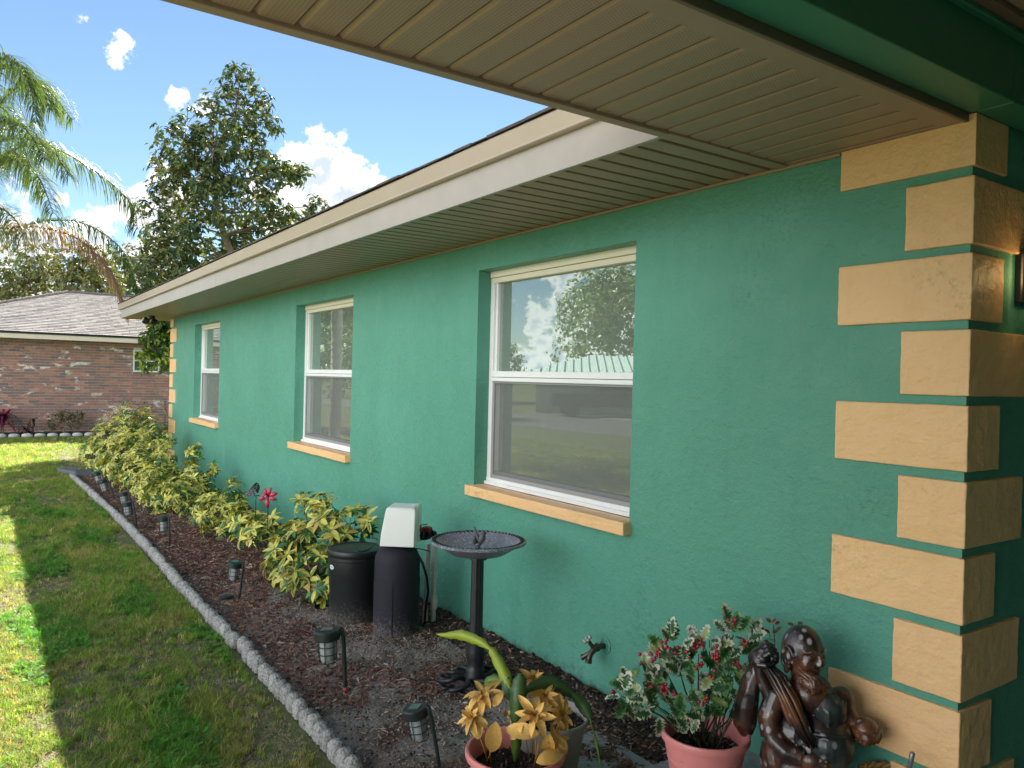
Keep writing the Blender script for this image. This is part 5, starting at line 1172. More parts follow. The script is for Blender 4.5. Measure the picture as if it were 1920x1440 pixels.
trunk = [((b0.x, b0.y, -.06), .13), (at(440, 490, 'x', TX), .085), (at(420, 440, 'x', TX), .075), (at(408, 400, 'x', TX), .06), (at(402, 340, 'x', TX), .05), (at(412, 280, 'x', TX), .04), (at(440, 220, 'x', TX), .03), (at(450, 150, 'x', TX), .015)]
tree('broadleaf_tree', b0, cl, 'tall dense dark green tree rising behind the green house', G1, .175, .034, 1.15, trunk, seed=4, whorl=8)
# low bough of bright leaves beside the far corner of the house
G2 = [(.05, .12, .02, 1), (.035, .09, .02, 1), (.30, .36, .03, 1), (.12, .20, .03, 1)]
def c2_(px, py, r, n, X_=-15.2): return (at(px, py, 'x', X_), r, n)
b1 = at(345, 720, 'x', -15.2); b1.z = -.06
tree('small_tree', b1, [c2_(300, 625, .26, 22), c2_(318, 650, .28, 30), c2_(290, 655, .22, 14), c2_(310, 600, .22, 16), c2_(272, 630, .12, 5), c2_(268, 662, .12, 6), c2_(330, 620, .3, 24), c2_(345, 660, .4, 30), c2_(275, 690, .08, 3), c2_(305, 675, .2, 12), c2_(350, 560, .5, 40), c2_(285, 610, .1, 5)],
     'leafy bough with bright and dark leaves just beyond the far corner of the house', G2, .15, .032, 1.6, [((b1.x, b1.y, -.06), .08), (at(345, 680, 'x', -15.2), .06), (at(348, 620, 'x', -15.2), .04), (at(350, 560, 'x', -15.2), .02)], seed=8)
tree('brownish_bush', LATER[0], LATER[1], 'low rounded olive brown bush against the brick wall', LATER[2], .05, .014, 2.2, [(LATER[0], .02), (LATER[0]+Vector((0, 0, .15)), .015), (LATER[0]+Vector((0, 0, .3)), .008)], seed=91, cat='bush')
# thin crowned trees far behind the brick house
G3 = [(.14, .16, .04, 1), (.20, .20, .06, 1), (.09, .12, .035, 1), (.16, .15, .06, 1)]
def far(px, X_): b = at(px, 560, 'x', X_); b.z = -.06; return b
for i, (tx, cls, lab) in enumerate(((-42, [(30, 500, 1.3, 22), (70, 490, 1.1, 16), (10, 520, 1.1, 16), (50, 530, 1.4, 26), (90, 515, 1.0, 14), (20, 540, 1.2, 18)], 'sparse yellow green oak crown at the left above the brick house roof'),
        (-40, [(120, 480, 1.0, 12), (150, 500, 1.2, 20), (180, 490, 1.1, 18), (140, 530, 1.3, 24), (190, 525, 1.2, 22), (110, 520, .9, 12), (165, 540, 1.2, 20)], 'thin limbed oak crown in the middle above the brick house roof'),
        (-44, [(230, 500, 1.2, 22), (260, 480, 1.0, 12), (215, 530, 1.4, 26), (250, 530, 1.5, 26), (285, 520, 1.3, 20)], 'pale oak crown between the palm frond and the tall dark tree'))):
    b = far(cls[0][0], tx); cc = [(at(a, c, 'x', tx+random.uniform(-1, 1)), r, n) for a, c, r, n in cls]; top = at(cls[0][0]+15, 500, 'x', tx)
    tree('oak_tree', b, cc, lab, G3, .24, .075, 3.6, [((b.x, b.y, -.06), .25), (b+Vector((.2, .3, 2.5)), .16), (top-Vector((0, 0, 1.6)), .09), (top-Vector((0, 0, .7)), .04)], 'oaks behind the brick house', seed=20+i, whorl=5)

# queen palm
m_frond = mat('palm_leaflet', (1, 1, 1), .4, attr=True, trans=.35, obj=False, spec=.6); m_rach = mat('palm_rachis', (.19, .20, .08), .6, attr=True)
PX = -13.6; pc = at(-95, 375, 'x', PX); pb = Vector((pc.x, pc.y, -.06))
palm = thing('palm_tree', pb, 'feathery palm with long drooping fronds at the left edge, one frond brown and dead', 'palm tree')
m_ptr = mat('grey_palm_trunk', (.25, .22, .19), .9, bump=((30, .6, .01),), cvar=.3, cscale=6)
mb = MB(); pr = [(.17, -.06), (.14, .3)]
z = .5
while z < pc.z-.3: pr += [(.125, z), (.132, z+.02), (.124, z+.04)]; z += .14
pr += [(.13, pc.z-.3), (.10, pc.z+.1), (.03, pc.z+.4)]; mb.lathe(pr, 16, (pb.x, pb.y, 0)); mb.build('trunk', m_ptr, palm, smooth=True)
def frond(path, seed, col, Lf=.90, n=112, dead=False):
    rnd = random.Random(seed); pts_ = [Vector(p) for p in path]; mb = MB(); mb.col = (.20, .11, .05, 1) if dead else (.16, .18, .06, 1)
    # resample smoothly
    P_ = []; m = len(pts_)
    for i in range(m-1):
        p0 = pts_[max(i-1, 0)]; p1 = pts_[i]; p2 = pts_[i+1]; p3 = pts_[min(i+2, m-1)]
        for k in range(8):
            u = k/8; P_.append(.5*((2*p1)+(p2-p0)*u+(2*p0-5*p1+4*p2-p3)*u*u+(3*p1-p0-3*p2+p3)*u**3))
    P_.append(pts_[-1]); N_ = len(P_); mb.tube(P_, [.022*(1-i/N_)+.004 for i in range(N_)], 6)
    o = mb.build('frond', m_rach, palm, smooth=True); lf = MB()
    for i in range(n):
        u = .12+.88*i/n; f = u*(N_-1); k = min(int(f), N_-2); p = P_[k].lerp(P_[k+1], f-k); tg = (P_[k+1]-P_[k]).normalized(); sdv = tg.cross(Vector((0, 0, 1)))
        if sdv.length < .1: sdv = Vector((0, 1, 0))
        sdv.normalize(); L_ = Lf*math.sin(math.pi*min(.97, .22+.72*u))**.6*rnd.uniform(.8, 1.1)
        for s_ in (-1, 1):
          for rep in ((0, 1) if i % 3 == 0 else (0,)):
            d0 = (sdv*s_*rnd.uniform(.4, 1.0)+tg*rnd.uniform(.3, .9)+Vector((0, 0, rnd.uniform(-.2, .55)))).normalized(); pv = []; w = .0085; g = rnd.uniform(.7, 1.25); lf.col = (col[0]*g, col[1]*g, col[2]*g, 1)
            q = p.copy(); d = d0.copy(); wv = d0.cross(Vector((0, 0, 1))).normalized() if abs(d0.z) < .95 else Vector((1, 0, 0)); ns = 5; dr_ = rnd.uniform(.55, .85) if not dead else 1.1
            for j in range(ns):
                ww = w*(1-.85*(j/(ns-1))**1.5); pv += [q-wv*ww, q+wv*ww]; q = q + d*(L_/(ns-1)); d = (d+Vector((0, 0, -dr_))).normalized()
            lf.add(pv, [(2*j, 2*j+1, 2*j+3, 2*j+2) for j in range(ns-1)])
    lf.build('leaflets', m_frond, o)['kind'] = 'stuff'
PG = (.10, .16, .05); PG2 = (.16, .23, .06); PB = (.36, .21, .12)
def fp(*pts_): return [pc] + [at(x_, y_, 'x', PX+dx) for x_, y_, dx in pts_]
frond(fp((-60, 200, .2), (0, 130, .5), (60, 150, .9), (95, 205, 1.1)), 1, PG2)
frond(fp((-40, 250, 0), (30, 165, -.3), (90, 170, -.6), (135, 225, -.9)), 2, PG, .7)
frond(fp((-50, 300, .3), (20, 260, .6), (90, 275, .9), (130, 330, 1.2)), 3, PG2, .7)
frond(fp((-20, 310, 0), (70, 270, -.1), (170, 315, -.3), (245, 380, -.5), (258, 430, -.6)), 4, PG, .7, 120)
frond(fp((-40, 340, .8), (20, 300, 1.3), (70, 330, 1.8), (100, 400, 2.1)), 5, PG2, .65)
frond(fp((-50, 240, -.6), (0, 200, -1.2), (40, 260, -1.8), (60, 340, -2)), 6, PG2, .7)
frond(fp((-20, 425, 0), (70, 425, .1), (150, 450, .2), (205, 510, .3), (238, 585, .35)), 7, PB, .62, 110, True)
frond(fp((-10, 440, -.2), (80, 415, -.5), (160, 420, -.8), (230, 470, -1.1), (262, 550, -1.3)), 8, (.05, .11, .04), .62, 115)
frond(fp((-60, 320, 1.2), (-10, 240, 1.9), (40, 235, 2.4), (85, 300, 2.8)), 10, PG, .7)
frond(fp((-50, 330, -.8), (0, 290, -1.5), (50, 300, -2.1), (85, 370, -2.5)), 11, PG2, .7)
frond(fp((-70, 260, .6), (-40, 150, 1.0), (10, 110, 1.3), (50, 150, 1.5), (70, 230, 1.6)), 12, PG, .7)
frond(fp((-60, 390, 1), (0, 390, 1.6), (40, 430, 2.2), (50, 500, 2.5)), 9, PG, .6)
for k in range(9):
    a = 3.3+k*.38; L2_ = 2.6; up_ = .3+.6*((k*37) % 10)/10; dv = Vector((math.cos(a), math.sin(a), 0))
    frond([pc, pc+dv*.8+Vector((0, 0, up_)), pc+dv*1.6+Vector((0, 0, up_*1.1)), pc+dv*2.3+Vector((0, 0, up_-.5)), pc+dv*2.6+Vector((0, 0, up_-1.3))], 30+k, PG2 if k % 2 else PG, .7, 60)

# ---------------------------------------------------------------- across the street (seen in the panes)
m_metal = mat('pale_green_metal_roof', (.55, .66, .64), .35, metal=.0, bump=((3, .1, .01),)); m_wallw = mat('white_house_wall', (.62, .62, .58), .8, cvar=.06)
m_seam = mat('roof_seam', (.24, .36, .34), .5)
oh = thing('metal_roof_house', (-27.5, -28.3, -.06), 'low white house with a pale ribbed metal roof, mirrored in the nearest window', 'house')
TM = Matrix.Translation((-27.5, -28.3, -.06)) @ Matrix.Rotation(-.89, 4, 'Z')
mb = MB(); mb.box(-8, 8, -4, 4, 0, 1.95, TM); mb.build('wall', m_wallw, oh)
mb = MB(); vs = [TM @ Vector(v) for v in ((-8.7, -4.7, 1.9), (8.7, -4.7, 1.9), (8.7, 4.7, 1.9), (-8.7, 4.7, 1.9), (-5, 0, 3.05), (5, 0, 3.05))]; mb.add(vs, [(0, 1, 5, 4), (1, 2, 5), (2, 3, 4, 5), (3, 0, 4), (0, 3, 2, 1)])
rf = mb.build('roof', m_metal, oh); mb = MB()
for i in range(44):
    u = -8.6+i*.4
    for sg in (-1, 1):
        h = min(4.7, (8.7-abs(u))/3.7*4.7); mb.tube([TM @ Vector((u, sg*4.7, 1.93)), TM @ Vector((u, sg*(4.7-h), 1.93+h/4.7*1.15))], 0.045, 4)
mb.build('standing_seam', m_seam, rf)['kind'] = 'stuff'
m_dkg = bpy.data.materials['dark_window_glass']
for u in (-5, -1.5, 3, 5.5):
    mb = MB(); mb.box(u, u+1.1, 4.0, 4.03, .7, 1.8, TM); f_ = mb.build('window', m_white, oh); mb = MB(); mb.box(u+.07, u+1.03, 4.03, 4.04, .77, 1.73, TM); mb.build('pane', m_dkg, f_)
m_paint = mat('dark_truck_paint', (.02, .022, .026), .25, coat=.8); m_rub = mat('black_rubber', (.012, .012, .012), .8)
TT = Matrix.Translation((-25.3, -20.6, -.05)) @ Matrix.Rotation(-1.0, 4, 'Z')
tr_ = thing('pickup_truck', (-25.3, -20.6, -.05), 'dark pickup truck parked on the drive across the street, seen in the window reflection', 'pickup truck')
mb = MB(); mb.box(-2.6, 2.6, -.92, .92, .45, 1.05, TM @ Matrix.Identity(4) if False else TT); mb.build('body', m_paint, tr_, bevel=.08)
mb = MB(); pr = [(-.6, 1.05), (-.45, 1.7), (.9, 1.75), (1.5, 1.06)]
mb.add([TT @ Vector((x_, s_*.82, z_)) for s_ in (-1, 1) for x_, z_ in pr], [(0, 1, 2, 3), (7, 6, 5, 4), (0, 4, 5, 1), (1, 5, 6, 2), (2, 6, 7, 3)]); mb.build('cab', m_paint, tr_, bevel=.03)
mb = MB(); mb.add([TT @ Vector((x_, s_*.825, z_)) for s_ in (-1, 1) for x_, z_ in ((-.45, 1.15), (-.35, 1.62), (.85, 1.66), (1.25, 1.15))], [(0, 1, 2, 3), (7, 6, 5, 4)]); mb.build('side_window', m_dkg, tr_)
for x_ in (-1.7, 1.75):
    for s_ in (-1, 1):
        mb = MB(); mb.lathe([(.25, -.11), (.38, -.11), (.40, -.06), (.40, .06), (.38, .11), (.25, .11)], 20, TT @ Vector((x_, s_*.88, .4)), Matrix.Rotation(-1.0, 4, 'Z') @ Matrix.Rotation(math.pi/2, 4, 'X')); o = mb.build('wheel', m_rub, tr_, smooth=True, angle=40)
for s_ in (-1, 1): mb = MB(); mb.box(2.59, 2.63, s_*.68-.18, s_*.68+.18, .72, .92, TT); mb.build('headlight', m_lens, tr_)
G4 = [(.14, .22, .07, 1), (.18, .27, .09, 1), (.22, .30, .11, 1), (.11, .18, .06, 1)]
def wt(name, x_, y_, h, R_2, label, seed, n=26, cols=G4, group='trees across the street', Lf=.32, W=.10):
    rnd = random.Random(seed); b = Vector((x_, y_, -.06)); cc = []
    for i in range(n):
        u = rnd.random(); a = rnd.uniform(0, 6.28); zz_ = h*(.35+.62*u); r = R_2*(math.sin(math.pi*(.25+.72*u)))*rnd.uniform(.3, 1); cc.append((Vector((x_+r*math.cos(a), y_+r*math.sin(a), zz_)), R_2*.33*rnd.uniform(.7, 1.2), 46))
    tree(name, b, cc, label, cols, Lf, W, 1.0, [(b, .04*h), (b+Vector((.2, 0, h*.35)), .03*h), (b+Vector((.1, .2, h*.6)), .018*h), (b+Vector((0, 0, h*.9)), .005*h)], group, seed=seed, whorl=5)
wt('shade_tree', -41, -34.5, 9.6, 5.6, 'big spreading shade tree behind the metal roofed house, mirrored in the nearest window', 61, 34)
wt('shade_tree', -34, -37, 8.5, 4, 'broad lighter tree at the right of the metal roofed house in the mirror view', 62)
wt('shade_tree', -47, -26, 5.5, 4, 'low round tree left of the metal roofed house in the mirror view', 63)
wt('shade_tree', -52, -18, 6.5, 5, 'distant tree far along the street on the left', 64)
wt('shade_tree', -25, -41, 8, 5, 'dense tree behind and to the right of the driveway', 65)
wt('shade_tree', -14, -40, 9, 5, 'shade tree straight across the street from the tap', 66)
wt('street_shrub', -24.5, -8.2, 3.2, 1.7, 'bright rounded garden shrub mirrored in the second window', 67, 14, [(.12, .22, .04, 1), (.07, .15, .03, 1), (.2, .26, .06, 1)], None, .14, .05)
wt('shade_tree', -30, -10.5, 6, 3, 'dark tree behind the bright garden shrub beyond the brick house', 68, 20)

# ---------------------------------------------------------------- pots by the porch
m_terra = mat('salmon_pink_plastic', (.80, .27, .25), .42, bump=((30, .06, .001),), cvar=.06, cscale=6, dirt=((.62, .42, .36), 26, .70, .74)); m_terra2 = m_terra
m_gpot = mat('grey_stone_look_pot', (.36, .36, .31), .6, bump=((90, .2, .001),), cvar=.1); m_pots = mat('potting_soil', (.022, .017, .014), .95, bump=((120, 1, .008),), cvar=.5, cscale=80, dirt=((.10, .07, .05), 90, .58, .7))
paver = at(1110, 1425, 'z', -.03)
mb = MB(); mb.box(-1.42, -.955, -1.2, -.30, -.09, -.028); o = mb.build('paver', m_conc, None, bevel=.006); tag(o, 'grey concrete paver half buried under the two front pots', 'paver')
def pot(name, c, R_, Hh, m, label, rim=.028, band=True, soil=.05, group=None):
    """c = centre of rim"""
    b = Vector((c.x, c.y, c.z-Hh)); t_ = thing(name, b, label, 'plant pot', group); z1 = c.z; mb = MB()
    pr = [(0, z1-Hh), (R_*.66, z1-Hh), (R_*.69, z1-Hh+.01)]
    if band: pr += [(R_*.845, z1-.085), (R_*.855, z1-.083), (R_*.86, z1-.078), (R_*.925, z1-rim-.004), (R_*.93, z1-rim), (R_*.985, z1-rim), (R_*1.0, z1-rim*.75), (R_*1.0, z1-rim*.25), (R_*.985, z1-.001), (R_*.955, z1), (R_*.925, z1-.002), (R_*.90, z1-.012), (R_*.88, z1-.05), (R_*.84, z1-soil-.03)]
    else: pr += [(R_*.93, z1-.02), (R_*.95, z1-.015), (R_*.985, z1-.012), (R_, z1-.005), (R_*.99, z1), (R_*.955, z1), (R_*.93, z1-.01), (R_*.84, z1-soil-.03)]
    mb.lathe(pr, 56, (c.x, c.y, 0)); mb.build('pot', m, t_, smooth=True, angle=38)
    mb = MB(); rnd = random.Random(3); n = 26; rings = 9; vs = [(c.x, c.y, z1-soil)]; fs = []
    for i in range(1, rings+1):
        for k in range(n): a = 2*math.pi*k/n; r = R_*.875*i/rings; vs.append((c.x+r*math.cos(a), c.y+r*math.sin(a), z1-soil+rnd.uniform(-.007, .007)))
    for k in range(n): fs.append((0, 1+k, 1+(k+1) % n))
    for i in range(rings-1):
        for k in range(n): a_ = 1+i*n; fs.append((a_+k, a_+n+k, a_+n+(k+1) % n, a_+(k+1) % n))
    mb.add(vs, fs); mb.build('soil', m_pots, t_, smooth=True)
    return t_
c1 = atd(966, 1402, 2.83); c2 = atd(1027, 1338, 3.06); c3 = atd(1322, 1368, 2.79)
pot('pink_pot', c1, .182, .25, m_terra, 'pink plastic pot holding the gold flowers and flat cactus leaves', soil=.075, group='pink plastic pots')
pot('grey_pot', c2, .162, .27, m_gpot, 'grey pot with dark soil standing behind the front pink pot', band=False, soil=.03)
pot('pink_pot', c3, .158, .24, m_terra, 'pink plastic pot holding the holly next to the bearded figure', soil=.07, group='pink plastic pots')
# broken crumbs of soil in the pots
pts = []; rots = []; scls = []; idx = []; rnd = random.Random(77)
for c, R_, so_ in ((c1, .155, .075), (c2, .14, .03), (c3, .13, .07)):
    for _ in range(420):
        a = rnd.uniform(0, 6.28); r = R_*math.sqrt(rnd.random()); s_ = rnd.uniform(.25, .9); pts.append((c.x+r*math.cos(a), c.y+r*math.sin(a), c.z-so_+.002)); rots.append((rnd.uniform(0, 3), rnd.uniform(0, 3), rnd.uniform(0, 6))); scls.append((s_, s_, s_)); idx.append(rnd.choice((11, 12, 13, 11, 12, 0, 7)))
gn_scatter('soil_crumbs', pts, rots, scls, idx, mc)

def ribbon(path, widths, fold=.25, ser=0, face=None, seed=0, cols=((1, 1, 1, 1), (1, 1, 1, 1)), sub=5):
    """flat leaf along a world path, width across the viewing direction or a given facing; optional scalloped edge"""
    rnd = random.Random(seed); P_ = []; Wd = []; m = len(path); pts_ = [Vector(p) for p in path]
    for i in range(m-1):
        p0 = pts_[max(i-1, 0)]; p1 = pts_[i]; p2 = pts_[i+1]; p3 = pts_[min(i+2, m-1)]
        for k in range(sub): u = k/sub; P_.append(.5*((2*p1)+(p2-p0)*u+(2*p0-5*p1+4*p2-p3)*u*u+(3*p1-p0-3*p2+p3)*u**3)); Wd.append(widths[i]*(1-u)+widths[i+1]*u)
    P_.append(pts_[-1]); Wd.append(widths[-1]); vs = []; cs = []; n = len(P_)
    for i, p in enumerate(P_):
        tg = (P_[min(i+1, n-1)]-P_[max(i-1, 0)]).normalized(); f = Vector(face) if face is not None else (CAM-p).normalized(); s_ = tg.cross(f).normalized(); nn = s_.cross(tg).normalized(); w = Wd[i]*.5*(1+ser*math.sin(i*1.9))
        vs += [p-s_*w-nn*w*fold, p-s_*w*.1, p+s_*w*.1, p+s_*w-nn*w*fold]; cs += [cols[0], cols[1], cols[1], cols[0]]
    fs = [(i*4+j, i*4+j+1, (i+1)*4+j+1, (i+1)*4+j) for i in range(n-1) for j in range(3)]
    mb = MB(); mb.add(vs, fs, cs); return mb
m_cact = mat('flat_cactus_leaf', (1, 1, 1), .38, attr=True, trans=.18, obj=False, cvar=.10, cscale=25, spec=.5, bump=((30, .2, .004),))
ec = thing('orchid_cactus', (c1.x, c1.y, c1.z-.07), 'plant with long flat wavy green leaves growing among the gold flowers', 'plant')
def E_(*a): return [atd(x_, y_, d) for x_, y_, d in a]
YG = ((.34, .42, .035, 1), (.40, .48, .06, 1)); DG = ((.055, .13, .04, 1), (.10, .19, .06, 1)); MG = ((.10, .21, .03, 1), (.16, .28, .05, 1)); PGc = ((.17, .27, .17, 1), (.20, .32, .20, 1))
for i, (pa, wd, col, sr) in enumerate(((E_((958, 1302, 2.84), (945, 1262, 2.88), (924, 1222, 2.95), (918, 1215, 2.96)), [.016, .046, .034, .006], YG, .10),
        (E_((920, 1218, 2.96), (900, 1203, 3.0), (866, 1191, 3.06), (838, 1191, 3.1), (818, 1189, 3.13)), [.008, .034, .040, .024, .002], YG, .08),
        (E_((966, 1368, 2.80), (968, 1340, 2.79), (972, 1300, 2.80), (975, 1272, 2.82), (974, 1262, 2.83)), [.016, .046, .066, .044, .006], DG, .10),
        (E_((966, 1430, 2.86), (967, 1408, 2.84), (968, 1385, 2.82), (967, 1366, 2.81)), [.008, .034, .042, .014], MG, .08),
        (E_((983, 1300, 2.83), (1003, 1285, 2.86), (1035, 1280, 2.9), (1068, 1298, 2.93), (1075, 1306, 2.93)), [.008, .036, .050, .040, .012], DG, .09),
        (E_((1072, 1300, 2.93), (1090, 1318, 2.92), (1102, 1338, 2.9), (1106, 1350, 2.89)), [.014, .050, .040, .006], DG, .08),
        (E_((1106, 1346, 2.89), (1113, 1372, 2.88), (1119, 1396, 2.87), (1123, 1420, 2.86), (1127, 1446, 2.85)), [.008, .006, .013, .007, .006], MG, .05),
        (E_((954, 1283, 2.9), (935, 1275, 2.92), (918, 1278, 2.94), (907, 1294, 2.95)), [.010, .040, .040, .006], MG, .12),
        (E_((960, 1318, 2.84), (953, 1300, 2.84), (949, 1282, 2.86), (952, 1268, 2.87)), [.010, .038, .036, .008], PGc, .15))):
    o = ribbon(pa, wd, .25, sr, seed=i, cols=col).build('leaf', m_cact, ec, smooth=True); md = o.modifiers.new('thick', 'SOLIDIFY'); md.thickness = .003
# gold artificial flowers
m_gold = mat('gold_foil_petal', (.88, .52, .14), .34, metal=.40, bump=((140, .5, .002), (22, .3, .006)), cvar=.18, cscale=20); m_goldw = mat('gold_stem', (.50, .27, .06), .4, metal=.3)
gf = thing('gold_flowers', (c1.x, c1.y, c1.z-.07), 'bunch of artificial gold poinsettias stuck in the front pink pot', 'artificial flowers')
pet = [leaf_mesh('petal', m_gold, 1.0, .50, c_, f_, 7, 1.15, pointy=True) for c_, f_ in ((.5, .5), (.9, .35), (.2, .6), (1.3, .4))]
def flower(c, nrm, R_, n, seed):
    rnd = random.Random(seed); f_ = bpy.data.objects.new('flower', None); COL.objects.link(f_); f_.parent = gf; f_.location = c-gf.location; q = nrm.to_track_quat('Z', 'Y').to_matrix()
    for k in range(n):
        ring = k < n*.55; a = k*2*math.pi/(n*.55 if ring else n*.45)+rnd.uniform(-.25, .25)+(0 if ring else .4); el = rnd.uniform(.05, .4) if ring else rnd.uniform(.6, 1.1)
        Rm = q @ Matrix.Rotation(a, 3, 'Z') @ Matrix.Rotation(-el, 3, 'Y') @ Matrix.Rotation(rnd.uniform(-.3, .3), 3, 'X')
        o = link('petal', rnd.choice(pet), f_); s_ = R_*rnd.uniform(.8, 1.1)*(1 if ring else .75); o.rotation_euler = Rm.to_euler(); o.scale = (s_, s_, s_)
    mb = MB()
    for k in range(9): d = q @ Vector((rnd.uniform(-.14, .14), rnd.uniform(-.14, .14), .22)); mb.tube([Vector((0, 0, 0)), d*R_], .0012, 4); mb.ball(d*R_, .003, 6, 4)
    me = mb.mesh('stamens', m_goldw, True); link('stamens', me, f_)
tocam = lambda p: (CAM-p).normalized()
for i, (x_, y_, d, nu, nr_, R_) in enumerate(((905, 1302, 2.82, 1.0, -.1, .066), (886, 1346, 2.78, .5, -.45, .060), (1000, 1274, 2.98, .9, .2, .052), (1022, 1306, 2.88, .3, .1, .062), (1003, 1342, 2.74, .35, -.1, .070), (1052, 1338, 2.83, .2, .7, .056), (975, 1340, 2.90, .5, -.2, .05), (1036, 1392, 2.76, .4, .5, .05))):
    p = atd(x_, y_, d); flower(p, (tocam(p)*.75+Vector((0, 0, nu))+R0*nr_).normalized(), R_*1.25, 15, 40+i)
big = [leaf_mesh('leaf', m_gold, 1.0, .66, c_, .3, 8, 1.3, pointy=True) for c_ in (.6, 1.1)]
for i, (x_, y_, d, dx, dy, s_) in enumerate(((930, 1352, 2.74, -.15, -1.0, .125), (905, 1355, 2.77, -.5, -.8, .085), (1010, 1378, 2.73, -1.0, .25, .115), (1030, 1375, 2.72, -.1, -1, .10), (1040, 1380, 2.75, .6, -.8, .085), (1005, 1430, 2.70, 1.0, .45, .10), (925, 1325, 2.79, .4, .7, .06), (948, 1330, 2.9, .1, -1, .04), (980, 1360, 2.74, -.6, -.6, .07), (1050, 1350, 2.8, .1, -1, .06))):
    p = atd(x_, y_, d); dv = (Rv*dx+Uv*dy).normalized(); nn = (tocam(p)+Vector((0, 0, .3))).normalized(); nn = (nn-dv*nn.dot(dv)).normalized(); yy = nn.cross(dv); s_ *= 1.1; o = link('leaf', big[i % 2], gf); o.location = p-gf.location; o.rotation_euler = Matrix((dv, yy, nn)).transposed().to_euler(); o.scale = (s_, s_, s_)
mb = MB()
for (xt, yt, xb, yb, d) in ((905, 1320, 913, 1440, 2.82), (892, 1360, 917, 1440, 2.82), (915, 1390, 920, 1440, 2.81), (925, 1390, 908, 1440, 2.80), (1003, 1360, 1003, 1440, 2.79), (1025, 1330, 1007, 1440, 2.81), (1010, 1390, 1000, 1440, 2.78), (1036, 1395, 1012, 1440, 2.79), (1050, 1350, 1010, 1440, 2.82), (999, 1290, 998, 1420, 2.9), (975, 1350, 992, 1420, 2.86)):
    mb.tube([atd(xt, yt, d), atd((xt+xb)/2+2, (yt+yb)/2, d), atd(xb, yb, d+.02)], .0024, 6)
mb.build('stem', m_goldw, gf, smooth=True)
# variegated artificial holly
m_holly = mat('variegated_holly_leaf', (1, 1, 1), .32, attr=True, obj=False, cvar=.12, cscale=60, spec=.6); m_berry = mat('red_berry', (.36, .012, .03), .25, coat=.4); m_hst = mat('dark_holly_stem', (.035, .045, .022), .6)
ho = thing('holly_sprays', (c3.x, c3.y, c3.z-.07), 'artificial variegated holly sprays with red berries in the pot by the bearded figure', 'artificial plant')
def holly_mesh(seed, white):
    rnd = random.Random(seed); mb = MB(); n = 5; W_ = (.50, .50, .36, 1); G_ = (.025, .10, .03, 1); out_ = []
    # spiny outline: alternating spikes and bays, both sides
    half = []
    for i in range(n):
        t_ = (i+.5)/n; wv = .30*math.sin(math.pi*(.15+.75*t_)); half.append((t_+.05, wv*1.35)); half.append((t_+.12, wv*.60))
    half = half[:-1]; L0 = [(0, .02)] + half; ring = [(x_, y_) for x_, y_ in L0] + [(1.08, 0)] + [(x_, -y_) for x_, y_ in L0[::-1]]
    def zf(x_, y_): return .22*abs(y_)+.10*math.sin(x_*6+seed)*(1 if y_ > 0 else -1)*abs(y_)*2-.22*x_*x_
    m = len(ring); vs = [(x_, y_, zf(x_, y_)) for x_, y_ in ring]; inn = [(.10+x_*.74+rnd.uniform(-.05, .05), y_*rnd.uniform(.42, .92), 0) for x_, y_ in ring]; inn = [(x_, y_, zf(x_, y_)+.004) for x_, y_, _ in inn]
    mid = [(x_, 0, zf(x_, 0)) for x_, y_ in ring]
    cw = W_ if white else (.12, .26, .07, 1); cg = G_ if rnd.random() < .7 else (.30, .36, .12, 1)
    fs = [(i, (i+1) % m, m+(i+1) % m, m+i) for i in range(m)]; fs2 = [tuple(m+i for i in range(m))]
    # duplicate inner ring so the pale margin stays crisp
    vs2 = vs+inn+inn; fs2 = [tuple(2*m+i for i in range(m))]
    mb.add(vs2, fs+fs2, [cw]*(2*m)+[cg]*m); return mb.mesh('leaf', m_holly)
hol = [holly_mesh(i, True) for i in range(6)] + [holly_mesh(20+i, False) for i in range(4)]
rnd = random.Random(9); sprays = [(1165, 1305, 2.62, 14, .038), (1215, 1275, 2.72, 13, .05), (1240, 1240, 2.74, 12, .05), (1262, 1215, 2.76, 10, .05), (1250, 1300, 2.70, 14, .055), (1290, 1260, 2.72, 14, .06), (1310, 1225, 2.78, 10, .05), (1330, 1200, 2.80, 9, .05), (1345, 1250, 2.74, 14, .06), (1375, 1190, 2.82, 9, .05), (1385, 1225, 2.80, 10, .05),
        (1375, 1280, 2.78, 14, .06), (1320, 1295, 2.72, 16, .06), (1275, 1335, 2.68, 11, .045), (1400, 1200, 2.84, 6, .04), (1385, 1325, 2.80, 9, .045), (1235, 1330, 2.66, 6, .035), (1295, 1375, 2.67, 7, .03), (1180, 1290, 2.62, 6, .03), (1345, 1310, 2.76, 8, .05)]
st = MB(); hb0 = Vector((c3.x, c3.y, c3.z-.07))
for (x_, y_, d, n, r_) in sprays:
    d = d+.03; c = atd(x_, y_, d); off = Vector((rnd.uniform(-.05, .05), rnd.uniform(-.04, .04), 0)); mid = (hb0+c)/2+Vector((rnd.uniform(-.02, .02), 0, .02)); st.tube([hb0+off, mid, c], [.0035, .003, .0015], 5)
    for _ in range(int(n*.85)):
        dd = Vector((rnd.gauss(0, 1), rnd.gauss(0, 1), rnd.gauss(0, 1))).normalized(); p = c+dd*r_*rnd.uniform(.1, 1.0); o = link('leaf', rnd.choice(hol), ho); s_ = rnd.uniform(.046, .072)
        ax = (dd+Vector((0, 0, .5))).normalized(); nn = (tocam(p)+Vector((rnd.uniform(-.7, .7), rnd.uniform(-.7, .7), rnd.uniform(-.3, .8)))); nn = (nn-ax*nn.dot(ax)).normalized(); yy = nn.cross(ax)
        o.location = p-ho.location; o.rotation_euler = Matrix((ax, yy, nn)).transposed().to_euler(); o.scale = (s_, s_, s_)
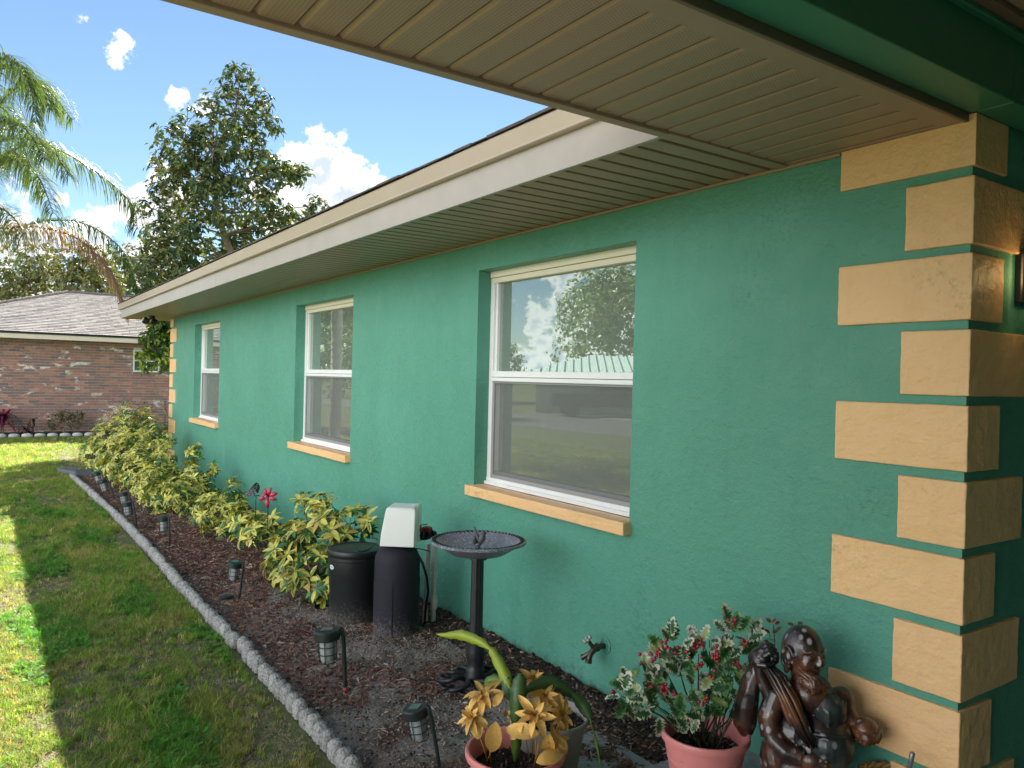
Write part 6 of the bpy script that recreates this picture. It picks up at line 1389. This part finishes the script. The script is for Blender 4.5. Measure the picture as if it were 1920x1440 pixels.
for k in range(8): st.tube([hb0+Vector((.03+rnd.uniform(-.02, .03), rnd.uniform(-.03, .03), 0)), atd(1340+k*8, 1310, 2.80)], .0022, 5)
st.build('stem', m_hst, ho, smooth=True)
for (x_, y_, d, n) in ((1245, 1208, 2.72, 7), (1226, 1232, 2.70, 10), (1236, 1222, 2.70, 6), (1249, 1288, 2.62, 12), (1222, 1285, 2.64, 4), (1303, 1212, 2.72, 7), (1313, 1205, 2.72, 5), (1312, 1240, 2.68, 6), (1341, 1232, 2.68, 8), (1347, 1226, 2.69, 5), (1376, 1168, 2.78, 7), (1396, 1200, 2.76, 4), (1387, 1247, 2.72, 4), (1320, 1315, 2.64, 5), (1270, 1222, 2.72, 3), (1149, 1296, 2.60, 2), (1284, 1220, 2.70, 4), (1260, 1295, 2.63, 4), (1332, 1270, 2.66, 4), (1207, 1243, 2.70, 2), (1443, 1265, 2.80, 2)):
    mb = MB(); c = atd(x_, y_, d+.02)
    for _ in range(n): p = c+Vector((rnd.gauss(0, .009), rnd.gauss(0, .006), rnd.gauss(0, .010))); mb.ball(p, rnd.uniform(.0052, .0070), 8, 6)
    mb.build('berry_cluster', m_berry, ho, smooth=True)
# thin reddish sprig behind the figure
m_spr = mat('reddish_sprig_leaf', (.17, .07, .05), .45, trans=.15, cvar=.3, cscale=60); sg = thing('reddish_sprig', atd(1450, 1330, 2.88), 'thin sprig with small reddish leaves rising behind the bearded figure', 'plant')
mb = MB(); mb.tube([atd(1450, 1330, 2.88), atd(1455, 1235, 2.88), atd(1450, 1172, 2.88)], .0016, 5); mb.tube([atd(1454, 1200, 2.88), atd(1434, 1197, 2.88), atd(1432, 1182, 2.88)], .0012, 5); mb.tube([atd(1454, 1202, 2.88), atd(1444, 1202, 2.88), atd(1443, 1185, 2.88)], .0012, 5); mb.build('stem', m_spr, sg)
sl_m = leaf_mesh('leaf', m_spr, .024, .014, .5)
for (x_, y_, a) in ((1450, 1170, 1.2), (1452, 1170, .4), (1446, 1167, 2.4), (1432, 1182, 2.2), (1443, 1186, 2.6), (1448, 1186, .4), (1456, 1183, .8), (1495, 1170, .3), (1488, 1172, 2.8)):
    o = link('leaf', sl_m, sg); o.location = atd(x_, y_, 2.87)-sg.location; dv = Rv*math.cos(a)+Uv*math.sin(a); nn = tocam(atd(x_, y_, 2.87))+Vector((0, 0, .5)); nn = (nn-dv*nn.dot(dv)).normalized(); o.rotation_euler = Matrix((dv, nn.cross(dv), nn)).transposed().to_euler()

# ---------------------------------------------------------------- carved bearded figure
def statue_mat():
    m = bpy.data.materials.new('dark_glazed_wood'); m.use_nodes = True; t = m.node_tree; t.nodes.clear()
    out = N(t, 'ShaderNodeOutputMaterial'); p = N(t, 'ShaderNodeBsdfPrincipled'); L(t, p.outputs[0], out.inputs[0]); p.inputs['Roughness'].default_value = .36; p.inputs['Coat Weight'].default_value = .5; p.inputs['Coat Roughness'].default_value = .16
    geo = N(t, 'ShaderNodeNewGeometry')
    def noise(sc, det=4, r=.6):
        n = N(t, 'ShaderNodeTexNoise'); n.inputs['Scale'].default_value = sc; n.inputs['Detail'].default_value = det; n.inputs['Roughness'].default_value = r; L(t, geo.outputs['Position'], n.inputs['Vector']); return n.outputs['Fac']
    cr = N(t, 'ShaderNodeValToRGB'); L(t, noise(7, 5), cr.inputs[0]); e = cr.color_ramp.elements; e[0].position = .38; e[0].color = (.010, .007, .008, 1); e[1].position = .64; e[1].color = (.20, .070, .024, 1); q = e.new(.50); q.color = (.055, .024, .016, 1)
    vo = N(t, 'ShaderNodeTexVoronoi'); vo.inputs['Scale'].default_value = 38; vo.inputs['Randomness'].default_value = 1
    mp = N(t, 'ShaderNodeMapping'); mp.inputs['Scale'].default_value = (1, 1, .7); L(t, geo.outputs['Position'], mp.inputs[0]); L(t, mp.outputs[0], vo.inputs['Vector'])
    def rng(v, a, b, c=0., d=1.):
        r = N(t, 'ShaderNodeMapRange'); r.interpolation_type = 'SMOOTHSTEP'; L(t, v, r.inputs[0]); r.inputs[1].default_value = a; r.inputs[2].default_value = b; r.inputs[3].default_value = c; r.inputs[4].default_value = d; return r.outputs[0]
    sepc = N(t, 'ShaderNodeSeparateColor'); L(t, vo.outputs['Color'], sepc.inputs[0])
    sel = mm(t, 'GREATER_THAN', sepc.outputs[0], .60); spot = mm(t, 'MULTIPLY', mm(t, 'SUBTRACT', 1., rng(vo.outputs['Distance'], .22, .42)), sel)
    spot = mm(t, 'MULTIPLY', spot, rng(noise(9, 2), .40, .55))
    x = N(t, 'ShaderNodeMixRGB'); L(t, spot, x.inputs[0]); L(t, cr.outputs[0], x.inputs[1]); x.inputs[2].default_value = (.40, .37, .38, 1)
    v2 = N(t, 'ShaderNodeTexVoronoi'); v2.inputs['Scale'].default_value = 150; L(t, geo.outputs['Position'], v2.inputs['Vector'])
    sp2 = mm(t, 'MULTIPLY', mm(t, 'LESS_THAN', v2.outputs['Distance'], .16), rng(noise(14, 2), .56, .62)); y = N(t, 'ShaderNodeMixRGB'); L(t, sp2, y.inputs[0]); L(t, x.outputs[0], y.inputs[1]); y.inputs[2].default_value = (.30, .18, .10, 1)
    L(t, y.outputs[0], p.inputs['Base Color'])
    b = N(t, 'ShaderNodeBump'); b.inputs['Strength'].default_value = .35; b.inputs['Distance'].default_value = .004; L(t, noise(60, 3), b.inputs['Height']); L(t, b.outputs[0], p.inputs['Normal'])
    return m
m_stat = statue_mat()
SD = 2.72; s0 = atd(1510, 1330, SD); K = SD/FPX      # metres per photo pixel at the figure
Wn = (CAM-s0); Wn.z = 0; Wn.normalize(); Un = Vector((-Wn.y, Wn.x, 0)); Zn = Vector((0, 0, 1))
if Un.dot(R0) < 0: Un = -Un
def sp_(px, py, w=0.): return s0 + Un*((px-1510)*K) + Zn*((1330-py)*K) + Wn*w
ZB = .05
def remeshed(name, parts, voxel, parent, smooth_it=2):
    """parts: MB of overlapping blobs -> one continuous carved surface"""
    me = parts.mesh(name, m_stat); o = link(name, me, None); md = o.modifiers.new('r', 'REMESH'); md.mode = 'VOXEL'; md.voxel_size = voxel; md.use_smooth_shade = True
    ms_ = o.modifiers.new('s', 'SMOOTH'); ms_.iterations = smooth_it; ms_.factor = .5
    dg = bpy.context.evaluated_depsgraph_get(); dg.update(); me2 = bpy.data.meshes.new_from_object(o.evaluated_get(dg)); bpy.data.objects.remove(o); bpy.data.meshes.remove(me)
    me2.name = name; me2.materials.clear(); me2.materials.append(m_stat); me2.polygons.foreach_set('use_smooth', [True]*len(me2.polygons)); off = parent_loc(parent)
    me2.transform(Matrix.Translation(-off)); return link(name, me2, parent)
base_pt = sp_(1510, 1500, -.02); st_ = thing('bearded_figure', (base_pt.x, base_pt.y, ZB), 'dark brown glazed carving of a bald bearded man carrying a sack and a bowl', 'statue')
RM = Matrix((Un, Wn, Zn)).transposed()       # local x = right in the picture, y = towards the camera, z = up
fd = (Un*.72+Wn*.62-Zn*.12).normalized(); fs_ = fd.cross(Zn).normalized(); fu = fs_.cross(fd).normalized(); FM = Matrix((fs_, fd, fu)).transposed()   # face frame: y = nose
hc = sp_(1503, 1222)
def fh(x_, y_, z_): return hc + FM @ Vector((x_, y_, z_))
mb = MB()
# torso, belly, robe down to the slab
mb.ball(sp_(1515, 1300, 0), (.088, .075, .075), 20, 14, RM); mb.ball(sp_(1543, 1372, .02), (.098, .09, .10), 22, 16, RM); mb.ball(sp_(1548, 1325, -.005), (.072, .062, .07), 18, 14, RM); mb.ball(sp_(1470, 1430, .0), (.075, .075, .10), 18, 14, RM); mb.ball(sp_(1500, 1380, 0), (.105, .085, .10), 20, 14, RM)
mb.ball(sp_(1465, 1315, .02), (.048, .05, .055), 16, 12, RM); mb.ball(sp_(1572, 1308, -.02), (.045, .045, .05), 16, 12, RM)
q0 = sp_(1505, 1420, 0); mb.lathe([(0, ZB), (.135, ZB), (.138, ZB+.04), (.125, ZB+.12), (.118, q0.z-.02), (.105, q0.z+.04), (0, q0.z+.06)], 28, (q0.x, q0.y, 0))
# upper arm with elbow out, forearm back to the belly hand
mb.tube([sp_(1462, 1300, .03), sp_(1447, 1345, .05), sp_(1452, 1378, .065)], [.040, .041, .036], 14); mb.tube([sp_(1452, 1378, .065), sp_(1480, 1395, .09), sp_(1510, 1398, .10)], [.036, .034, .026], 14)
# sleeve fold hanging from the forearm
mb.tube([sp_(1455, 1385, .06), sp_(1462, 1420, .07), sp_(1470, 1470, .07)], [.040, .046, .04], 12)
# left arm reaching forward
mb.tube([sp_(1572, 1310, -.01), sp_(1590, 1335, .0), sp_(1603, 1352, .01)], [.036, .026, .022], 12)
mb.ball(sp_(1576, 1345, -.01), (.034, .04, .052), 14, 10, RM); mb.ball(sp_(1566, 1395, .0), (.05, .06, .06), 14, 10, RM)
# neck
mb.tube([sp_(1508, 1280, 0), hc], [.05, .04], 12)
# robe folds
for (a, b, c, r_) in (((1480, 1300, .055), (1500, 1345, .085), (1498, 1385, .09), .012), ((1445, 1400, .05), (1455, 1435, .075), (1490, 1450, .09), .010), ((1440, 1425, .04), (1465, 1460, .08), (1505, 1470, .095), .010), ((1560, 1440, .06), (1545, 1470, .09), (1515, 1480, .10), .010), ((1570, 1400, .05), (1580, 1440, .05), (1575, 1490, .05), .012)):
    mb.tube([sp_(*a), sp_(*b), sp_(*c)], [r_*.7, r_, r_*.6], 8)
remeshed('body', mb, .0045, st_)
# head with ears, nose, brow, cheeks
mb = MB(); mb.ball(hc+FM @ Vector((0, -.005, .006)), (.066, .074, .086), 28, 20, FM); mb.ball(fh(0, .012, -.045), (.052, .058, .050), 18, 12, FM)
for s_ in (-1, 1):
    mb.ball(fh(s_*.030, .050, -.020), (.023, .020, .022), 12, 10, FM); mb.tube([fh(s_*.012, .066, .020), fh(s_*.030, .062, .030), fh(s_*.046, .046, .022)], [.0055, .007, .005], 8)
    mb.ball(fh(s_*.027, .060, .008), (.012, .008, .008), 10, 8, FM)
    # long lobed ear, hollow in the middle
    er = [fh(s_*.070, -.004+.022*math.cos(a)*1.0, -.012+.036*math.sin(a)) for a in np.linspace(.2, 5.6, 14)]; mb.tube(er, .0065, 8); mb.ball(fh(s_*.068, -.002, -.052), (.009, .013, .018), 10, 8, FM); mb.ball(fh(s_*.062, -.004, -.010), (.008, .016, .026), 10, 8, FM)
mb.tube([fh(0, .068, .018), fh(0, .082, -.004)], [.007, .011], 10); mb.ball(fh(0, .082, -.008), (.016, .012, .010), 12, 8, FM)
for s_ in (-1, 1): mb.ball(fh(s_*.012, .076, -.011), .0075, 10, 8)
mb.tube([fh(-.026, .062, -.030), fh(0, .074, -.036), fh(.026, .062, -.030)], [.004, .0065, .004], 8); mb.tube([fh(-.020, .062, -.040), fh(0, .071, -.046), fh(.020, .062, -.040)], [.003, .006, .003], 8)
remeshed('head', mb, .0032, st_, 2)
# beard of long locks falling over the chest
mb = MB(); rb = random.Random(12)
for k in range(58):
    u = rb.uniform(-1, 1); lng = rb.uniform(.75, 1.0)*(1-.25*abs(u)); x0_ = u*.058
    a = fh(x0_, .046*math.sqrt(max(.05, 1-u*u*.8)), -.036-.012*abs(u)); e = sp_(1524+u*24, 1284-8*(1-lng)*6+rb.uniform(-4, 4), .085-.03*abs(u)); mid = a.lerp(e, .45)+Wn*.016+Vector((rb.uniform(-.006, .006),)*3)
    mb.tube([a, mid, e, e+Vector((0, 0, -.008))+Un*rb.uniform(-.006, .006)], [.007, .0085, .006, .002], 6)
mb.ball(sp_(1520, 1272, .045), (.040, .036, .034), 14, 10, RM)
mb.build('beard', m_stat, st_, smooth=True)
# mottled dark robe front over chest and belly, in soft overlapping folds
mb = MB(); mb.ball(sp_(1552, 1318, .035), (.056, .050, .060), 18, 14, RM); mb.ball(sp_(1552, 1378, .045), (.082, .080, .086), 22, 16, RM)
for k in range(9): mb.tube([sp_(1522+k*7, 1290+(k*5) % 7, .066-.008*abs(k-4)), sp_(1525+k*6, 1310+(k*3) % 9, .080-.006*abs(k-4)), sp_(1530+k*5, 1330+(k*7) % 11, .084-.004*abs(k-4))], [.005, .010, .005], 8)
mb.tube([sp_(1512, 1352, .10), sp_(1545, 1346, .122), sp_(1580, 1350, .095)], [.007, .009, .006], 8)
o = remeshed('robe_front', mb, .0042, st_, 1); o.data.materials.clear(); m_robe = m_stat.copy(); m_robe.name = 'green_black_mottled_glaze'
for n_ in m_robe.node_tree.nodes:
    if n_.type == 'VALTORGB':
        for e_, c_ in zip(n_.color_ramp.elements, ((.008, .010, .010, 1), (.016, .024, .022, 1), (.050, .062, .056, 1))): e_.color = c_
    if n_.type == 'MIX_RGB' and abs(n_.inputs[2].default_value[0]-.40) < .01: n_.inputs[2].default_value = (.15, .18, .165, 1)
[setattr(n_.inputs['Roughness'], 'default_value', .5) for n_ in m_robe.node_tree.nodes if n_.type == 'BSDF_PRINCIPLED']
o.data.materials.append(m_robe)
# long lock of hair or rope from the raised fist down across the chest
mb = MB()
for k in range(26):
    a = rb.uniform(0, 6.28); r_ = .023*math.sqrt(rb.random()); o_ = Un*(r_*math.cos(a)*1.2)+Wn*(r_*math.sin(a)); P_ = [sp_(1436, 1244, .05), sp_(1458, 1262, .075), sp_(1480, 1295, .10), sp_(1500, 1335, .115), sp_(1522, 1372, .115)]
    mb.tube([p+o_*(1.1 if 0 < i < 4 else .55)+Un*.003*math.sin(i*2+k) for i, p in enumerate(P_)], [.006, .0085, .0085, .008, .003], 6)
mb.build('shoulder_strap', m_stat, st_, smooth=True)
# sack hanging behind the shoulder, gathered at the fist
mb = MB(); mb.tube([sp_(1442, 1232, -.02), sp_(1425, 1250, -.01), sp_(1412, 1290, .0), sp_(1404, 1340, .005), sp_(1402, 1375, .005), sp_(1406, 1396, .005)], [.012, .024, .034, .042, .042, .022], 18)
for k in range(5): a = k*.5-1; mb.tube([sp_(1424+a*3, 1252, .02), sp_(1412+a*8, 1310, .036), sp_(1404+a*9, 1380, .032)], [.004, .006, .003], 6)
remeshed('sack', mb, .0045, st_)
# fist gripping the sack by the shoulder: palm, four curled fingers and a thumb
def hand(c, dirf, dirp, sc_, name, curl=1.0, spread=.0):
    """dirf: along the fingers, dirp: palm side"""
    dirf = dirf.normalized(); dirp = (dirp-dirf*dirp.dot(dirf)).normalized(); dx_ = dirf.cross(dirp).normalized(); HM = Matrix((dx_, dirf, dirp)).transposed(); mb = MB(); g = lambda x_, y_, z_: c + HM @ (Vector((x_, y_, z_))*sc_)
    mb.ball(g(0, 0, 0), (.030*sc_, .032*sc_, .016*sc_), 14, 10, HM)
    for k, (l_, xo) in enumerate(((.040, -.023), (.047, -.008), (.044, .008), (.034, .022))):
        x_ = xo*(1+spread); b_ = curl; p = [g(x_*.9, .018, -.004), g(x_, .036, -.004), g(x_, .036+l_*.45*math.cos(b_), l_*.5*math.sin(b_)), g(x_, .036+l_*.45*math.cos(b_)+l_*.4*math.cos(2*b_), l_*.5*math.sin(b_)+l_*.4*math.sin(2*b_))]
        mb.tube(p, [.0085*sc_, .0085*sc_, .0075*sc_, .0055*sc_], 10); mb.ball(p[1], .0092*sc_, 8, 6); mb.ball(p[3], .006*sc_, 8, 6)
    p = [g(-.024, -.012, .004), g(-.036, .008, .012), g(-.030, .026, .022), g(-.018, .036, .026)]; mb.tube(p, [.010*sc_, .0095*sc_, .008*sc_, .006*sc_], 10); mb.ball(p[3], .0062*sc_, 8, 6)
    return remeshed(name, mb, .0026, st_, 1)
mb = MB(); mb.ball(sp_(1434, 1238, .045), (.026, .026, .024), 14, 10, RM); remeshed('sack_knot', mb, .004, st_)
hand(sp_(1424, 1236, .035), Un*.75+Zn*.62, -Wn*.3-Zn*.8, 1.28, 'raised_hand', 1.15)
hand(sp_(1524, 1402, .115), Un*.95-Zn*.15, -Wn, 1.15, 'belly_hand', .55)
hand(sp_(1606, 1362, .01), Un*.5+Wn*.5+Zn*.1, Zn, 1.15, 'bowl_hand', .7)
# wrist linking the raised hand to the arm
mb = MB(); mb.tube([sp_(1424, 1244, .03), sp_(1430, 1275, .03), sp_(1446, 1306, .035), sp_(1456, 1330, .04)], [.020, .022, .026, .03], 12); remeshed('raised_forearm', mb, .0045, st_)
# small round bowl with two dark hollows on its lid
mb = MB(); bc = sp_(1613, 1345, .03); mb.lathe([(0, -.030), (.026, -.030), (.040, -.015), (.046, .004), (.047, .008), (.044, .012), (.040, .012), (.034, .030), (.020, .040), (0, .043)], 24, bc); bo = mb.build('bowl', m_stat, st_, smooth=True, angle=50)
m_holl = mat('black_hollow', (.003, .003, .003), .5)
for dx_ in (-.013, .014):
    c = bc+Un*dx_+Wn*.027+Zn*.024; T3 = (Wn+Zn*.55).normalized().to_track_quat('Z', 'Y').to_matrix(); mb = MB(); mb.ball(c, (.0085, .0125, .003), 12, 6, T3); mb.build('hollow', m_holl, bo, smooth=True)
    mb = MB(); mb.lathe([(.0095+.002*math.cos(b), .002*math.sin(b)) for b in np.linspace(0, 6.28, 7)[:-1]], 14, c, T3.to_4x4() @ Matrix.Diagonal((1, 1.4, 1, 1)), closed=True); mb.build('rim', m_stat, bo, smooth=True)
# closed eyes and top knot
mb = MB()
for s_ in (-1, 1): mb.tube([fh(s_*.016, .0690, .006), fh(s_*.027, .0690, .003), fh(s_*.038, .060, .006)], [.0015, .0022, .0015], 6)
mb.build('eyelid', m_holl, st_, smooth=True)

# ---------------------------------------------------------------- wicker basket with a grey handle tool in the corner
m_wick = mat('golden_wicker', (.32, .18, .06), .55, cvar=.3, cscale=30); m_steel = mat('dull_grey_metal', (.30, .30, .30), .4, metal=.6, cvar=.2, cscale=40)
kc = atd(1686, 1472, 2.55); wk = thing('wicker_basket', (kc.x, kc.y, ZB), 'round golden wicker basket at the bottom edge below the corner blocks', 'basket')
nst = 28; zs_ = list(np.arange(ZB+.01, kc.z, .0105)); WR = .125
for zi, z in enumerate(zs_[-26:]):
    mb = MB(); pts_ = []
    for k in range(84): a = 2*math.pi*k/84; r_ = WR*(.82+.18*(z-ZB)/(kc.z-ZB))+.0032*math.sin(nst/2*a*1.0+math.pi*zi); pts_.append((kc.x+r_*math.cos(a), kc.y+r_*math.sin(a), z))
    mb.tube(pts_+[pts_[0]], .0052, 5, cap=False); mb.build('wicker_strand', m_wick, wk, smooth=True)
mb = MB(); 
for tw in (0, math.pi): 
    pts_ = [(kc.x+(WR+.004+.006*math.cos(k*.9+tw))*math.cos(2*math.pi*k/84), kc.y+(WR+.004+.006*math.cos(k*.9+tw))*math.sin(2*math.pi*k/84), kc.z+.004+.006*math.sin(k*.9+tw)) for k in range(84)]; mb.tube(pts_+[pts_[0]], .007, 6, cap=False)
mb.build('rim', m_wick, wk, smooth=True)
mb = MB()
for k in range(nst): a = 2*math.pi*k/nst; mb.tube([(kc.x+WR*.8*math.cos(a), kc.y+WR*.8*math.sin(a), ZB), (kc.x+WR*.99*math.cos(a), kc.y+WR*.99*math.sin(a), kc.z)], .003, 5)
mb.lathe([(0, ZB+.004), (WR*.8, ZB+.004), (WR*.8, ZB+.01), (0, ZB+.01)], 24, (kc.x, kc.y, 0)); mb.build('stakes', m_wick, wk, smooth=True)
ta = atd(1711, 1412, 2.50); tb_ = atd(1700, 1470, 2.52); tg_ = thing('trowel', tb_, 'dull grey metal tool handle sticking up out of the wicker basket', 'garden tool')
mb = MB(); ax_ = (tb_-ta).normalized(); mb.tube([ta-ax_*.004, ta, ta+ax_*.03, ta+ax_*.10], [.004, .0085, .0075, .006], 10); mb.build('handle', m_steel, tg_, smooth=True)
mb = MB(); T = Matrix.Translation(ta+ax_*.13) @ ax_.to_track_quat('Z', 'Y').to_matrix().to_4x4(); mb.box(-.02, .02, -.002, .002, -.03, .05, T); mb.build('blade', m_steel, tg_)
# loose grains of sand and soil on the thin parts of the lawn
pts = []; rots = []; scls = []; idx = []; rnd = random.Random(31)
for _ in range(16000):
    x = rnd.uniform(-5.5, -.95); y = rnd.uniform(-3.0, -1.41); bare = mnoise.fractal(Vector((x*1.6, y*1.9, 1.3)), .9, 2, 4)
    if bare > -.2 and y < -1.62 and rnd.random() < .9: continue
    s_ = rnd.uniform(.15, .6); pts.append((x, y, -.064)); rots.append((rnd.uniform(0, 3), rnd.uniform(0, 3), rnd.uniform(0, 6))); scls.append((s_, s_, s_)); idx.append(rnd.choice((14, 15, 16, 14, 11, 8, 3, 9)))
gn_scatter('loose_soil', pts, rots, scls, idx, mc)
